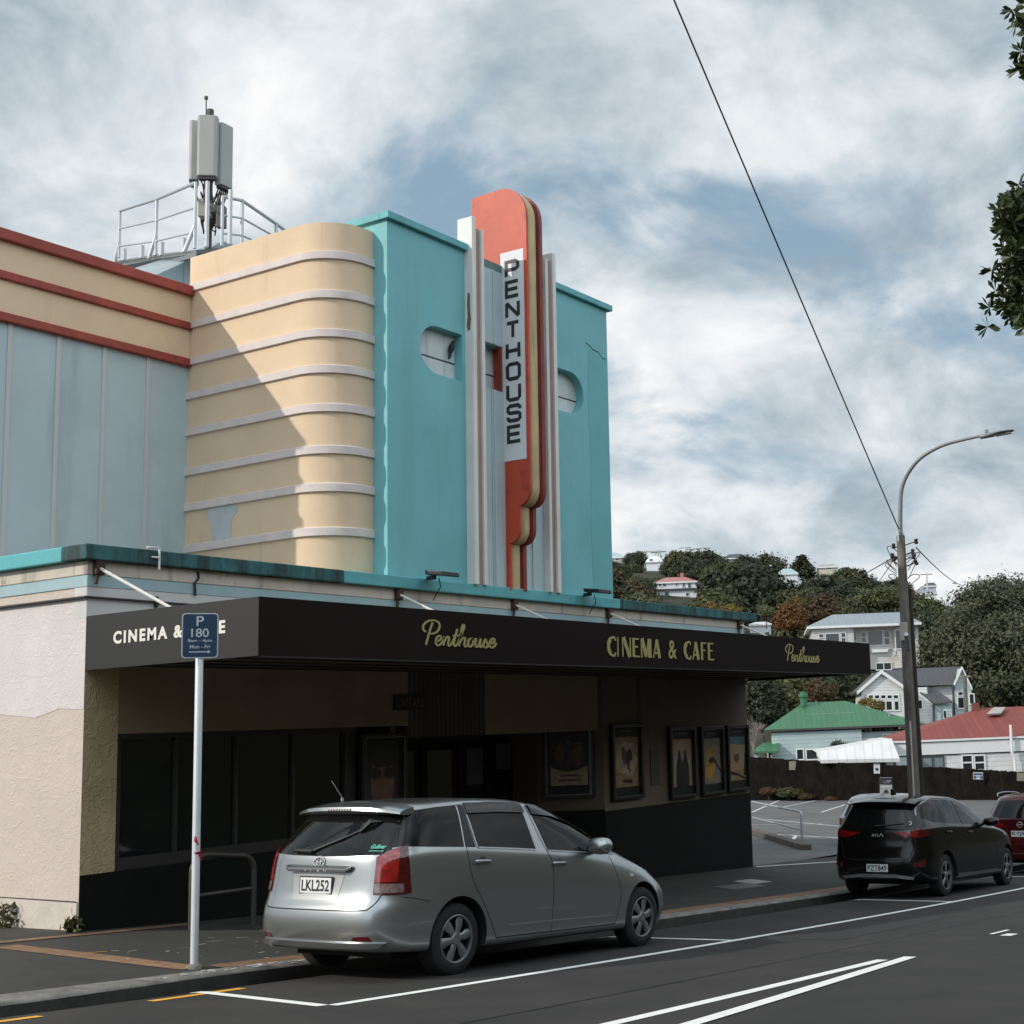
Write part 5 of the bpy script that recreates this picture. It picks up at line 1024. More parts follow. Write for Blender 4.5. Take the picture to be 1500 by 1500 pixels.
b = MB(); b.tube([(0, 0, 0), (0, 0, .74)] + [Vector((0, 0, .74)) + Vector((dv.x, dv.y, 0)).normalized() * (.08 - .08 * cos(a)) + Vector((0, 0, .08 * sin(a))) for a in (pi / 6, pi / 3, pi / 2)] + [dv + Vector((0, 0, .86))], .028, 10); b.build('handrail', galv, parent=cr, smooth=60)
b = MB(); b.tube([Vector((0, 0, .42)), dv + Vector((0, 0, .44))], .022, 8); b.build('lower_rail', galv, parent=cr, smooth=60)
n_ = Vector((-dv.y, dv.x, 0)).normalized() * .12; e_ = Vector((dv.x, dv.y, 0)).normalized() * .45
b = MB(); b.prism([-e_ - n_, dv - n_, dv + n_, -e_ + n_], (0, 0, .14)); b.build('kerb_block', mat('dark_concrete', (0.10, 0.085, 0.07), 0.9, var=0.3, vs=5), parent=cr, bevel=.02)
# paling fence round the back
fen_m = stripes_mat('stained_palings', (0.026, 0.023, 0.020), (0.008, 0.007, 0.006), 'X', 0.15, 0.10, rough=0.9, var=0.5)
FP = [at(1040, 1160, 68.5), at(1096, 1163, 66), at(1224, 1172, 62.5), at(1350, 1181, 60), at(1441, 1188, 58), at(1560, 1197, 55)]
TP = [1107, 1108.5, 1117, 1123, 1127.5, 1134]; PXs = [1040, 1096, 1224, 1350, 1441, 1560]; DP = [68.5, 66, 62.5, 60, 58, 55]
fe = thing('paling_fence', 'long dark stained paling fence closing the carpark', 'fence', FP[1]); 
b = MB(); rnd = random.Random(3)
for k in range(len(FP) - 1):
    a, c = FP[k], FP[k + 1]; ta = at(PXs[k], TP[k], DP[k]).z; tc_ = at(PXs[k + 1], TP[k + 1], DP[k + 1]).z; n = int((c - a).length / .15)
    for i in range(n):
        f0, f1 = i / n, (i + .93) / n; p0 = a.lerp(c, f0); p1 = a.lerp(c, f1); zt = ta + (tc_ - ta) * f0 + rnd.uniform(-.02, .02); nn = Vector((0.02, .01, 0))
        o_ = FP[1]; b.prism([Vector((p0.x, p0.y, p0.z - .5)) - o_, Vector((p1.x, p1.y, p1.z - .5)) - o_, Vector((p1.x, p1.y, zt)) - o_, Vector((p0.x, p0.y, zt)) - o_], Vector((.022, .04, 0)))
b.build('palings', mat('paling_stain', (0.0085, 0.0070, 0.0060), 0.95, var=0.5, vs=2.2, spec=0.1, streak=((0.030, 0.023, 0.017), 0.6, 3, 0.58)), parent=fe)
tan_b = mat('bare_timber', (0.26, 0.23, 0.18), 0.85, var=0.2, vs=6)
for (pa, pb_, y0_, y1_, d) in ((1156, 1171, 1115, 1128, 64.2), (1490, 1512, 1132, 1144, 56.4)):
    b = MB(); q = [at(pa, y1_, d), at(pb_, y1_, d), at(pb_, y0_, d), at(pa, y0_, d)]; b.prism([p - FP[1] for p in q], Vector((.03, .02, 0))); b.build('bare_boards', tan_b, parent=fe)
def flat_sign(name, label, pa, pb_, y0_, y1_, d, base, extra=None):
    q = [at(pa, y1_, d), at(pb_, y1_ + .3, d), at(pb_, y0_ + .3, d), at(pa, y0_, d)]; r_ = thing(name, label, 'sign', q[0]); b = MB(); b.prism([p - q[0] for p in q], FF * .03); b.build('board', base, parent=r_)
    if extra:
        ux = (q[1] - q[0]); uy = (q[3] - q[0])
        for (m_, polys) in extra:
            b = MB()
            for poly in polys: b.add([ux * x + uy * y - FF * .006 for x, y in poly], [tuple(range(len(poly)))])
            b.build('marking', m_, parent=r_)
    return r_
blk = mat('sign_black', (0.03, 0.03, 0.035), 0.6); bl_ = mat('sign_navy', (0.06, 0.09, 0.22), 0.5); whs = mat('sign_board_white', (0.62, 0.64, 0.66), 0.6)
circ = [(.5 + .26 * cos(2 * pi * k / 16), .45 + .16 * sin(2 * pi * k / 16)) for k in range(16)]
flat_sign('fence_sign', 'small white sign with a round black symbol on the dark paling fence', 1280, 1289, 1119, 1133, 61.3, whs, [(blk, [circ, [(.1, .9), (.9, .9), (.9, .97), (.1, .97)]])])
flat_sign('fence_sign', 'small blue and white notice on the dark paling fence above the black crossover', 1425.5, 1440, 1131.5, 1141.5, 57.8, whs, [(bl_, [[(.03, .62), (.97, .62), (.97, .9), (.03, .9)], [(.03, .1), (.3, .1), (.3, .5), (.03, .5)], [(.7, .1), (.97, .1), (.97, .5), (.7, .5)], [(.36, .3), (.62, .3), (.62, .42), (.36, .42)]])])
arch_ = [(.25 + 0, .0)] + [(.5 - .27 * cos(pi * k / 10), .12 + .36 * sin(pi * k / 10)) for k in range(11)] + [(.77, .0), (.62, .0)] + [(.5 + .12 * cos(pi * k / 8), .12 + .18 * sin(pi * k / 8)) for k in range(9)] + [(.38, 0)]
flat_sign('pavement_sign', 'grey pavement sign with a black header standing behind the black crossover', 1289, 1307, 1139, 1172, 33.5, mat('sign_pale_grey', (0.36, 0.37, 0.38), 0.6), [(blk, [[(0, .70), (1, .70), (1, 1), (0, 1)], arch_]), (whs, [[(.12, .84), (.88, .84), (.88, .88), (.12, .88)], [(.2, .76), (.8, .76), (.8, .79), (.2, .79)], [(.15, .58), (.85, .58), (.85, .62), (.15, .62)]])])
# ================================================================== ON THE CINEMA: posters, floodlights, mast, railings, bird
alu_f = mat('poster_frame', (0.022, 0.021, 0.021), 0.35, 0.3); alu_l = mat('poster_frame_edge', (0.16, 0.16, 0.16), 0.3, 0.8); pglass = mat('poster_glass', (0.02, 0.02, 0.02), 0.05, alpha=0.10, spec=0.6)
greenedge = mat('green_edge', (0.03, 0.30, 0.22), 0.4)
def blob(cx_, cy_, rx, ry, n=14, seed=0, rough=.0):
    r = random.Random(seed); return [(cx_ + rx * cos(2 * pi * k / n) * (1 + r.uniform(-rough, rough)), cy_ + ry * sin(2 * pi * k / n) * (1 + r.uniform(-rough, rough))) for k in range(n)]
def poster(label, org, ux, wd, ht, base, shapes, green=0, head=.14, foot=.10):
    ux = Vector(ux).normalized(); uy = Vector((0, 0, 1)); un = ux.cross(uy); org = Vector(org); r_ = thing('poster_case', label, 'poster', org, 0, 'poster cases on the cinema front')
    M = Matrix(((ux.x, uy.x, un.x, 0), (ux.y, uy.y, un.y, 0), (ux.z, uy.z, un.z, 0), (0, 0, 0, 1)))
    def B(bx, nm, m_, par=r_, **k): return bx.build(nm, m_, parent=par, **k)
    f = .045; b = MB()
    for q in (((0, 0, 0), (f, ht, .075)), ((wd - f, 0, 0), (wd, ht, .075)), ((f, 0, 0), (wd - f, f, .075)), ((f, ht - f, 0), (wd - f, ht, .075))): b.box(*q, M=M)
    B(b, 'frame', alu_f, bevel=.006)
    b = MB(); e = .012
    for q in (((f, f, .02), (f + e, ht - f, .078)), ((wd - f - e, f, .02), (wd - f, ht - f, .078)), ((f + e, f, .02), (wd - f - e, f + e, .078)), ((f + e, ht - f - e, .02), (wd - f - e, ht - f, .078))): b.box(*q, M=M)
    B(b, 'inner_frame', alu_l)
    if green:
        b = MB(); x = f + e + .003 if green < 0 else wd - f - e - .028; b.box((x, f + .03, .02), (x + .025, ht - f - .05, .05), M=M); B(b, 'green_strip', greenedge)
    b = MB(); b.box((f, f, .004), (wd - f, ht - f, .018), M=M); bk = B(b, 'backing', mat('poster_black', (0.014, 0.013, 0.013), 0.6))
    px0, px1, py0, py1 = f + .06, wd - f - .06, f + .03 + foot * ht, ht - f - head * ht
    b = MB(); b.add([M @ Vector(p) for p in ((px0, py0, .021), (px1, py0, .021), (px1, py1, .021), (px0, py1, .021))], [(0, 1, 2, 3)]); pp = B(b, 'poster', base)
    for i, (m_, poly) in enumerate(shapes):
        b = MB(); b.add([M @ Vector((px0 + (px1 - px0) * min(1, max(0, x)), py0 + (py1 - py0) * min(1, max(0, y)), .0225 + i * .0007)) for x, y in poly], [tuple(range(len(poly)))]); B(b, 'printed_shape', m_, pp)
    b = MB(); rr = random.Random(len(label))
    x = wd * .3
    while x < wd * .7: w_ = rr.uniform(.02, .05); b.add([M @ Vector(p) for p in ((x, ht - f - .09, .0215), (x + w_, ht - f - .09, .0215), (x + w_, ht - f - .06, .0215), (x, ht - f - .06, .0215))], [(0, 1, 2, 3)]); x += w_ + .012
    B(b, 'header_strip', mat('poster_header', (0.14, 0.14, 0.14), 0.6))
    b = MB(); b.box((f + e, f + e, .060), (wd - f - e, ht - f - e, .064), M=M); B(b, 'glass', pglass)
    return r_
pm = lambda n, c, v=.3, s=6: mat(n, c, 0.5, var=v, vs=s)
tan_p = mat('poster_tan', (0.60, 0.38, 0.18), 0.5, col2=(0.40, 0.22, 0.10), vs=3.5); dk = pm('poster_dark', (0.035, 0.025, 0.022)); ora = mat('poster_orange', (0.70, 0.38, 0.12), 0.5, col2=(0.5, 0.42, 0.32), vs=2.5)
redp_ = mat('poster_red', (0.30, 0.10, 0.06), 0.5, col2=(0.14, 0.07, 0.05), vs=14); skin = mat('poster_skin', (0.30, 0.16, 0.10), 0.5, col2=(0.15, 0.08, 0.055), vs=5); crm = pm('poster_cream', (0.66, 0.50, 0.31)); blu = pm('poster_blue', (0.12, 0.22, 0.28)); blk_p = pm('poster_ink', (0.018, 0.015, 0.014))
YP = 12.8
def person2(cx_, h, w): return [(cx_ - w, 0), (cx_ - w * .9, h * .55), (cx_ - w * .35, h * .82), (cx_ - w * .30, h * .9), (cx_, h), (cx_ + w * .30, h * .9), (cx_ + w * .35, h * .82), (cx_ + w * .9, h * .55), (cx_ + w, 0)]
poster('poster case with a large dim brown face, leftmost of the cases, beside the shop windows', (12.44, YP - .004, -1.13), (1, 0, 0), .78, 1.20, pm('poster_brown', (0.045, 0.03, 0.024)), [(skin, blob(.5, .50, .36, .40, 20)), (blk_p, blob(.5, .86, .46, .20, 16, 3, .1)), (dk, blob(.30, .60, .17, .08)), (dk, blob(.70, .60, .17, .08)), (redp_, blob(.5, .28, .14, .035)), (dk, blob(.5, .05, .5, .12, 16, 4, .2))], head=.05, foot=.03)
sx = Vector((17.64 - 17.14, 12.804 - 13.74, 0)).normalized(); so_ = Vector((17.14, 13.74, 0)) + sx * .12
poster('poster case on the splayed entrance wall with dark figures above a pale banner', (so_.x - .011, so_.y - .004, -1.04), sx, .80, 1.22, pm('poster_night', (0.028, 0.022, 0.022)), [(redp_, blob(.25, .62, .12, .2, 12, 1, .15)), (skin, blob(.24, .70, .05, .05)), (pm('poster_plum', (0.08, 0.045, 0.06)), blob(.5, .60, .16, .28, 12, 2, .15)), (skin, blob(.5, .82, .05, .05)), (pm('poster_rust', (0.20, 0.09, 0.04)), blob(.75, .60, .15, .24, 12, 5, .15)), (skin, blob(.78, .72, .06, .06)), (crm, [(0, 0), (0, .36), (.3, .28), (.5, .26), (.75, .30), (1, .38), (1, 0)]), (redp_, [(.25, .17), (.75, .17), (.75, .21), (.25, .21)]), (redp_, [(.2, .08), (.8, .08), (.8, .12), (.2, .12)])], green=1)
poster('poster case right of the entrance corner with a crowded tan picture', (17.79, YP - .004, -1.12), (1, 0, 0), .87, 1.21, tan_p, [(crm, blob(.5, .55, .42, .38, 14, 2, .25)), (redp_, blob(.45, .60, .16, .14, 11, 4, .3)), (dk, blob(.62, .52, .12, .22, 11, 5, .3)), (crm, blob(.70, .42, .1, .1, 9, 6, .2)), (redp_, blob(.35, .75, .09, .07, 9, 7, .3)), (dk, [(.3, .10), (.75, .06), (.72, .14), (.36, .16)])], green=-1)
poster('poster case with two dark standing figures on a tan ground', (19.47, YP - .004, -1.21), (1, 0, 0), .84, 1.22, ora, [(crm, blob(.5, .55, .40, .42, 18)), (blk_p, person2(.38, .78, .19)), (dk, person2(.66, .80, .19))])
poster('poster case with a yellow boat like shape hanging on a blue grey ground', (20.48, YP - .004, -1.22), (1, 0, 0), .80, 1.21, mat('poster_bluegrey', (0.30, 0.32, 0.32), 0.5, col2=(0.44, 0.33, 0.18), vs=2.5), [(pm('poster_yellow', (0.75, 0.42, 0.05)), [(.12, .15), (.2, .75), (.55, .85), (.66, .5), (.6, .2), (.4, .06)]), (blk_p, blob(.46, .52, .13, .07, 10, 3, .3)), (blk_p, [(.5, .55), (.56, .62), (1, .28), (1, .24)]), (blk_p, [(.5, .56), (.515, .56), (.53, 1), (.515, 1)])])
poster('poster case with a sandy picture under a blue strip, by the building corner', (21.38, YP - .004, -1.21), (1, 0, 0), .80, 1.21, tan_p, [(blu, [(0, .84), (1, .80), (1, 1), (0, 1)]), (ora, [(0, .2), (1, .25), (1, .80), (0, .84)]), (redp_, blob(.45, .5, .16, .1, 12, 5, .4)), (blk_p, [(0, .24), (.5, .16), (1, .04), (1, .0), (.5, .10), (0, .16)]), (dk, [(.86, .1), (.95, .5), (.92, .62), (1, .6), (1, .1)])])
for (px, py) in ((645, 856), (873, 881)):
    q = onY(px, py, 12.45); fl_ = thing('floodlight', 'small dark floodlight on the cornice %s' % ('left of the red fin' if px < 700 else 'under the right edge of the teal tower'), 'floodlight', (q.x, 12.62, 2.11)); b = MB()
    b.prism([(-.17, -.36, -.005), (.17, -.36, -.005), (.17, -.06, .03), (-.17, -.06, .03)], (0, .01, .06)); b.build('housing', black_p, parent=fl_, bevel=.012)
    b = MB(); b.box((-.02, -.08, -.02), (.02, .06, .03)); b.tube([(.05, -.10, 0), (.04, -.14, -.12), (.02, -.02, -.30)], .008, 5); b.build('bracket', black_p, parent=fl_)
    b = MB(); b.prism([(-.15, -.35, -.007), (.15, -.35, -.007), (.15, -.08, .022), (-.15, -.08, .022)], (0, 0, .001)); b.build('lens', glass_d, parent=fl_)
q = onY(661, 513, 12.90); bird = thing('bird', 'small dark bird perched at the window slot left of the red fin', 'bird', q)
b = MB(); b.lathe([(0, -.10), (.025, -.07), (.042, -.01), (.04, .04), (.028, .075), (.03, .10), (.018, .125), (0, .13)], Matrix.Translation((0, 0, .02)) @ Matrix.Rotation(.35, 4, 'Y'), 10); b.prism([(.045, -.008, .145), (.085, 0, .135), (.045, .008, .14)], (0, 0, .008)); b.prism([(-.03, -.02, -.06), (-.055, -.015, -.14), (-.055, .015, -.14), (-.03, .02, -.06)], (.012, 0, 0)); b.tube([(.0, .01, -.07), (.0, .01, -.11)], .005, 4); b.tube([(.0, -.01, -.07), (.0, -.01, -.11)], .005, 4); b.build('body', mat('bird_feathers', (0.012, 0.011, 0.011), 0.7), parent=bird, smooth=60)
# mobile phone mast on the roof
panel_m = mat('antenna_panel', (0.335, 0.335, 0.315), 0.55, var=0.05, vs=3); D0 = 22.0
mo_ = at(305, 352, D0); mast = thing('antenna_mast', 'grey mobile phone mast with three tall panel antennas on the roof', 'antenna', mo_)
b = MB(); b.tube([(0, 0, -.9), (0, 0, 2.25)], .055, 12); b.build('mast_pole', mat('mast_dark', (0.07, 0.065, 0.055), 0.6, 0.3), parent=mast, smooth=60)
def ant(pt, pbm, wd, dp, rz, doff):
    t = at(*pt, D0 + doff) - mo_; q = at(*pbm, D0 + doff) - mo_; M = Matrix.Translation(((t.x + q.x) / 2, (t.y + q.y) / 2, q.z)) @ Matrix.Rotation(rz, 4, 'Z'); h = t.z - q.z
    b = MB(); P = [(-wd / 2, dp / 2), (wd / 2, dp / 2), (wd / 2, -dp * .25), (wd * .38, -dp / 2), (-wd * .38, -dp / 2), (-wd / 2, -dp * .25)]; b.prism([M @ Vector((x, y, 0)) for x, y in P], (0, 0, h)); o = b.build('panel_antenna', panel_m, parent=mast, bevel=.012)
    b = MB(); b.box((-wd * .4, -dp * .35, -.05), (wd * .4, dp * .4, -.002), M=M)
    for k in range(5): b.tube([M @ Vector((-wd * .3 + wd * .15 * k, 0, -.05)), M @ Vector((-wd * .2 + wd * .1 * k, .02, -.16)), M @ Vector((-wd * .2 + wd * .1 * k, dp * .9, -.42)), (0, 0, q.z - .75)], .012, 5)
    b.build('connector', mat('connector_dark', (0.04, 0.035, 0.03), 0.6), parent=o)
AR = atan2(RR.y, RR.x)
ant((305.5, 168), (303, 262), .31, .15, AR + .15, -.2); ant((285, 178), (284, 270), .28, .14, AR - 1.25, .1); ant((330, 181), (328, 277), .28, .14, AR + 1.2, .05)
b = MB(); q = at(302.5, 168, D0 - .1) - mo_; t = at(302, 143, D0 - .1) - mo_; b.tube([q - Vector((0, 0, .3)), t], .010, 6); b.lathe([(0, -.03), (.03, -.025), (.03, .02), (0, .025)], Matrix.Translation(t), 10); b.build('spike', mat('spike_dark', (0.06, 0.06, 0.06), 0.5), parent=mast)
for (px, py, w_, h_, m_) in ((300.5, 305, .20, .30, mat('radio_box_green', (0.28, 0.28, 0.22), 0.6, var=0.06)), (324, 318, .14, .36, mat('radio_box_dark', (0.09, 0.085, 0.075), 0.6)), (313, 306, .10, .14, mat('radio_box_dark', (0.09, 0.085, 0.075), 0.6))):
    q = at(px, py, D0 - .18) - mo_; b = MB(); M = Matrix.Translation(q) @ Matrix.Rotation(AR + .1, 4, 'Z'); b.box((-w_ / 2, -.05, -h_ / 2), (w_ / 2, .07, h_ / 2), M=M); b.build('radio_unit', m_, parent=mast, bevel=.01)
b = MB(); rnd = random.Random(8)
for k in range(12):
    a = at(rnd.uniform(292, 325), rnd.uniform(266, 290), D0) - mo_; c = at(rnd.uniform(290, 325), rnd.uniform(300, 330), D0 - .1) - mo_; d = at(rnd.uniform(298, 318), rnd.uniform(338, 352), D0) - mo_; b.tube(catmull([a, c, d], 6), .012, 5)
b.build('cable', mat('connector_dark', (0.04, 0.035, 0.03), 0.6), parent=mast)
# platform with railings
rail_m = mat('railing_aluminium', (0.46, 0.47, 0.49), 0.4, 0.3); grate = stripes_mat('grating', (0.26, 0.26, 0.26), (0.10, 0.10, 0.10), 'Y', 0.09, 0.4, rough=0.5)
def rail(label, posts, lv=(1.0, .62, .25), braces=()):
    P = [at(x, yb, d) for x, yb, yt, d in posts]; T = [at(x, yt, d) for x, yb, yt, d in posts]; r_ = thing('roof_railing', label, 'railing', P[0]); o = P[0]
    for p, t in zip(P, T):
        b = MB(); b.tube([p - o, Vector((p.x, p.y, t.z)) - o], .026, 8); b.build('post', rail_m, parent=r_, smooth=60)
    for f in lv:
        b = MB(); b.tube([p + Vector((0, 0, (t.z - p.z) * f)) - o for p, t in zip(P, T)], .028 if f == 1 else .017, 8); b.build('rail', rail_m, parent=r_, smooth=60)
    for i, (x, y) in braces:
        b = MB(); q = at(x, y, posts[i][3]); b.tube([P[i] + Vector((0, 0, (T[i].z - P[i].z) * .34)) - o, q - o], .03, 6); b.build('brace', rail_m, parent=r_)
    return r_
rail('galvanised roof railing left of the antenna mast', [(174, 378, 305, 25.8), (228, 374, 287, 23.2), (285, 364, 262, 20.6)], braces=((0, (168, 385)), (1, (218, 379)), (2, (270, 369))))
rail('galvanised roof railing running down to the right of the antenna mast', [(325, 360, 284, 21), (354, 362, 290, 21.5), (404, 380, 325, 22.5), (450, 398, 360, 23.5)], braces=())
for (x, yb, yt, d, lb) in ((302.5, 362, 260, 19.9, 'lone galvanised upright in front of the antenna mast'), (336.5, 358, 273, 20.3, 'thick galvanised upright right of the antenna mast')):
    p = at(x, yb, d); t = at(x, yt, d); b = MB(); b.box((-.024, -.024, 0), (.024, .024, t.z - p.z)); o = b.build('railing_post', rail_m, bevel=.006); o.location = p; tag(o, lb, 'post')
wk = [at(170, 382, 26.3), at(287, 366, 20.8), at(352, 361, 21.6), at(232, 372, 27.2)]; z_ = wk[1].z
pf = thing('roof_walkway', 'grey grated walkway on the cinema roof below the railings', 'walkway', wk[1])
b = MB(); b.prism([Vector((p.x, p.y, p.z)) - wk[1] for p in wk], (0, 0, -.06)); b.build('grating', grate, parent=pf)
b = MB(); e0 = [at(170, 384, 26.2), at(287, 367, 20.7), at(287, 376, 20.7), at(200, 399, 25.5), at(170, 390, 26.2)]; b.prism([p - wk[1] for p in e0], FF * .05); b.build('edge_channel', mat('walkway_edge', (0.19, 0.20, 0.205), 0.5, 0.2), parent=pf)
for k in range(4):
    f = (k + .5) / 4; a = wk[0].lerp(wk[1], f); b = MB(); b.box(tuple(a - wk[1] + Vector((-.03, -.03, -.02))), tuple(a - wk[1] + Vector((.03, .03, .22)))); b.build('bracket', rail_m, parent=pf)

# ================================================================== HILL AND VEGETATION
hill_m = mat('hill_scrub', (0.030, 0.034, 0.018), 0.95, var=0.5, vs=0.06, col2=(0.045, 0.038, 0.022), bump=0.6, bs=0.6)
def dirv(px): r = ray(px, CY); return Vector((r.x, r.y, 0)) / Vector((r.x, r.y, 0)).dot(Vector((FF.x, FF.y, 0)))
SKY = [(-2600, 640), (-800, 700), (0, 760), (500, 785), (895, 806), (960, 812), (1040, 820), (1100, 830), (1180, 842), (1260, 852), (1340, 866), (1440, 888), (1700, 935), (2400, 985), (3200, 1010)]
def hz(px, d):
    ys = interp(SKY, px); zr_ = at(px, ys, 300).z - 2.6
    t = (d - 120) / (300 - 120); t = max(0, t); t2 = min(1, t)
    s = t2 * t2 * (3 - 2 * t2) * .45 + t2 * .55
    z = -4.6 + (zr_ + 4.6) * s
    if d > 300: z -= (d - 300) * .12
    return z
b = MB(); rows = []
for i in range(70):
    px = -2600 + 5800 * i / 69; row = []
    for d in (112, 120, 130, 145, 160, 180, 200, 220, 240, 260, 280, 300, 330, 400, 520):
        v = dirv(px) * (d * .98); row.append((v.x, v.y, hz(px, d) + 2.0 * (noise.noise(Vector((px * .01, d * .05, 0)))) * (d > 125)))
    rows.append(row)
tag(b.grid(rows).build('hill', hill_m, smooth=80), kind='structure')
rl = random.Random(21)
def leaf_quad(b, p, nrm, s, asp=.55):
    a = Vector((rl.gauss(0, 1), rl.gauss(0, 1), rl.gauss(0, 1))); u = nrm.cross(a)
    if u.length < 1e-6: u = Vector((1, 0, 0))
    u.normalize(); v = nrm.cross(u).normalized(); u *= s; v *= s * asp
    o = len(b.v); b.v += [tuple(p - u), tuple(p - v * .9 + u * .1), tuple(p + u), tuple(p + v * .9 + u * .1)]; b.f.append((o, o + 1, o + 2, o + 3)); b.m.append(0)
def crown_mesh(rx, ry, rz, nclump, per, ls, spread, shape='dome', seed=1, up=.5):
    rl.seed(seed); b = MB(); cl = []
    for k in range(nclump):
        while True:
            p = Vector((rl.uniform(-1, 1), rl.uniform(-1, 1), rl.uniform(-1, 1)))
            if .30 < p.length < 1: break
        p = p.normalized() * (p.length ** .45)
        if shape == 'cone':
            h = (p.z + 1) / 2; f = (1 - h) * .95 + .05; p = Vector((p.x * f * 1.2, p.y * f * 1.2, p.z))
        elif shape == 'dome': p.z = p.z if p.z > -.35 else -.35 + (p.z + .35) * .35
        k_ = 1 + .28 * noise.noise(p * 2.2 + Vector((seed * 3.1, 0, 0))); cl.append(Vector((p.x * rx * k_, p.y * ry * k_, p.z * rz * k_)))
    for c in cl:
        out = Vector((c.x / rx, c.y / ry, c.z / rz + up)).normalized(); sp = spread * rl.uniform(.6, 1.3)
        for j in range(per):
            q = Vector((rl.gauss(0, 1), rl.gauss(0, 1), rl.gauss(0, .7))) * sp * .5
            n_ = (out * .8 + q.normalized() * .6 + Vector((rl.gauss(0, .5), rl.gauss(0, .5), rl.gauss(0, .5)))).normalized(); leaf_quad(b, c + q, n_, ls * rl.uniform(.6, 1.25))
    return b
bark = mat('bark', (0.055, 0.045, 0.036), 0.9, var=0.3, vs=3, bump=0.4, bs=12)
def trunk_mb(h, r, rx, rz, n=6, seed=0):
    rr = random.Random(seed); b = MB(); b.tube([(0, 0, -1.5), (rr.uniform(-.1, .1) * h, rr.uniform(-.1, .1) * h, h * .6), (rr.uniform(-.15, .15) * h, 0, h)], [r, r * .75, r * .5], 8)
    for k in range(n):
        a = 2 * pi * k / n + rr.uniform(-.3, .3); z = h * rr.uniform(.45, .9); b.tube([(0, 0, z), (cos(a) * rx * .35, sin(a) * rx * .35, z + rz * .3), (cos(a) * rx * .75, sin(a) * rx * .75, z + rz * rr.uniform(.3, .8))], [r * .45, r * .3, r * .1], 6)
    return b
LG = {'dark': leaf_mat('leaf_dark', (0.013, 0.019, 0.008), (0.046, 0.054, 0.021)), 'olive': leaf_mat('leaf_olive', (0.026, 0.033, 0.011), (0.090, 0.092, 0.032)), 'brown': leaf_mat('leaf_brown', (0.045, 0.026, 0.010), (0.13, 0.078, 0.028)),
      'orange': leaf_mat('leaf_orange', (0.075, 0.030, 0.010), (0.21, 0.10, 0.025)), 'yellow': leaf_mat('leaf_yellow', (0.05, 0.045, 0.010), (0.23, 0.15, 0.02)), 'pale': leaf_mat('leaf_pale', (0.05, 0.06, 0.025), (0.14, 0.15, 0.065)), 'pohu': leaf_mat('leaf_grey_green', (0.018, 0.025, 0.010), (0.115, 0.118, 0.058)), 'near': leaf_mat('leaf_near', (0.012, 0.022, 0.006), (0.05, 0.075, 0.018), 0.4)}
VAR = {}
def proto(kind, key, rx, ry, rz, ncl, per, ls, spr, shape='dome', seed=1):
    VAR[key] = (crown_mesh(rx, ry, rz, ncl, per, ls, spr, shape, seed), kind, rx, rz, seed)
_pc = {}
def tree(key, name, label, cat, loc, scale=1.0, rz=0, group=None, trunk_h=2.5, mname=None, sz=1.0):
    mb, kind, rx, rzz, seed = VAR[key]; kind = mname or kind
    if (key, kind) not in _pc:
        r_ = thing(name, label, cat, loc); cr = mb.build('crown', LG[kind], parent=r_, fix=False); cr.location = (0, 0, trunk_h + rzz * .75)
        tk = trunk_mb(trunk_h + rzz * .6, .05 * rx + .06, rx, rzz, 6, seed).build('trunk', bark, parent=r_, smooth=60); _pc[(key, kind)] = r_
    else: r_ = copy_tree(_pc[(key, kind)])
    r_.location = loc; r_.rotation_euler = (0, 0, rz); r_.scale = (scale, scale, scale * sz); r_.name = name; r_['label'] = label; r_['category'] = cat
    if 'group' in r_: del r_['group']
    if group: r_['group'] = group
    return r_
proto('dark', 'A', 4.2, 4.0, 3.2, 190, 16, .42, 1.1, seed=1); proto('olive', 'B', 4.0, 4.3, 2.9, 190, 16, .40, 1.1, seed=2); proto('dark', 'C', 5.2, 4.8, 3.0, 230, 16, .42, 1.2, seed=3)
proto('dark', 'K', 3.6, 3.6, 5.0, 220, 14, .40, .9, 'cone', seed=4); proto('brown', 'S', 3.0, 3.0, 2.2, 150, 12, .32, .9, seed=5); proto('olive', 'T', 3.2, 3.4, 4.0, 190, 14, .36, 1.0, seed=6)
def hp_(px, d, up=0): v = dirv(px) * d; return Vector((v.x, v.y, hz(px, d) + up))
def place_top(key, name, label, cat, px, py_top, d, half_w_px, mname=None, group=None, rz=0, sz=1.0, th=2.5):
    mb, kind, rx, rzz, seed = VAR[key]; s = half_w_px / FPX * d / rx; zt = at(px, py_top, d).z; v = dirv(px) * d
    return tree(key, name, label, cat, (v.x, v.y, zt - (th + rzz * 1.85) * s * sz), s, rz, group, th, mname, sz)
# ---- individually recognisable trees and bushes
place_top('K', 'conifer', 'dark ragged conifer standing above the white houses on the ridge', 'tree', 1173, 806, 296, 25, 'dark', sz=.55)
place_top('C', 'macrocarpa', 'very broad dark tree spreading over the middle of the hillside', 'tree', 1090, 822, 228, 66, 'dark', sz=1.0)
place_top('A', 'macrocarpa', 'dark lower tree right beneath the broad dark hillside tree', 'tree', 1075, 850, 215, 58, 'dark')
place_top('B', 'ridge_tree', 'round mid green tree on the ridge left of the conifer', 'tree', 1123, 808, 298, 26, 'olive')
place_top('S', 'pale_shrub', 'pale grey green shrub just above the teal cornice', 'shrub', 938, 866, 190, 24, 'pale')
place_top('S', 'gorse_bush', 'yellow flowering bush behind the cornice, left one', 'shrub', 1040, 880, 165, 20, 'yellow'); place_top('S', 'gorse_bush', 'yellow brown bush behind the cornice, right one', 'shrub', 1068, 884, 163, 15, 'yellow')
place_top('S', 'pale_shrub', 'pale yellow green shrub left of the orange tree', 'shrub', 1118, 884, 150, 13, 'pale')
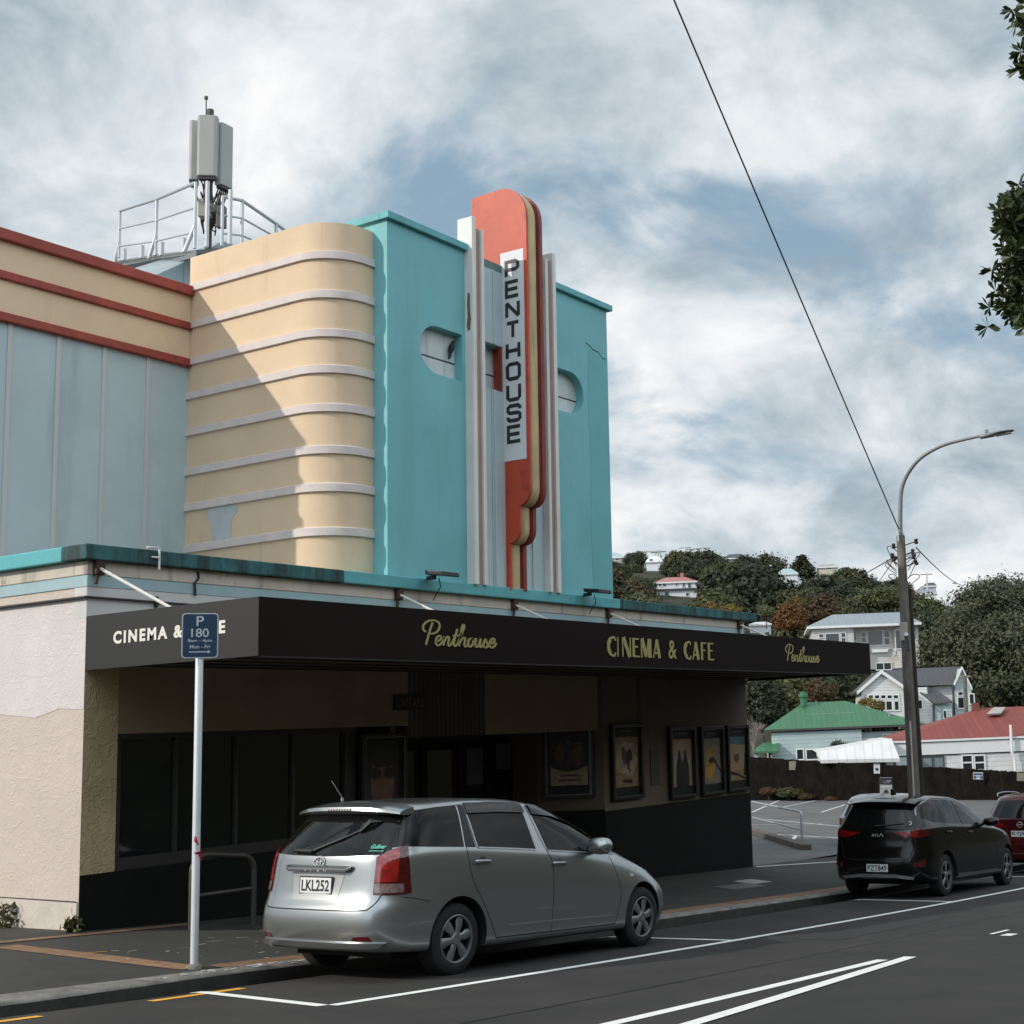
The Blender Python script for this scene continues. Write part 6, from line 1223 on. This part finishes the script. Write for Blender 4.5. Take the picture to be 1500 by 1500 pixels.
place_top('T', 'autumn_tree', 'orange brown autumn tree beside the grey roofed house', 'tree', 1152, 876, 133, 24, 'orange', sz=.85)
place_top('S', 'autumn_tree', 'yellowish crown rising out of the orange brown tree', 'tree', 1163, 872, 136, 14, 'yellow')
place_top('B', 'olive_bush', 'wide olive brown bush above the grey roof', 'shrub', 1205, 872, 150, 36, 'brown', sz=.8); place_top('S', 'olive_bush', 'smaller olive bush right of the wide one above the roof', 'shrub', 1232, 884, 148, 18, 'olive')
place_top('C', 'hedge_tree', 'broad clipped looking green tree left of the wooden pole', 'tree', 1292, 858, 165, 38, 'olive', sz=.75)
place_top('S', 'hedge_tree', 'rusty topped bush close to the wooden pole', 'shrub', 1318, 858, 185, 18, 'brown')
place_top('T', 'garden_tree', 'dark garden tree under the canopy end, nearest the building', 'tree', 1108, 985, 96, 34, 'dark'); place_top('A', 'garden_tree', 'green garden tree under the canopy end', 'tree', 1150, 992, 104, 44, 'olive'); place_top('T', 'garden_tree', 'dark garden tree left of the gabled villa', 'tree', 1215, 985, 112, 40, 'dark'); place_top('S', 'garden_shrub', 'yellow green shrub against the gabled villa', 'shrub', 1262, 1022, 98, 18, 'yellow')
place_top('S', 'garden_tree', 'brown twiggy garden tree behind the green roof', 'tree', 1190, 995, 95, 24, 'brown')
place_top('A', 'garden_tree', 'dark tree mass between villa and big grey green tree', 'tree', 1430, 985, 116, 60, 'dark', sz=1.3)
place_top('S', 'round_bush', 'round dark bush in front of the white cottage wall', 'shrub', 1216, 1085, 74.5, 14, 'dark'); place_top('S', 'round_bush', 'small dark bush right of the round one by the cottage', 'shrub', 1236, 1088, 74, 6, 'dark')
# big grey green tree on the right
pk = Vector(at(1462, 1010, 86)); pz = -4.5
proto('pohu', 'P', 7.2, 6.6, 6.0, 760, 100, .15, 1.0, seed=9)
t_ = place_top('P', 'pohutukawa', 'very large domed grey green tree filling the right side behind the red roof', 'tree', 1474, 832, 119, 146, 'pohu', th=1.0)
# bare tree by the cottage
bt = at(1104, 1118, 70); bt = thing('bare_tree', 'leafless grey twiggy tree at the building corner in front of the green roof', 'tree', bt)
b = MB(); rb = random.Random(4)
def branch(p, d, l, r, k):
    q = p + d * l; b.tube([p, q], [r, r * .7], 5)
    if k:
        for j in range(4 if k > 1 else 5): branch(p.lerp(q, rb.uniform(.55, 1)), (d + Vector((rb.gauss(0, .55), rb.gauss(0, .55), rb.gauss(.1, .35)))).normalized(), l * rb.uniform(.55, .8), max(.008, r * .6), k - 1)
branch(Vector((0, 0, -.5)), Vector((.05, 0, 1)), 1.2, .06, 4); b.build('branches', mat('grey_twigs', (0.20, 0.17, 0.15), 0.9), parent=bt)
# general bush on the hillside
rg = random.Random(77); keys = ['A', 'B', 'C', 'T', 'A', 'C', 'S']; cols = {'A': ['dark', 'dark', 'olive'], 'B': ['olive', 'olive', 'brown'], 'C': ['dark', 'olive'], 'T': ['olive', 'dark'], 'S': ['brown', 'olive', 'pale']}
clear = [(955, 1023, 843, 876, 230), (888, 915, 806, 823, 400), (1134, 1170, 830, 856, 400), (1108, 1138, 832, 852, 400), (1180, 1219, 838, 853, 400), (1182, 1335, 885, 990, 122), (1335, 1375, 852, 882, 400), (945, 972, 812, 833, 400), (1066, 1132, 888, 935, 400), (1195, 1230, 822, 833, 400), (1268, 1290, 836, 851, 400), (1058, 1096, 808, 820, 400), (1000, 1034, 798, 812, 400)]
GL_ = 'leafy tree or bush among the mixed green cover of the hillside'
n_t = 0; tries = 0
while n_t < 285 and tries < 9000:
    tries += 1; px = rg.uniform(885, 1360) if rg.random() < .9 else rg.uniform(300, 1800); d = rg.choice([rg.uniform(135, 300), rg.uniform(200, 300), rg.uniform(292, 304)]); P = hp_(px, d); k = rg.choice(keys); s = rg.uniform(.45, 1.0) * (.7 if d > 285 else 1)
    q = Vector((P.x, P.y, P.z)); vy = q.dot(DD) / q.dot(FF) * FPX + CY; top = vy - 7 * s / d * FPX; hw = 4 * s / d * FPX; bad = False
    for (xa, xb, ya, yb, dc) in clear:
        if xa - hw * .75 < px < xb + hw * .75 and top < yb and vy > ya and d < dc + 1: bad = True
    if bad or (px < 880 and d < 250): continue
    tree(k, 'hillside_tree', GL_, 'tree', P, s, rg.uniform(0, 6.28), 'trees and bushes on the hillside', 1.0, rg.choice(cols[k])); n_t += 1
# weeds
for (px, py, lb, sc) in ((105, 1364, 'little green weed at the foot of the pink wall corner', .08), (4, 1352, 'taller brown green weed at the foot of the pink wall, at the frame edge', .15)):
    q = onX(px, py, 8.62) if px > 50 else onX(px, py, 8.60); rl.seed(px); b = MB()
    for k in range(60): leaf_quad(b, Vector((rl.gauss(0, .35), rl.gauss(0, .5), rl.uniform(0, 1.6))) * sc, Vector((rl.gauss(0, 1), rl.gauss(0, 1), rl.gauss(.5, 1))).normalized(), .045)
    for k in range(6): b.tube([(0, 0, -.02), (rl.gauss(0, .2) * sc, rl.gauss(0, .3) * sc, 1.5 * sc)], .004, 4)
    o = b.build('weed', LG['olive'], fix=False); o.location = (q.x, q.y, zfoot(8.6, 12.9)); tag(o, lb, 'weed')
for k, (px, py, s, kd) in enumerate(((1112, 1160, 9, 'brown'), (1142, 1163, 13, 'olive'), (1165, 1168, 8, 'brown'), (1200, 1171, 6, 'brown'), (1245, 1174, 10, 'olive'), (1440, 1186, 9, 'brown'))):
    d = interp([(1096, 65.4), (1224, 61.9), (1441, 57.4)], px); place_top('S', 'fence_weed', '%s weedy clump growing at the foot of the dark fence, number %s from the building' % ('brown' if kd == 'brown' else 'green', ['one', 'two', 'three', 'four', 'five', 'six'][k]), 'weeds', px, py - s * .75, d, s * 1.5, kd, sz=.5)

# ================================================================== HOUSES
def wb(name, c): return stripes_mat(name, c, tuple(x * .55 for x in c), 'Z', 0.22, 0.10, rough=0.6, var=0.03)
wbw = wb('white_weatherboard', (0.68, 0.685, 0.68)); wbb = wb('pale_blue_weatherboard', (0.42, 0.52, 0.53)); wbg = wb('grey_weatherboard', (0.58, 0.565, 0.54)); trimw = mat('white_trim', (0.68, 0.69, 0.69), 0.55, var=0.04); wglass = mat('house_glass', (0.025, 0.028, 0.03), 0.08, spec=0.6); curtain = mat('curtained_glass', (0.20, 0.23, 0.24), 0.15, var=0.1, vs=2)
roof_g = stripes_mat('green_iron_roof', (0.040, 0.145, 0.070), (0.032, 0.115, 0.056), 'X', 0.30, 0.15, rough=0.55, var=0.06); roof_r = stripes_mat('red_iron_roof', (0.205, 0.045, 0.034), (0.16, 0.036, 0.028), 'X', 0.30, 0.15, rough=0.7, var=0.10); roof_k = stripes_mat('charcoal_iron_roof', (0.060, 0.060, 0.068), (0.042, 0.042, 0.048), 'X', 0.35, 0.15, rough=0.5, var=0.05); roof_b = stripes_mat('grey_blue_roof', (0.235, 0.27, 0.30), (0.19, 0.22, 0.24), 'X', 0.35, 0.12, rough=0.5, var=0.04)
RH = Vector((RR.x, RR.y, 0)).normalized(); DH = Vector((FF.x, FF.y, 0)).normalized(); RZ = atan2(RH.y, RH.x)
class House:
    def __init__(s, name, label, px, py, d, cat='house'):
        s.o = at(px, py, d); s.d = d; s.r = thing(name, label, cat, s.o, RZ)
    def p(s, px, py, dd=0.0):
        r = ray(px, py); q = r * ((s.o.dot(DH) + dd) / r.dot(DH)) - s.o; return Vector((q.dot(RH), q.dot(DH), q.z))
    def prism(s, name, poly, depth, m, par=None, **k):        # poly of (px,py,dd); swept straight back
        b = MB(); b.prism([s.p(*q) for q in poly], (0, depth, 0)); return b.build(name, m, parent=par or s.r, **k)
    def block(s, name, px0, px1, py_top, z_bot, depth, m, dd=0.0, par=None):
        a = s.p(px0, py_top, dd); c = s.p(px1, py_top, dd); b = MB(); b.box((a.x, min(a.y, c.y), z_bot), (c.x, min(a.y, c.y) + depth, (a.z + c.z) / 2)); return b.build(name, m, parent=par or s.r)
    def hip(s, name, e0, e1, r0, r1, depth, m, dd=0.0, th=.12):  # eave ends and ridge ends in pixels
        A, B = s.p(*e0, dd), s.p(*e1, dd); z = (A.z + B.z) / 2; A.z = B.z = z; B.y = A.y; R0, R1 = s.p(*r0, dd + depth / 2), s.p(*r1, dd + depth / 2); R0.z = R1.z = (R0.z + R1.z) / 2; R0.y = R1.y = A.y + depth / 2
        Cc, Dd = Vector((B.x, A.y + depth, z)), Vector((A.x, A.y + depth, z)); dn = Vector((0, 0, -th)); vs = [A, B, Cc, Dd, R0, R1, A + dn, B + dn, Cc + dn, Dd + dn]
        b = MB(); b.add(vs, [(0, 1, 5, 4), (1, 2, 5), (2, 3, 4, 5), (3, 0, 4)]); o = b.build(name, m, parent=s.r)
        b = MB(); b.add(vs, [(0, 6, 7, 1), (1, 7, 8, 2), (2, 8, 9, 3), (3, 9, 6, 0), (6, 9, 8, 7)]); b.build('eave', trimw if m is not roof_g else mat('dark_eave', (0.05, 0.05, 0.05), 0.7), parent=o); return o
    def window(s, px0, px1, py0, py1, dd=0.0, nx=1, ny=1, fr=.07, m=None, fm=None):
        a, c = s.p(px0, py1, dd), s.p(px1, py0, dd); y = min(a.y, c.y) - .03; w_ = thing_w = bpy.data.objects.new('window', None); C.objects.link(w_); w_.parent = s.r
        b = MB(); x0, x1, za, zb_ = a.x, c.x, a.z, c.z
        b.box((x0 - fr, y - .04, za - fr), (x1 + fr, y + .02, za)); b.box((x0 - fr, y - .04, zb_), (x1 + fr, y + .02, zb_ + fr)); b.box((x0 - fr, y - .04, za), (x0, y + .02, zb_)); b.box((x1, y - .04, za), (x1 + fr, y + .02, zb_))
        for k in range(1, nx): x = x0 + (x1 - x0) * k / nx; b.box((x - fr / 2, y - .035, za), (x + fr / 2, y + .02, zb_))
        for k in range(1, ny): z = za + (zb_ - za) * k / ny; b.box((x0, y - .03, z - fr / 2), (x1, y + .018, z + fr / 2))
        b.build('frame', fm or trimw, parent=w_); b = MB(); b.box((x0, y + .005, za), (x1, y + .03, zb_)); b.build('pane', m or wglass, parent=w_)
# cottage with the green roof
h = House('cottage', 'pale blue weatherboard cottage with a green iron hip roof', 1129, 1069, 78)
h.block('wall', 1130, 1262, 1071, -5, 8.4, wbb, .2); h.block('wall', 1262, 1352, 1071, -5, 8.0, wb('teal_weatherboard', (0.36, 0.45, 0.46)), .5)
h.hip('roof', (1119, 1069), (1356, 1060), (1177, 1029), (1239, 1027), 9.5, roof_g)
h.window(1168, 1176, 1098, 1112, .2); h.window(1182, 1200, 1098, 1112, .2, 1, 1); h.window(1264, 1280, 1083, 1092, .5, 2); h.window(1295, 1310, 1076, 1086, .5)
b = MB(); q = h.p(1177, 1028, 4); b.lathe([(.22, -.3), (.22, .25), (.30, .28), (.30, .42), (.18, .5), (.18, .62), (0, .64)], Matrix.Translation(q), 12); b.build('chimney_pot', roof_g, parent=h.r)
b = MB(); q = h.p(1303, 1055, 1.5); b.tube([q, q + Vector((0, 0, .55))], .06, 8); q = h.p(1215, 1048, 2.5); b.tube([q + Vector((-1.4, 0, .1)), q + Vector((1.5, 0, .1))], .03, 5); b.tube([q, q + Vector((-.8, -.6, .9))], .02, 5); b.build('roof_pipe', mat('pipe_grey', (0.25, 0.25, 0.25), 0.5), parent=h.r)
b = MB(); A, B_q = h.p(1101, 1101, -1.2), h.p(1140, 1100, -1.2); Cq, Dq = h.p(1142, 1085, .6), h.p(1118, 1088, .6); b.prism([A, B_q, Cq, Dq], (0, 0, -.1)); b.build('porch_roof', roof_g, parent=h.r)
h.block('porch_wall', 1103, 1112, 1101, -5, 1.0, wbb, -1.0); h.window(1126, 1138, 1100, 1112, .4, 3)
b = MB(); q = h.p(1228, 1095, -.6); b.tube([q + Vector((0, 0, -3)), q], .06, 6); b.build('white_post', trimw, parent=h.r)
# bungalow with red roof
h = House('bungalow', 'white bungalow with a rusty red iron roof and a skylight', 1304, 1082, 66)
h.hip('roof', (1302, 1082), (1580, 1079), (1437, 1037), (1520, 1034), 10, roof_r, th=.10)
h.block('fascia_wall', 1306, 1578, 1084.5, h.p(1400, 1104, .08).z, 8, mat('white_cladding', (0.66, 0.67, 0.67), 0.6, var=0.03), .08); h.block('wall', 1312, 1576, 1104, -5, 8, wbw, .18)
h.window(1351, 1381, 1108, 1124, .18, 2, 1, m=curtain, fm=mat('dark_frame', (0.05, 0.05, 0.05), 0.5)); h.window(1411, 1423, 1107, 1127, .18, 1, 2); h.window(1429, 1441, 1107, 1127, .18, 1, 2)
b = MB(); q = h.p(1483, 1104, -.1); b.tube([q + Vector((.1, 0, -1.2)), q + Vector((.1, 0, -.2)), q, q + Vector((0, 0, 1.4))], .07, 8); b.build('vent_pipe', trimw, parent=h.r)
b = MB(); P = []
for (px, py, dd) in ((1445, 1048, 3.15), (1466, 1047, 3.15), (1473, 1038, 4.35), (1456, 1038, 4.35)): P.append(h.p(px, py, dd))
b.prism(P, (0, -.05, .08)); b.build('skylight', mat('skylight_pale', (0.34, 0.32, 0.29), 0.4), parent=h.r)
b = MB(); q = h.p(1430, 1039, 4.5); b.box((q.x - .18, q.y, q.z - .3), (q.x + .18, q.y + .4, q.z + .35)); b.build('chimney', mat('red_brick', (0.16, 0.05, 0.035), 0.8), parent=h.r)
# garage with white sloping roof
h = House('garage', 'low white garage with a sloping white roof behind the paling fence', 1200, 1114, 63.5)
wr = stripes_mat('white_roof_sheets', (0.60, 0.605, 0.61), (0.44, 0.44, 0.44), 'X', 0.42, 0.06, rough=0.6, var=0.03)
b = MB(); P = [h.p(1196, 1102, .0), h.p(1306, 1082, .0), h.p(1318, 1111, -.9), h.p(1202, 1113, -.9)]; Q = [p + Vector((0, 0, -.16)) for p in P]
b.add(P + Q, [(0, 1, 2, 3), (3, 2, 6, 7), (0, 3, 7, 4), (2, 1, 5, 6)]); A, B2 = P[0] + Vector((0, 6, 0)), P[1] + Vector((0, 6, 0)); n0 = len(b.v); b.add([P[0], P[1], B2, A], [(0, 1, 2, 3)]); b.build('roof', wr, parent=h.r)
h.block('wall', 1204, 1308, 1114, -4, 5, wbw, .1); b = MB(); a = h.p(1272, 1121, -.05); c = h.p(1297, 1114.5, -.05); b.box((a.x, a.y - .02, a.z - 1), (c.x, a.y + .1, c.z)); b.build('opening', mat('dark_opening', (0.03, 0.028, 0.026), 0.9), parent=h.r)
# gabled villa
h = House('villa', 'white gabled villa with a charcoal roof partly behind the wooden pole', 1291, 982, 102)
h.prism('wall', [(1262, 1008, 0), (1290.5, 985, 0), (1328, 1009, 0), (1330, 1062, 0), (1262, 1062, 0)], 7, wbw); h.block('wall', 1328, 1358, 1007, -4.5, 8, wbw, 1.5)
b = MB(); A, R0, B1 = h.p(1255, 1012.5, -.2), h.p(1291, 981, -.2), h.p(1333, 1010, -.2); t = Vector((0, 0, -.16)); bk = Vector((0, 9, 0))
b.prism([A, R0, B1, B1 + t, R0 + t * 1.2, A + t], bk); b.build('roof', roof_k, parent=h.r)
b = MB(); t = Vector((0, 0, -.28)); b.prism([A, R0, B1, B1 + t, R0 + t * 1.1, A + t], (0, -.06, 0)); b.build('barge_board', trimw, parent=h.r)
b = MB(); A, B1 = h.p(1300, 1006, 2.0), h.p(1399, 1003, 2.0); R0, R1 = h.p(1297, 981.5, 5.5), h.p(1409.5, 976, 5.5); bk = Vector((0, 7.5, 0)); b.add([A, B1, R1, R0, Vector((A.x, A.y + 7.5, A.z)), Vector((B1.x + 1.3, B1.y + 7.5, B1.z))], [(0, 1, 2, 3), (3, 2, 5, 4)]); b.build('roof', roof_k, parent=h.r)
b = MB(); P = [h.p(1343, 1010, 1.6), h.p(1368, 1030, 1.0), h.p(1395, 1027.5, 1.0), h.p(1366, 1006, 2.2)]; b.prism(P, (0, 0, -.12)); b.build('lean_to_roof', roof_k, parent=h.r)
h.prism('wall', [(1343, 1012, 1.2), (1367, 1031, 1.2), (1367, 1062, 1.2), (1343, 1062, 1.2)], .3, wbw); h.block('wall', 1368, 1394, 1031, -4.5, 6, wbb, 1.3); h.block('wall', 1357, 1397, 1004.5, -4.5, 5, wbw, 2.6)
h.prism('wall', [(1399, 1062, 2.2), (1399, 1003, 2.2), (1409.5, 978, 2.2), (1423, 1006, 2.2), (1423, 1062, 2.2)], 6, wbb)
b = MB(); A, R0, B1 = h.p(1396, 1005, 1.9), h.p(1409.5, 976, 1.9), h.p(1424.5, 1007, 1.9); t = Vector((0, 0, -.2)); b.prism([A, R0, B1, B1 + t, R0 + t * 1.1, A + t], (0, .4, 0)); b.build('barge_board', trimw, parent=h.r)
for k in range(5): h.window(1272.5 + 9.2 * k, 1278.5 + 9.2 * k, 1018.5, 1023, 0, fr=.10)
for k in range(4): h.window(1279 + 10 * k + (2 if k == 3 else 0), 1286 + 10 * k, 1027.5, 1040, 0, fr=.10)
h.window(1345, 1350, 1026, 1038, 1.2, fr=.08); h.window(1404, 1410, 1014, 1018, 2.2, fr=.10); h.window(1404, 1411, 1022, 1037, 2.2, fr=.10); h.window(1421, 1426, 1017, 1031, 2.2, fr=.08); h.window(1383, 1386, 1041, 1052, 1.3, fr=.06)
b = MB(); b.tube([h.p(1396, 1003, 1.8), h.p(1398, 1048, 1.8)], .09, 6); b.tube([h.p(1367.5, 1030, .9), h.p(1368, 1058, .9)], .09, 6); b.build('downpipe', mat('downpipe_dark', (0.03, 0.03, 0.03), 0.5), parent=h.r)
vp = at(1415, 1046, 96); b = MB(); b.tube([(0, 0, -1), at(1413, 990, 96) - vp], .16, 8); vo = thing('utility_pole', 'short wooden utility pole with a crossarm in front of the villa end', 'utility pole', vp); b.build('pole', wood, parent=vo)
b = MB(); b.tube([at(1404, 992, 96) - vp, at(1422, 991, 96) - vp], .07, 6); b.build('crossarm', tan_b, parent=vo)
# two storey house
h = House('two_storey_house', 'two storey off white house with a pale grey hip roof behind the canopy end', 1190, 918, 122)
h.block('wall', 1189, 1250, 918, -4, 7, wbg, .4); h.block('wall', 1250, 1312, 917, -4, 6, wbg, 1.6); h.block('wall', 1312, 1345, 917, -4, 6, wbg, .9); h.block('wall', 1278, 1345, 985, -8, 6, wbg, -1.0)
h.hip('roof', (1182, 918), (1350, 911), (1219, 901), (1318, 896), 10, roof_b, th=.22)
h.window(1200, 1206, 929, 934, .4); h.window(1210, 1229, 928, 940, .4, 1, 1, m=wglass); h.window(1233, 1238, 927, 941, .4, 1, 2); h.window(1263, 1268, 926, 941, 1.6, 1, 2); h.window(1272, 1292, 924, 945, 1.6, m=mat('grey_window', (0.09, 0.085, 0.08), 0.1)); h.window(1296, 1302, 924, 944, 1.6, 1, 2); h.window(1313, 1322, 923, 950, .9, fr=.10); h.window(1251, 1253.5, 926, 938, 1.55, fr=.05); h.window(1284, 1305, 971, 981, 1.55, 2)
b = MB(); a = h.p(1277, 956, 1.5); c = h.p(1312, 950, 1.5); b.box((a.x, a.y - .25, a.z), (c.x, a.y, c.z)); b.build('floor_band', trimw, parent=h.r)
b = MB(); q = h.p(1305, 957, .9); b.lathe([(0, 0), (.3, .05), (.42, .16), (.40, .17), (.3, .07), (0, .02)], Matrix.Translation(q) @ Matrix.Rotation(1.2, 4, 'X') @ Matrix.Rotation(.4, 4, 'Y'), 16); b.build('satellite_dish', mat('dish_grey', (0.4, 0.4, 0.4), 0.5), parent=h.r)
# houses on the hillside
def hillhouse(label, x0, x1, yw, yb, yr, d, wall, roof, rw=.4, wins=(), depth=8, side=None):
    dh = 130.0; xm_ = (x0 + x1) / 2
    while dh < 299 and hz(xm_, dh) < at(xm_, yb + 1, dh).z: dh += 1.5
    d = dh; h = House('hillside_house', label, x0, yb, d); depth = depth * d / 290; a = h.p(x0, yb + 8); h.block('wall', x0, x1, yw, a.z - 3, depth, wall, .3)
    xm = (x0 + x1) / 2; hw = (x1 - x0) / 2 * rw; h.hip('roof', (x0 - 1.5, yw), (x1 + 1.5, yw), (xm - hw, yr), (xm + hw, yr), depth + .6, roof, th=.25)
    for q in wins: h.window(*q[:4], .3, *(q[4:6] if len(q) > 4 else (1, 1)), fr=.09)
    return h
plainw = mat('hill_white', (0.62, 0.64, 0.66), 0.6); plainb = mat('hill_pale_blue', (0.45, 0.52, 0.56), 0.6); plaing = mat('hill_grey', (0.42, 0.42, 0.41), 0.6); roofp = mat('pink_roof', (0.34, 0.15, 0.13), 0.6, var=0.1, vs=1); rooft = mat('teal_roof', (0.30, 0.42, 0.43), 0.5); roofd = mat('dark_roof', (0.06, 0.06, 0.065), 0.6); roofy = mat('sand_roof', (0.33, 0.32, 0.28), 0.6)
h = hillhouse('white two storey hillside house with a pink roof and a balcony front', 958, 1020, 852, 879, 845.5, 285, plainw, roofp, .45, ((960, 963, 854, 859), (965, 969, 854, 859), (971, 976, 854, 859), (989.5, 992, 853, 858), (1000, 1003, 854, 860), (1008, 1012, 854, 861), (959.5, 962, 868, 873), (964, 966.5, 868, 873), (974, 980, 867, 873), (1005, 1009, 868, 873)))
b = MB(); a = h.p(957, 864.5, .2); c = h.p(1021, 863.5, .2); b.box((a.x, a.y - .3, c.z), (c.x, a.y + .1, a.z + .12)); b.build('balcony_band', mat('band_dark', (0.05, 0.05, 0.05), 0.6), parent=h.r)
b = MB(); q = h.p(999, 849, 3); b.box((q.x - .3, q.y, q.z - .5), (q.x + .3, q.y + .5, q.z + 1.2)); b.build('chimney', roofp, parent=h.r)
hillhouse('pale house with a teal white roof on the ridge at the tower edge', 888, 913, 816, 824, 809.5, 292, plaing, rooft, .3, ((902, 906, 818, 821),))
hillhouse('white house behind the group of green poles on the ridge', 947, 969, 822, 836, 815, 290, plainw, plainw, .6, ((952, 956, 819, 823),))
hillhouse('house with a dark gable on the skyline left of the conifer', 1060, 1094, 817, 826, 811.5, 298, plaing, roofd, .5, ((1080, 1086, 818, 822),))
hillhouse('white house with a pale blue roof above the trees, largest one below the conifer', 1138, 1168, 840, 859, 833, 262, plainw, rooft, .4, ((1139.5, 1141, 843, 847), (1145, 1149, 842, 846), (1156, 1166, 850, 854), (1146, 1148, 853, 856)))
hillhouse('pale house left of the white one with the blue roof, half hidden by trees', 1112, 1137, 842, 856, 835, 268, plainw, rooft, .4, ((1118, 1122, 846, 850),))
hillhouse('long low pale blue house right of the white one with the blue roof', 1183, 1216, 846, 856, 841.5, 262, plainb, plainw, .5, ((1192, 1196, 846.5, 851),))
hillhouse('sand roofed house on the skyline right of the conifer', 1199, 1226, 830, 837, 826, 299, mat('hill_yellow', (0.5, 0.47, 0.36), 0.6), roofy, .6, ((1212, 1218, 831, 834),))
hillhouse('grey gabled house near the ridge left of the wooden pole', 1272, 1285, 845, 853, 839, 280, plainw, plaing, .3, ((1276, 1279, 847, 850),))
hillhouse('pale house with a grey roof and blue edge beside the big grey green tree', 1338, 1372, 869, 886, 858, 200, plainw, roof_b, .3, ((1340, 1343, 871, 875),))
hillhouse('dark flat house on the skyline right of the wooden pole', 1354, 1371, 858, 866, 853.5, 290, plaing, roofd, .7)
hillhouse('small white cubic house beyond the right end of the cornice', 1098, 1129, 914, 935, 911, 150, plainw, plainw, .5, ((1121, 1127, 926, 931),))
hillhouse('small house with a pale blue grey roof peeping over the cornice end', 1072, 1110, 901, 915, 893.5, 172, plainb, rooft, .2, ((1100, 1103, 904, 908),))
polem = mat('pale_green_pole', (0.33, 0.40, 0.35), 0.7)
for k, (px, yb, yt, arm) in enumerate(((933, 834, 808, 0), (945, 835, 806, 2.5), (947.5, 830, 806, 2), (961, 836, 807, 2), (965, 835, 805.5, 3), (968, 833, 806, 2.5), (1004, 824, 800, 2.6), (1016.5, 822, 802, 3), (1030, 822, 801, 3), (1358, 856, 839, 2.5))):
    d = 288 if px < 1100 else 280; q = at(px, yb, d); t = at(px, yt, d); r_ = thing('utility_pole', ['plain pale pole at the left of the ridge group', 'pale pole with a crossarm, left of a close pair on the ridge', 'pale pole with a crossarm, right of a close pair on the ridge', 'green pole in the ridge trio, left one', 'green pole in the ridge trio, middle one', 'green pole in the ridge trio, right one', 'pole with a crossarm standing clear on the skyline, first of three', 'pole with a lopsided arm on the skyline, second of three', 'pole with a crossarm on the skyline, third of three', 'far utility pole on the skyline right of the lamp pole'][k], 'utility pole', q)
    b = MB(); b.tube([(0, 0, -2), (0, 0, t.z - q.z)], [.22, .16], 6); b.build('pole', polem if px < 1000 else galv, parent=r_)
    if arm: b = MB(); c = Vector((0, 0, t.z - q.z - .3)); b.tube([c - RH * arm / 2, c + RH * arm / 2], .09, 5); b.build('crossarm', wood, parent=r_)

# ================================================================== OUT OF SHOT BUT REFLECTED, AND THE TREE OVERHEAD
b = MB(); rows = []; rb = random.Random(2)
for i in range(61):
    x = -45 + 2.2 * i; row = []
    for (y, z) in ((-2.5, 0), (-5.0, .08), (-5.3, 2.0), (-6.2, 5.5), (-8, 8.8), (-12, 11), (-20, 12)):
        row.append((x, y + (rb.uniform(-.4, .4) if z > .5 else 0), z0(x) + .1 + z + (rb.uniform(-.9, 1.1) if z > 2 else 0)))
    rows.append(row)
tag(b.grid(rows).build('bank', hill_m, smooth=60), kind='structure')
ot = at(1790, 560, 12.2); tr0 = Vector((ot.x, ot.y, zfoot(ot.x, 9)))
ov = thing('street_tree', 'leafy street tree whose branch tips hang into the right edge of the view', 'tree', (ot.x, ot.y, z0(ot.x) - .1))
oo = Vector(ov.location)
b = MB(); b.tube([(0, 0, -.2), (.05, .05, 2.0), (0, .15, 3.8)], [.2, .16, .12], 10)
tips = [at(1487, 300, 12), at(1476, 345, 12), at(1492, 380, 12.2), at(1480, 420, 11.9), at(1488, 460, 12), at(1506, 320, 12.3), at(1510, 410, 12.1), at(1525, 350, 12.4), at(1530, 440, 12), at(1503, 60, 11.8), at(1509, 25, 12.2), at(1512, 95, 12), at(1545, 60, 12), at(1545, 300, 12.2), at(1560, 420, 12.3), at(1468, 325, 12.1), at(1466, 410, 11.9), at(1484, 330, 12.2), at(1492, 345, 11.8), at(1496, 440, 12.1), at(1499, 300, 12.1), at(1489, 395, 12.0), at(1495, 30, 12.1), at(1498, 80, 12.0), at(1483, 440, 12.2)]
for q in tips:
    e = q - oo; m_ = Vector((e.x * .4, e.y * .4, 3.6 + (e.z - 3.6) * .5)); b.tube(catmull([Vector((0, .1, 3.5)), m_, e], 4), [.07 - .06 * k / 8 for k in range(9)], 5)
b.build('trunk', bark, parent=ov, smooth=60)
rl.seed(5); b = MB()
for q in tips + [at(rl.uniform(1540, 1900), rl.uniform(-100, 620), 12.2 + rl.uniform(-1, 1)) for k in range(150)] + [at(rl.uniform(1474, 1530), rl.uniform(285, 470), 12 + rl.uniform(-.4, .6)) for k in range(26)]:
    e = q - oo
    for s in range(4):
        c = e + Vector((rl.gauss(0, .07), rl.gauss(0, .07), rl.gauss(0, .07)))
        for k in range(13):
            d = Vector((rl.gauss(0, 1), rl.gauss(0, 1), rl.gauss(.15, .8))).normalized(); p = c + d * .062; up = d.cross(Vector((rl.gauss(0, 1), rl.gauss(0, 1), 2))).normalized(); sd_ = d.cross(up).normalized() * .021; L_ = .062
            o = len(b.v); b.v += [tuple(p - d * L_), tuple(p - sd_ * .7), tuple(p + d * L_ * .3 - sd_), tuple(p + d * L_), tuple(p + d * L_ * .3 + sd_), tuple(p + sd_ * .7)]; b.f.append(tuple(range(o, o + 6))); b.m.append(0)
b.build('crown', LG['near'], parent=ov, fix=False)
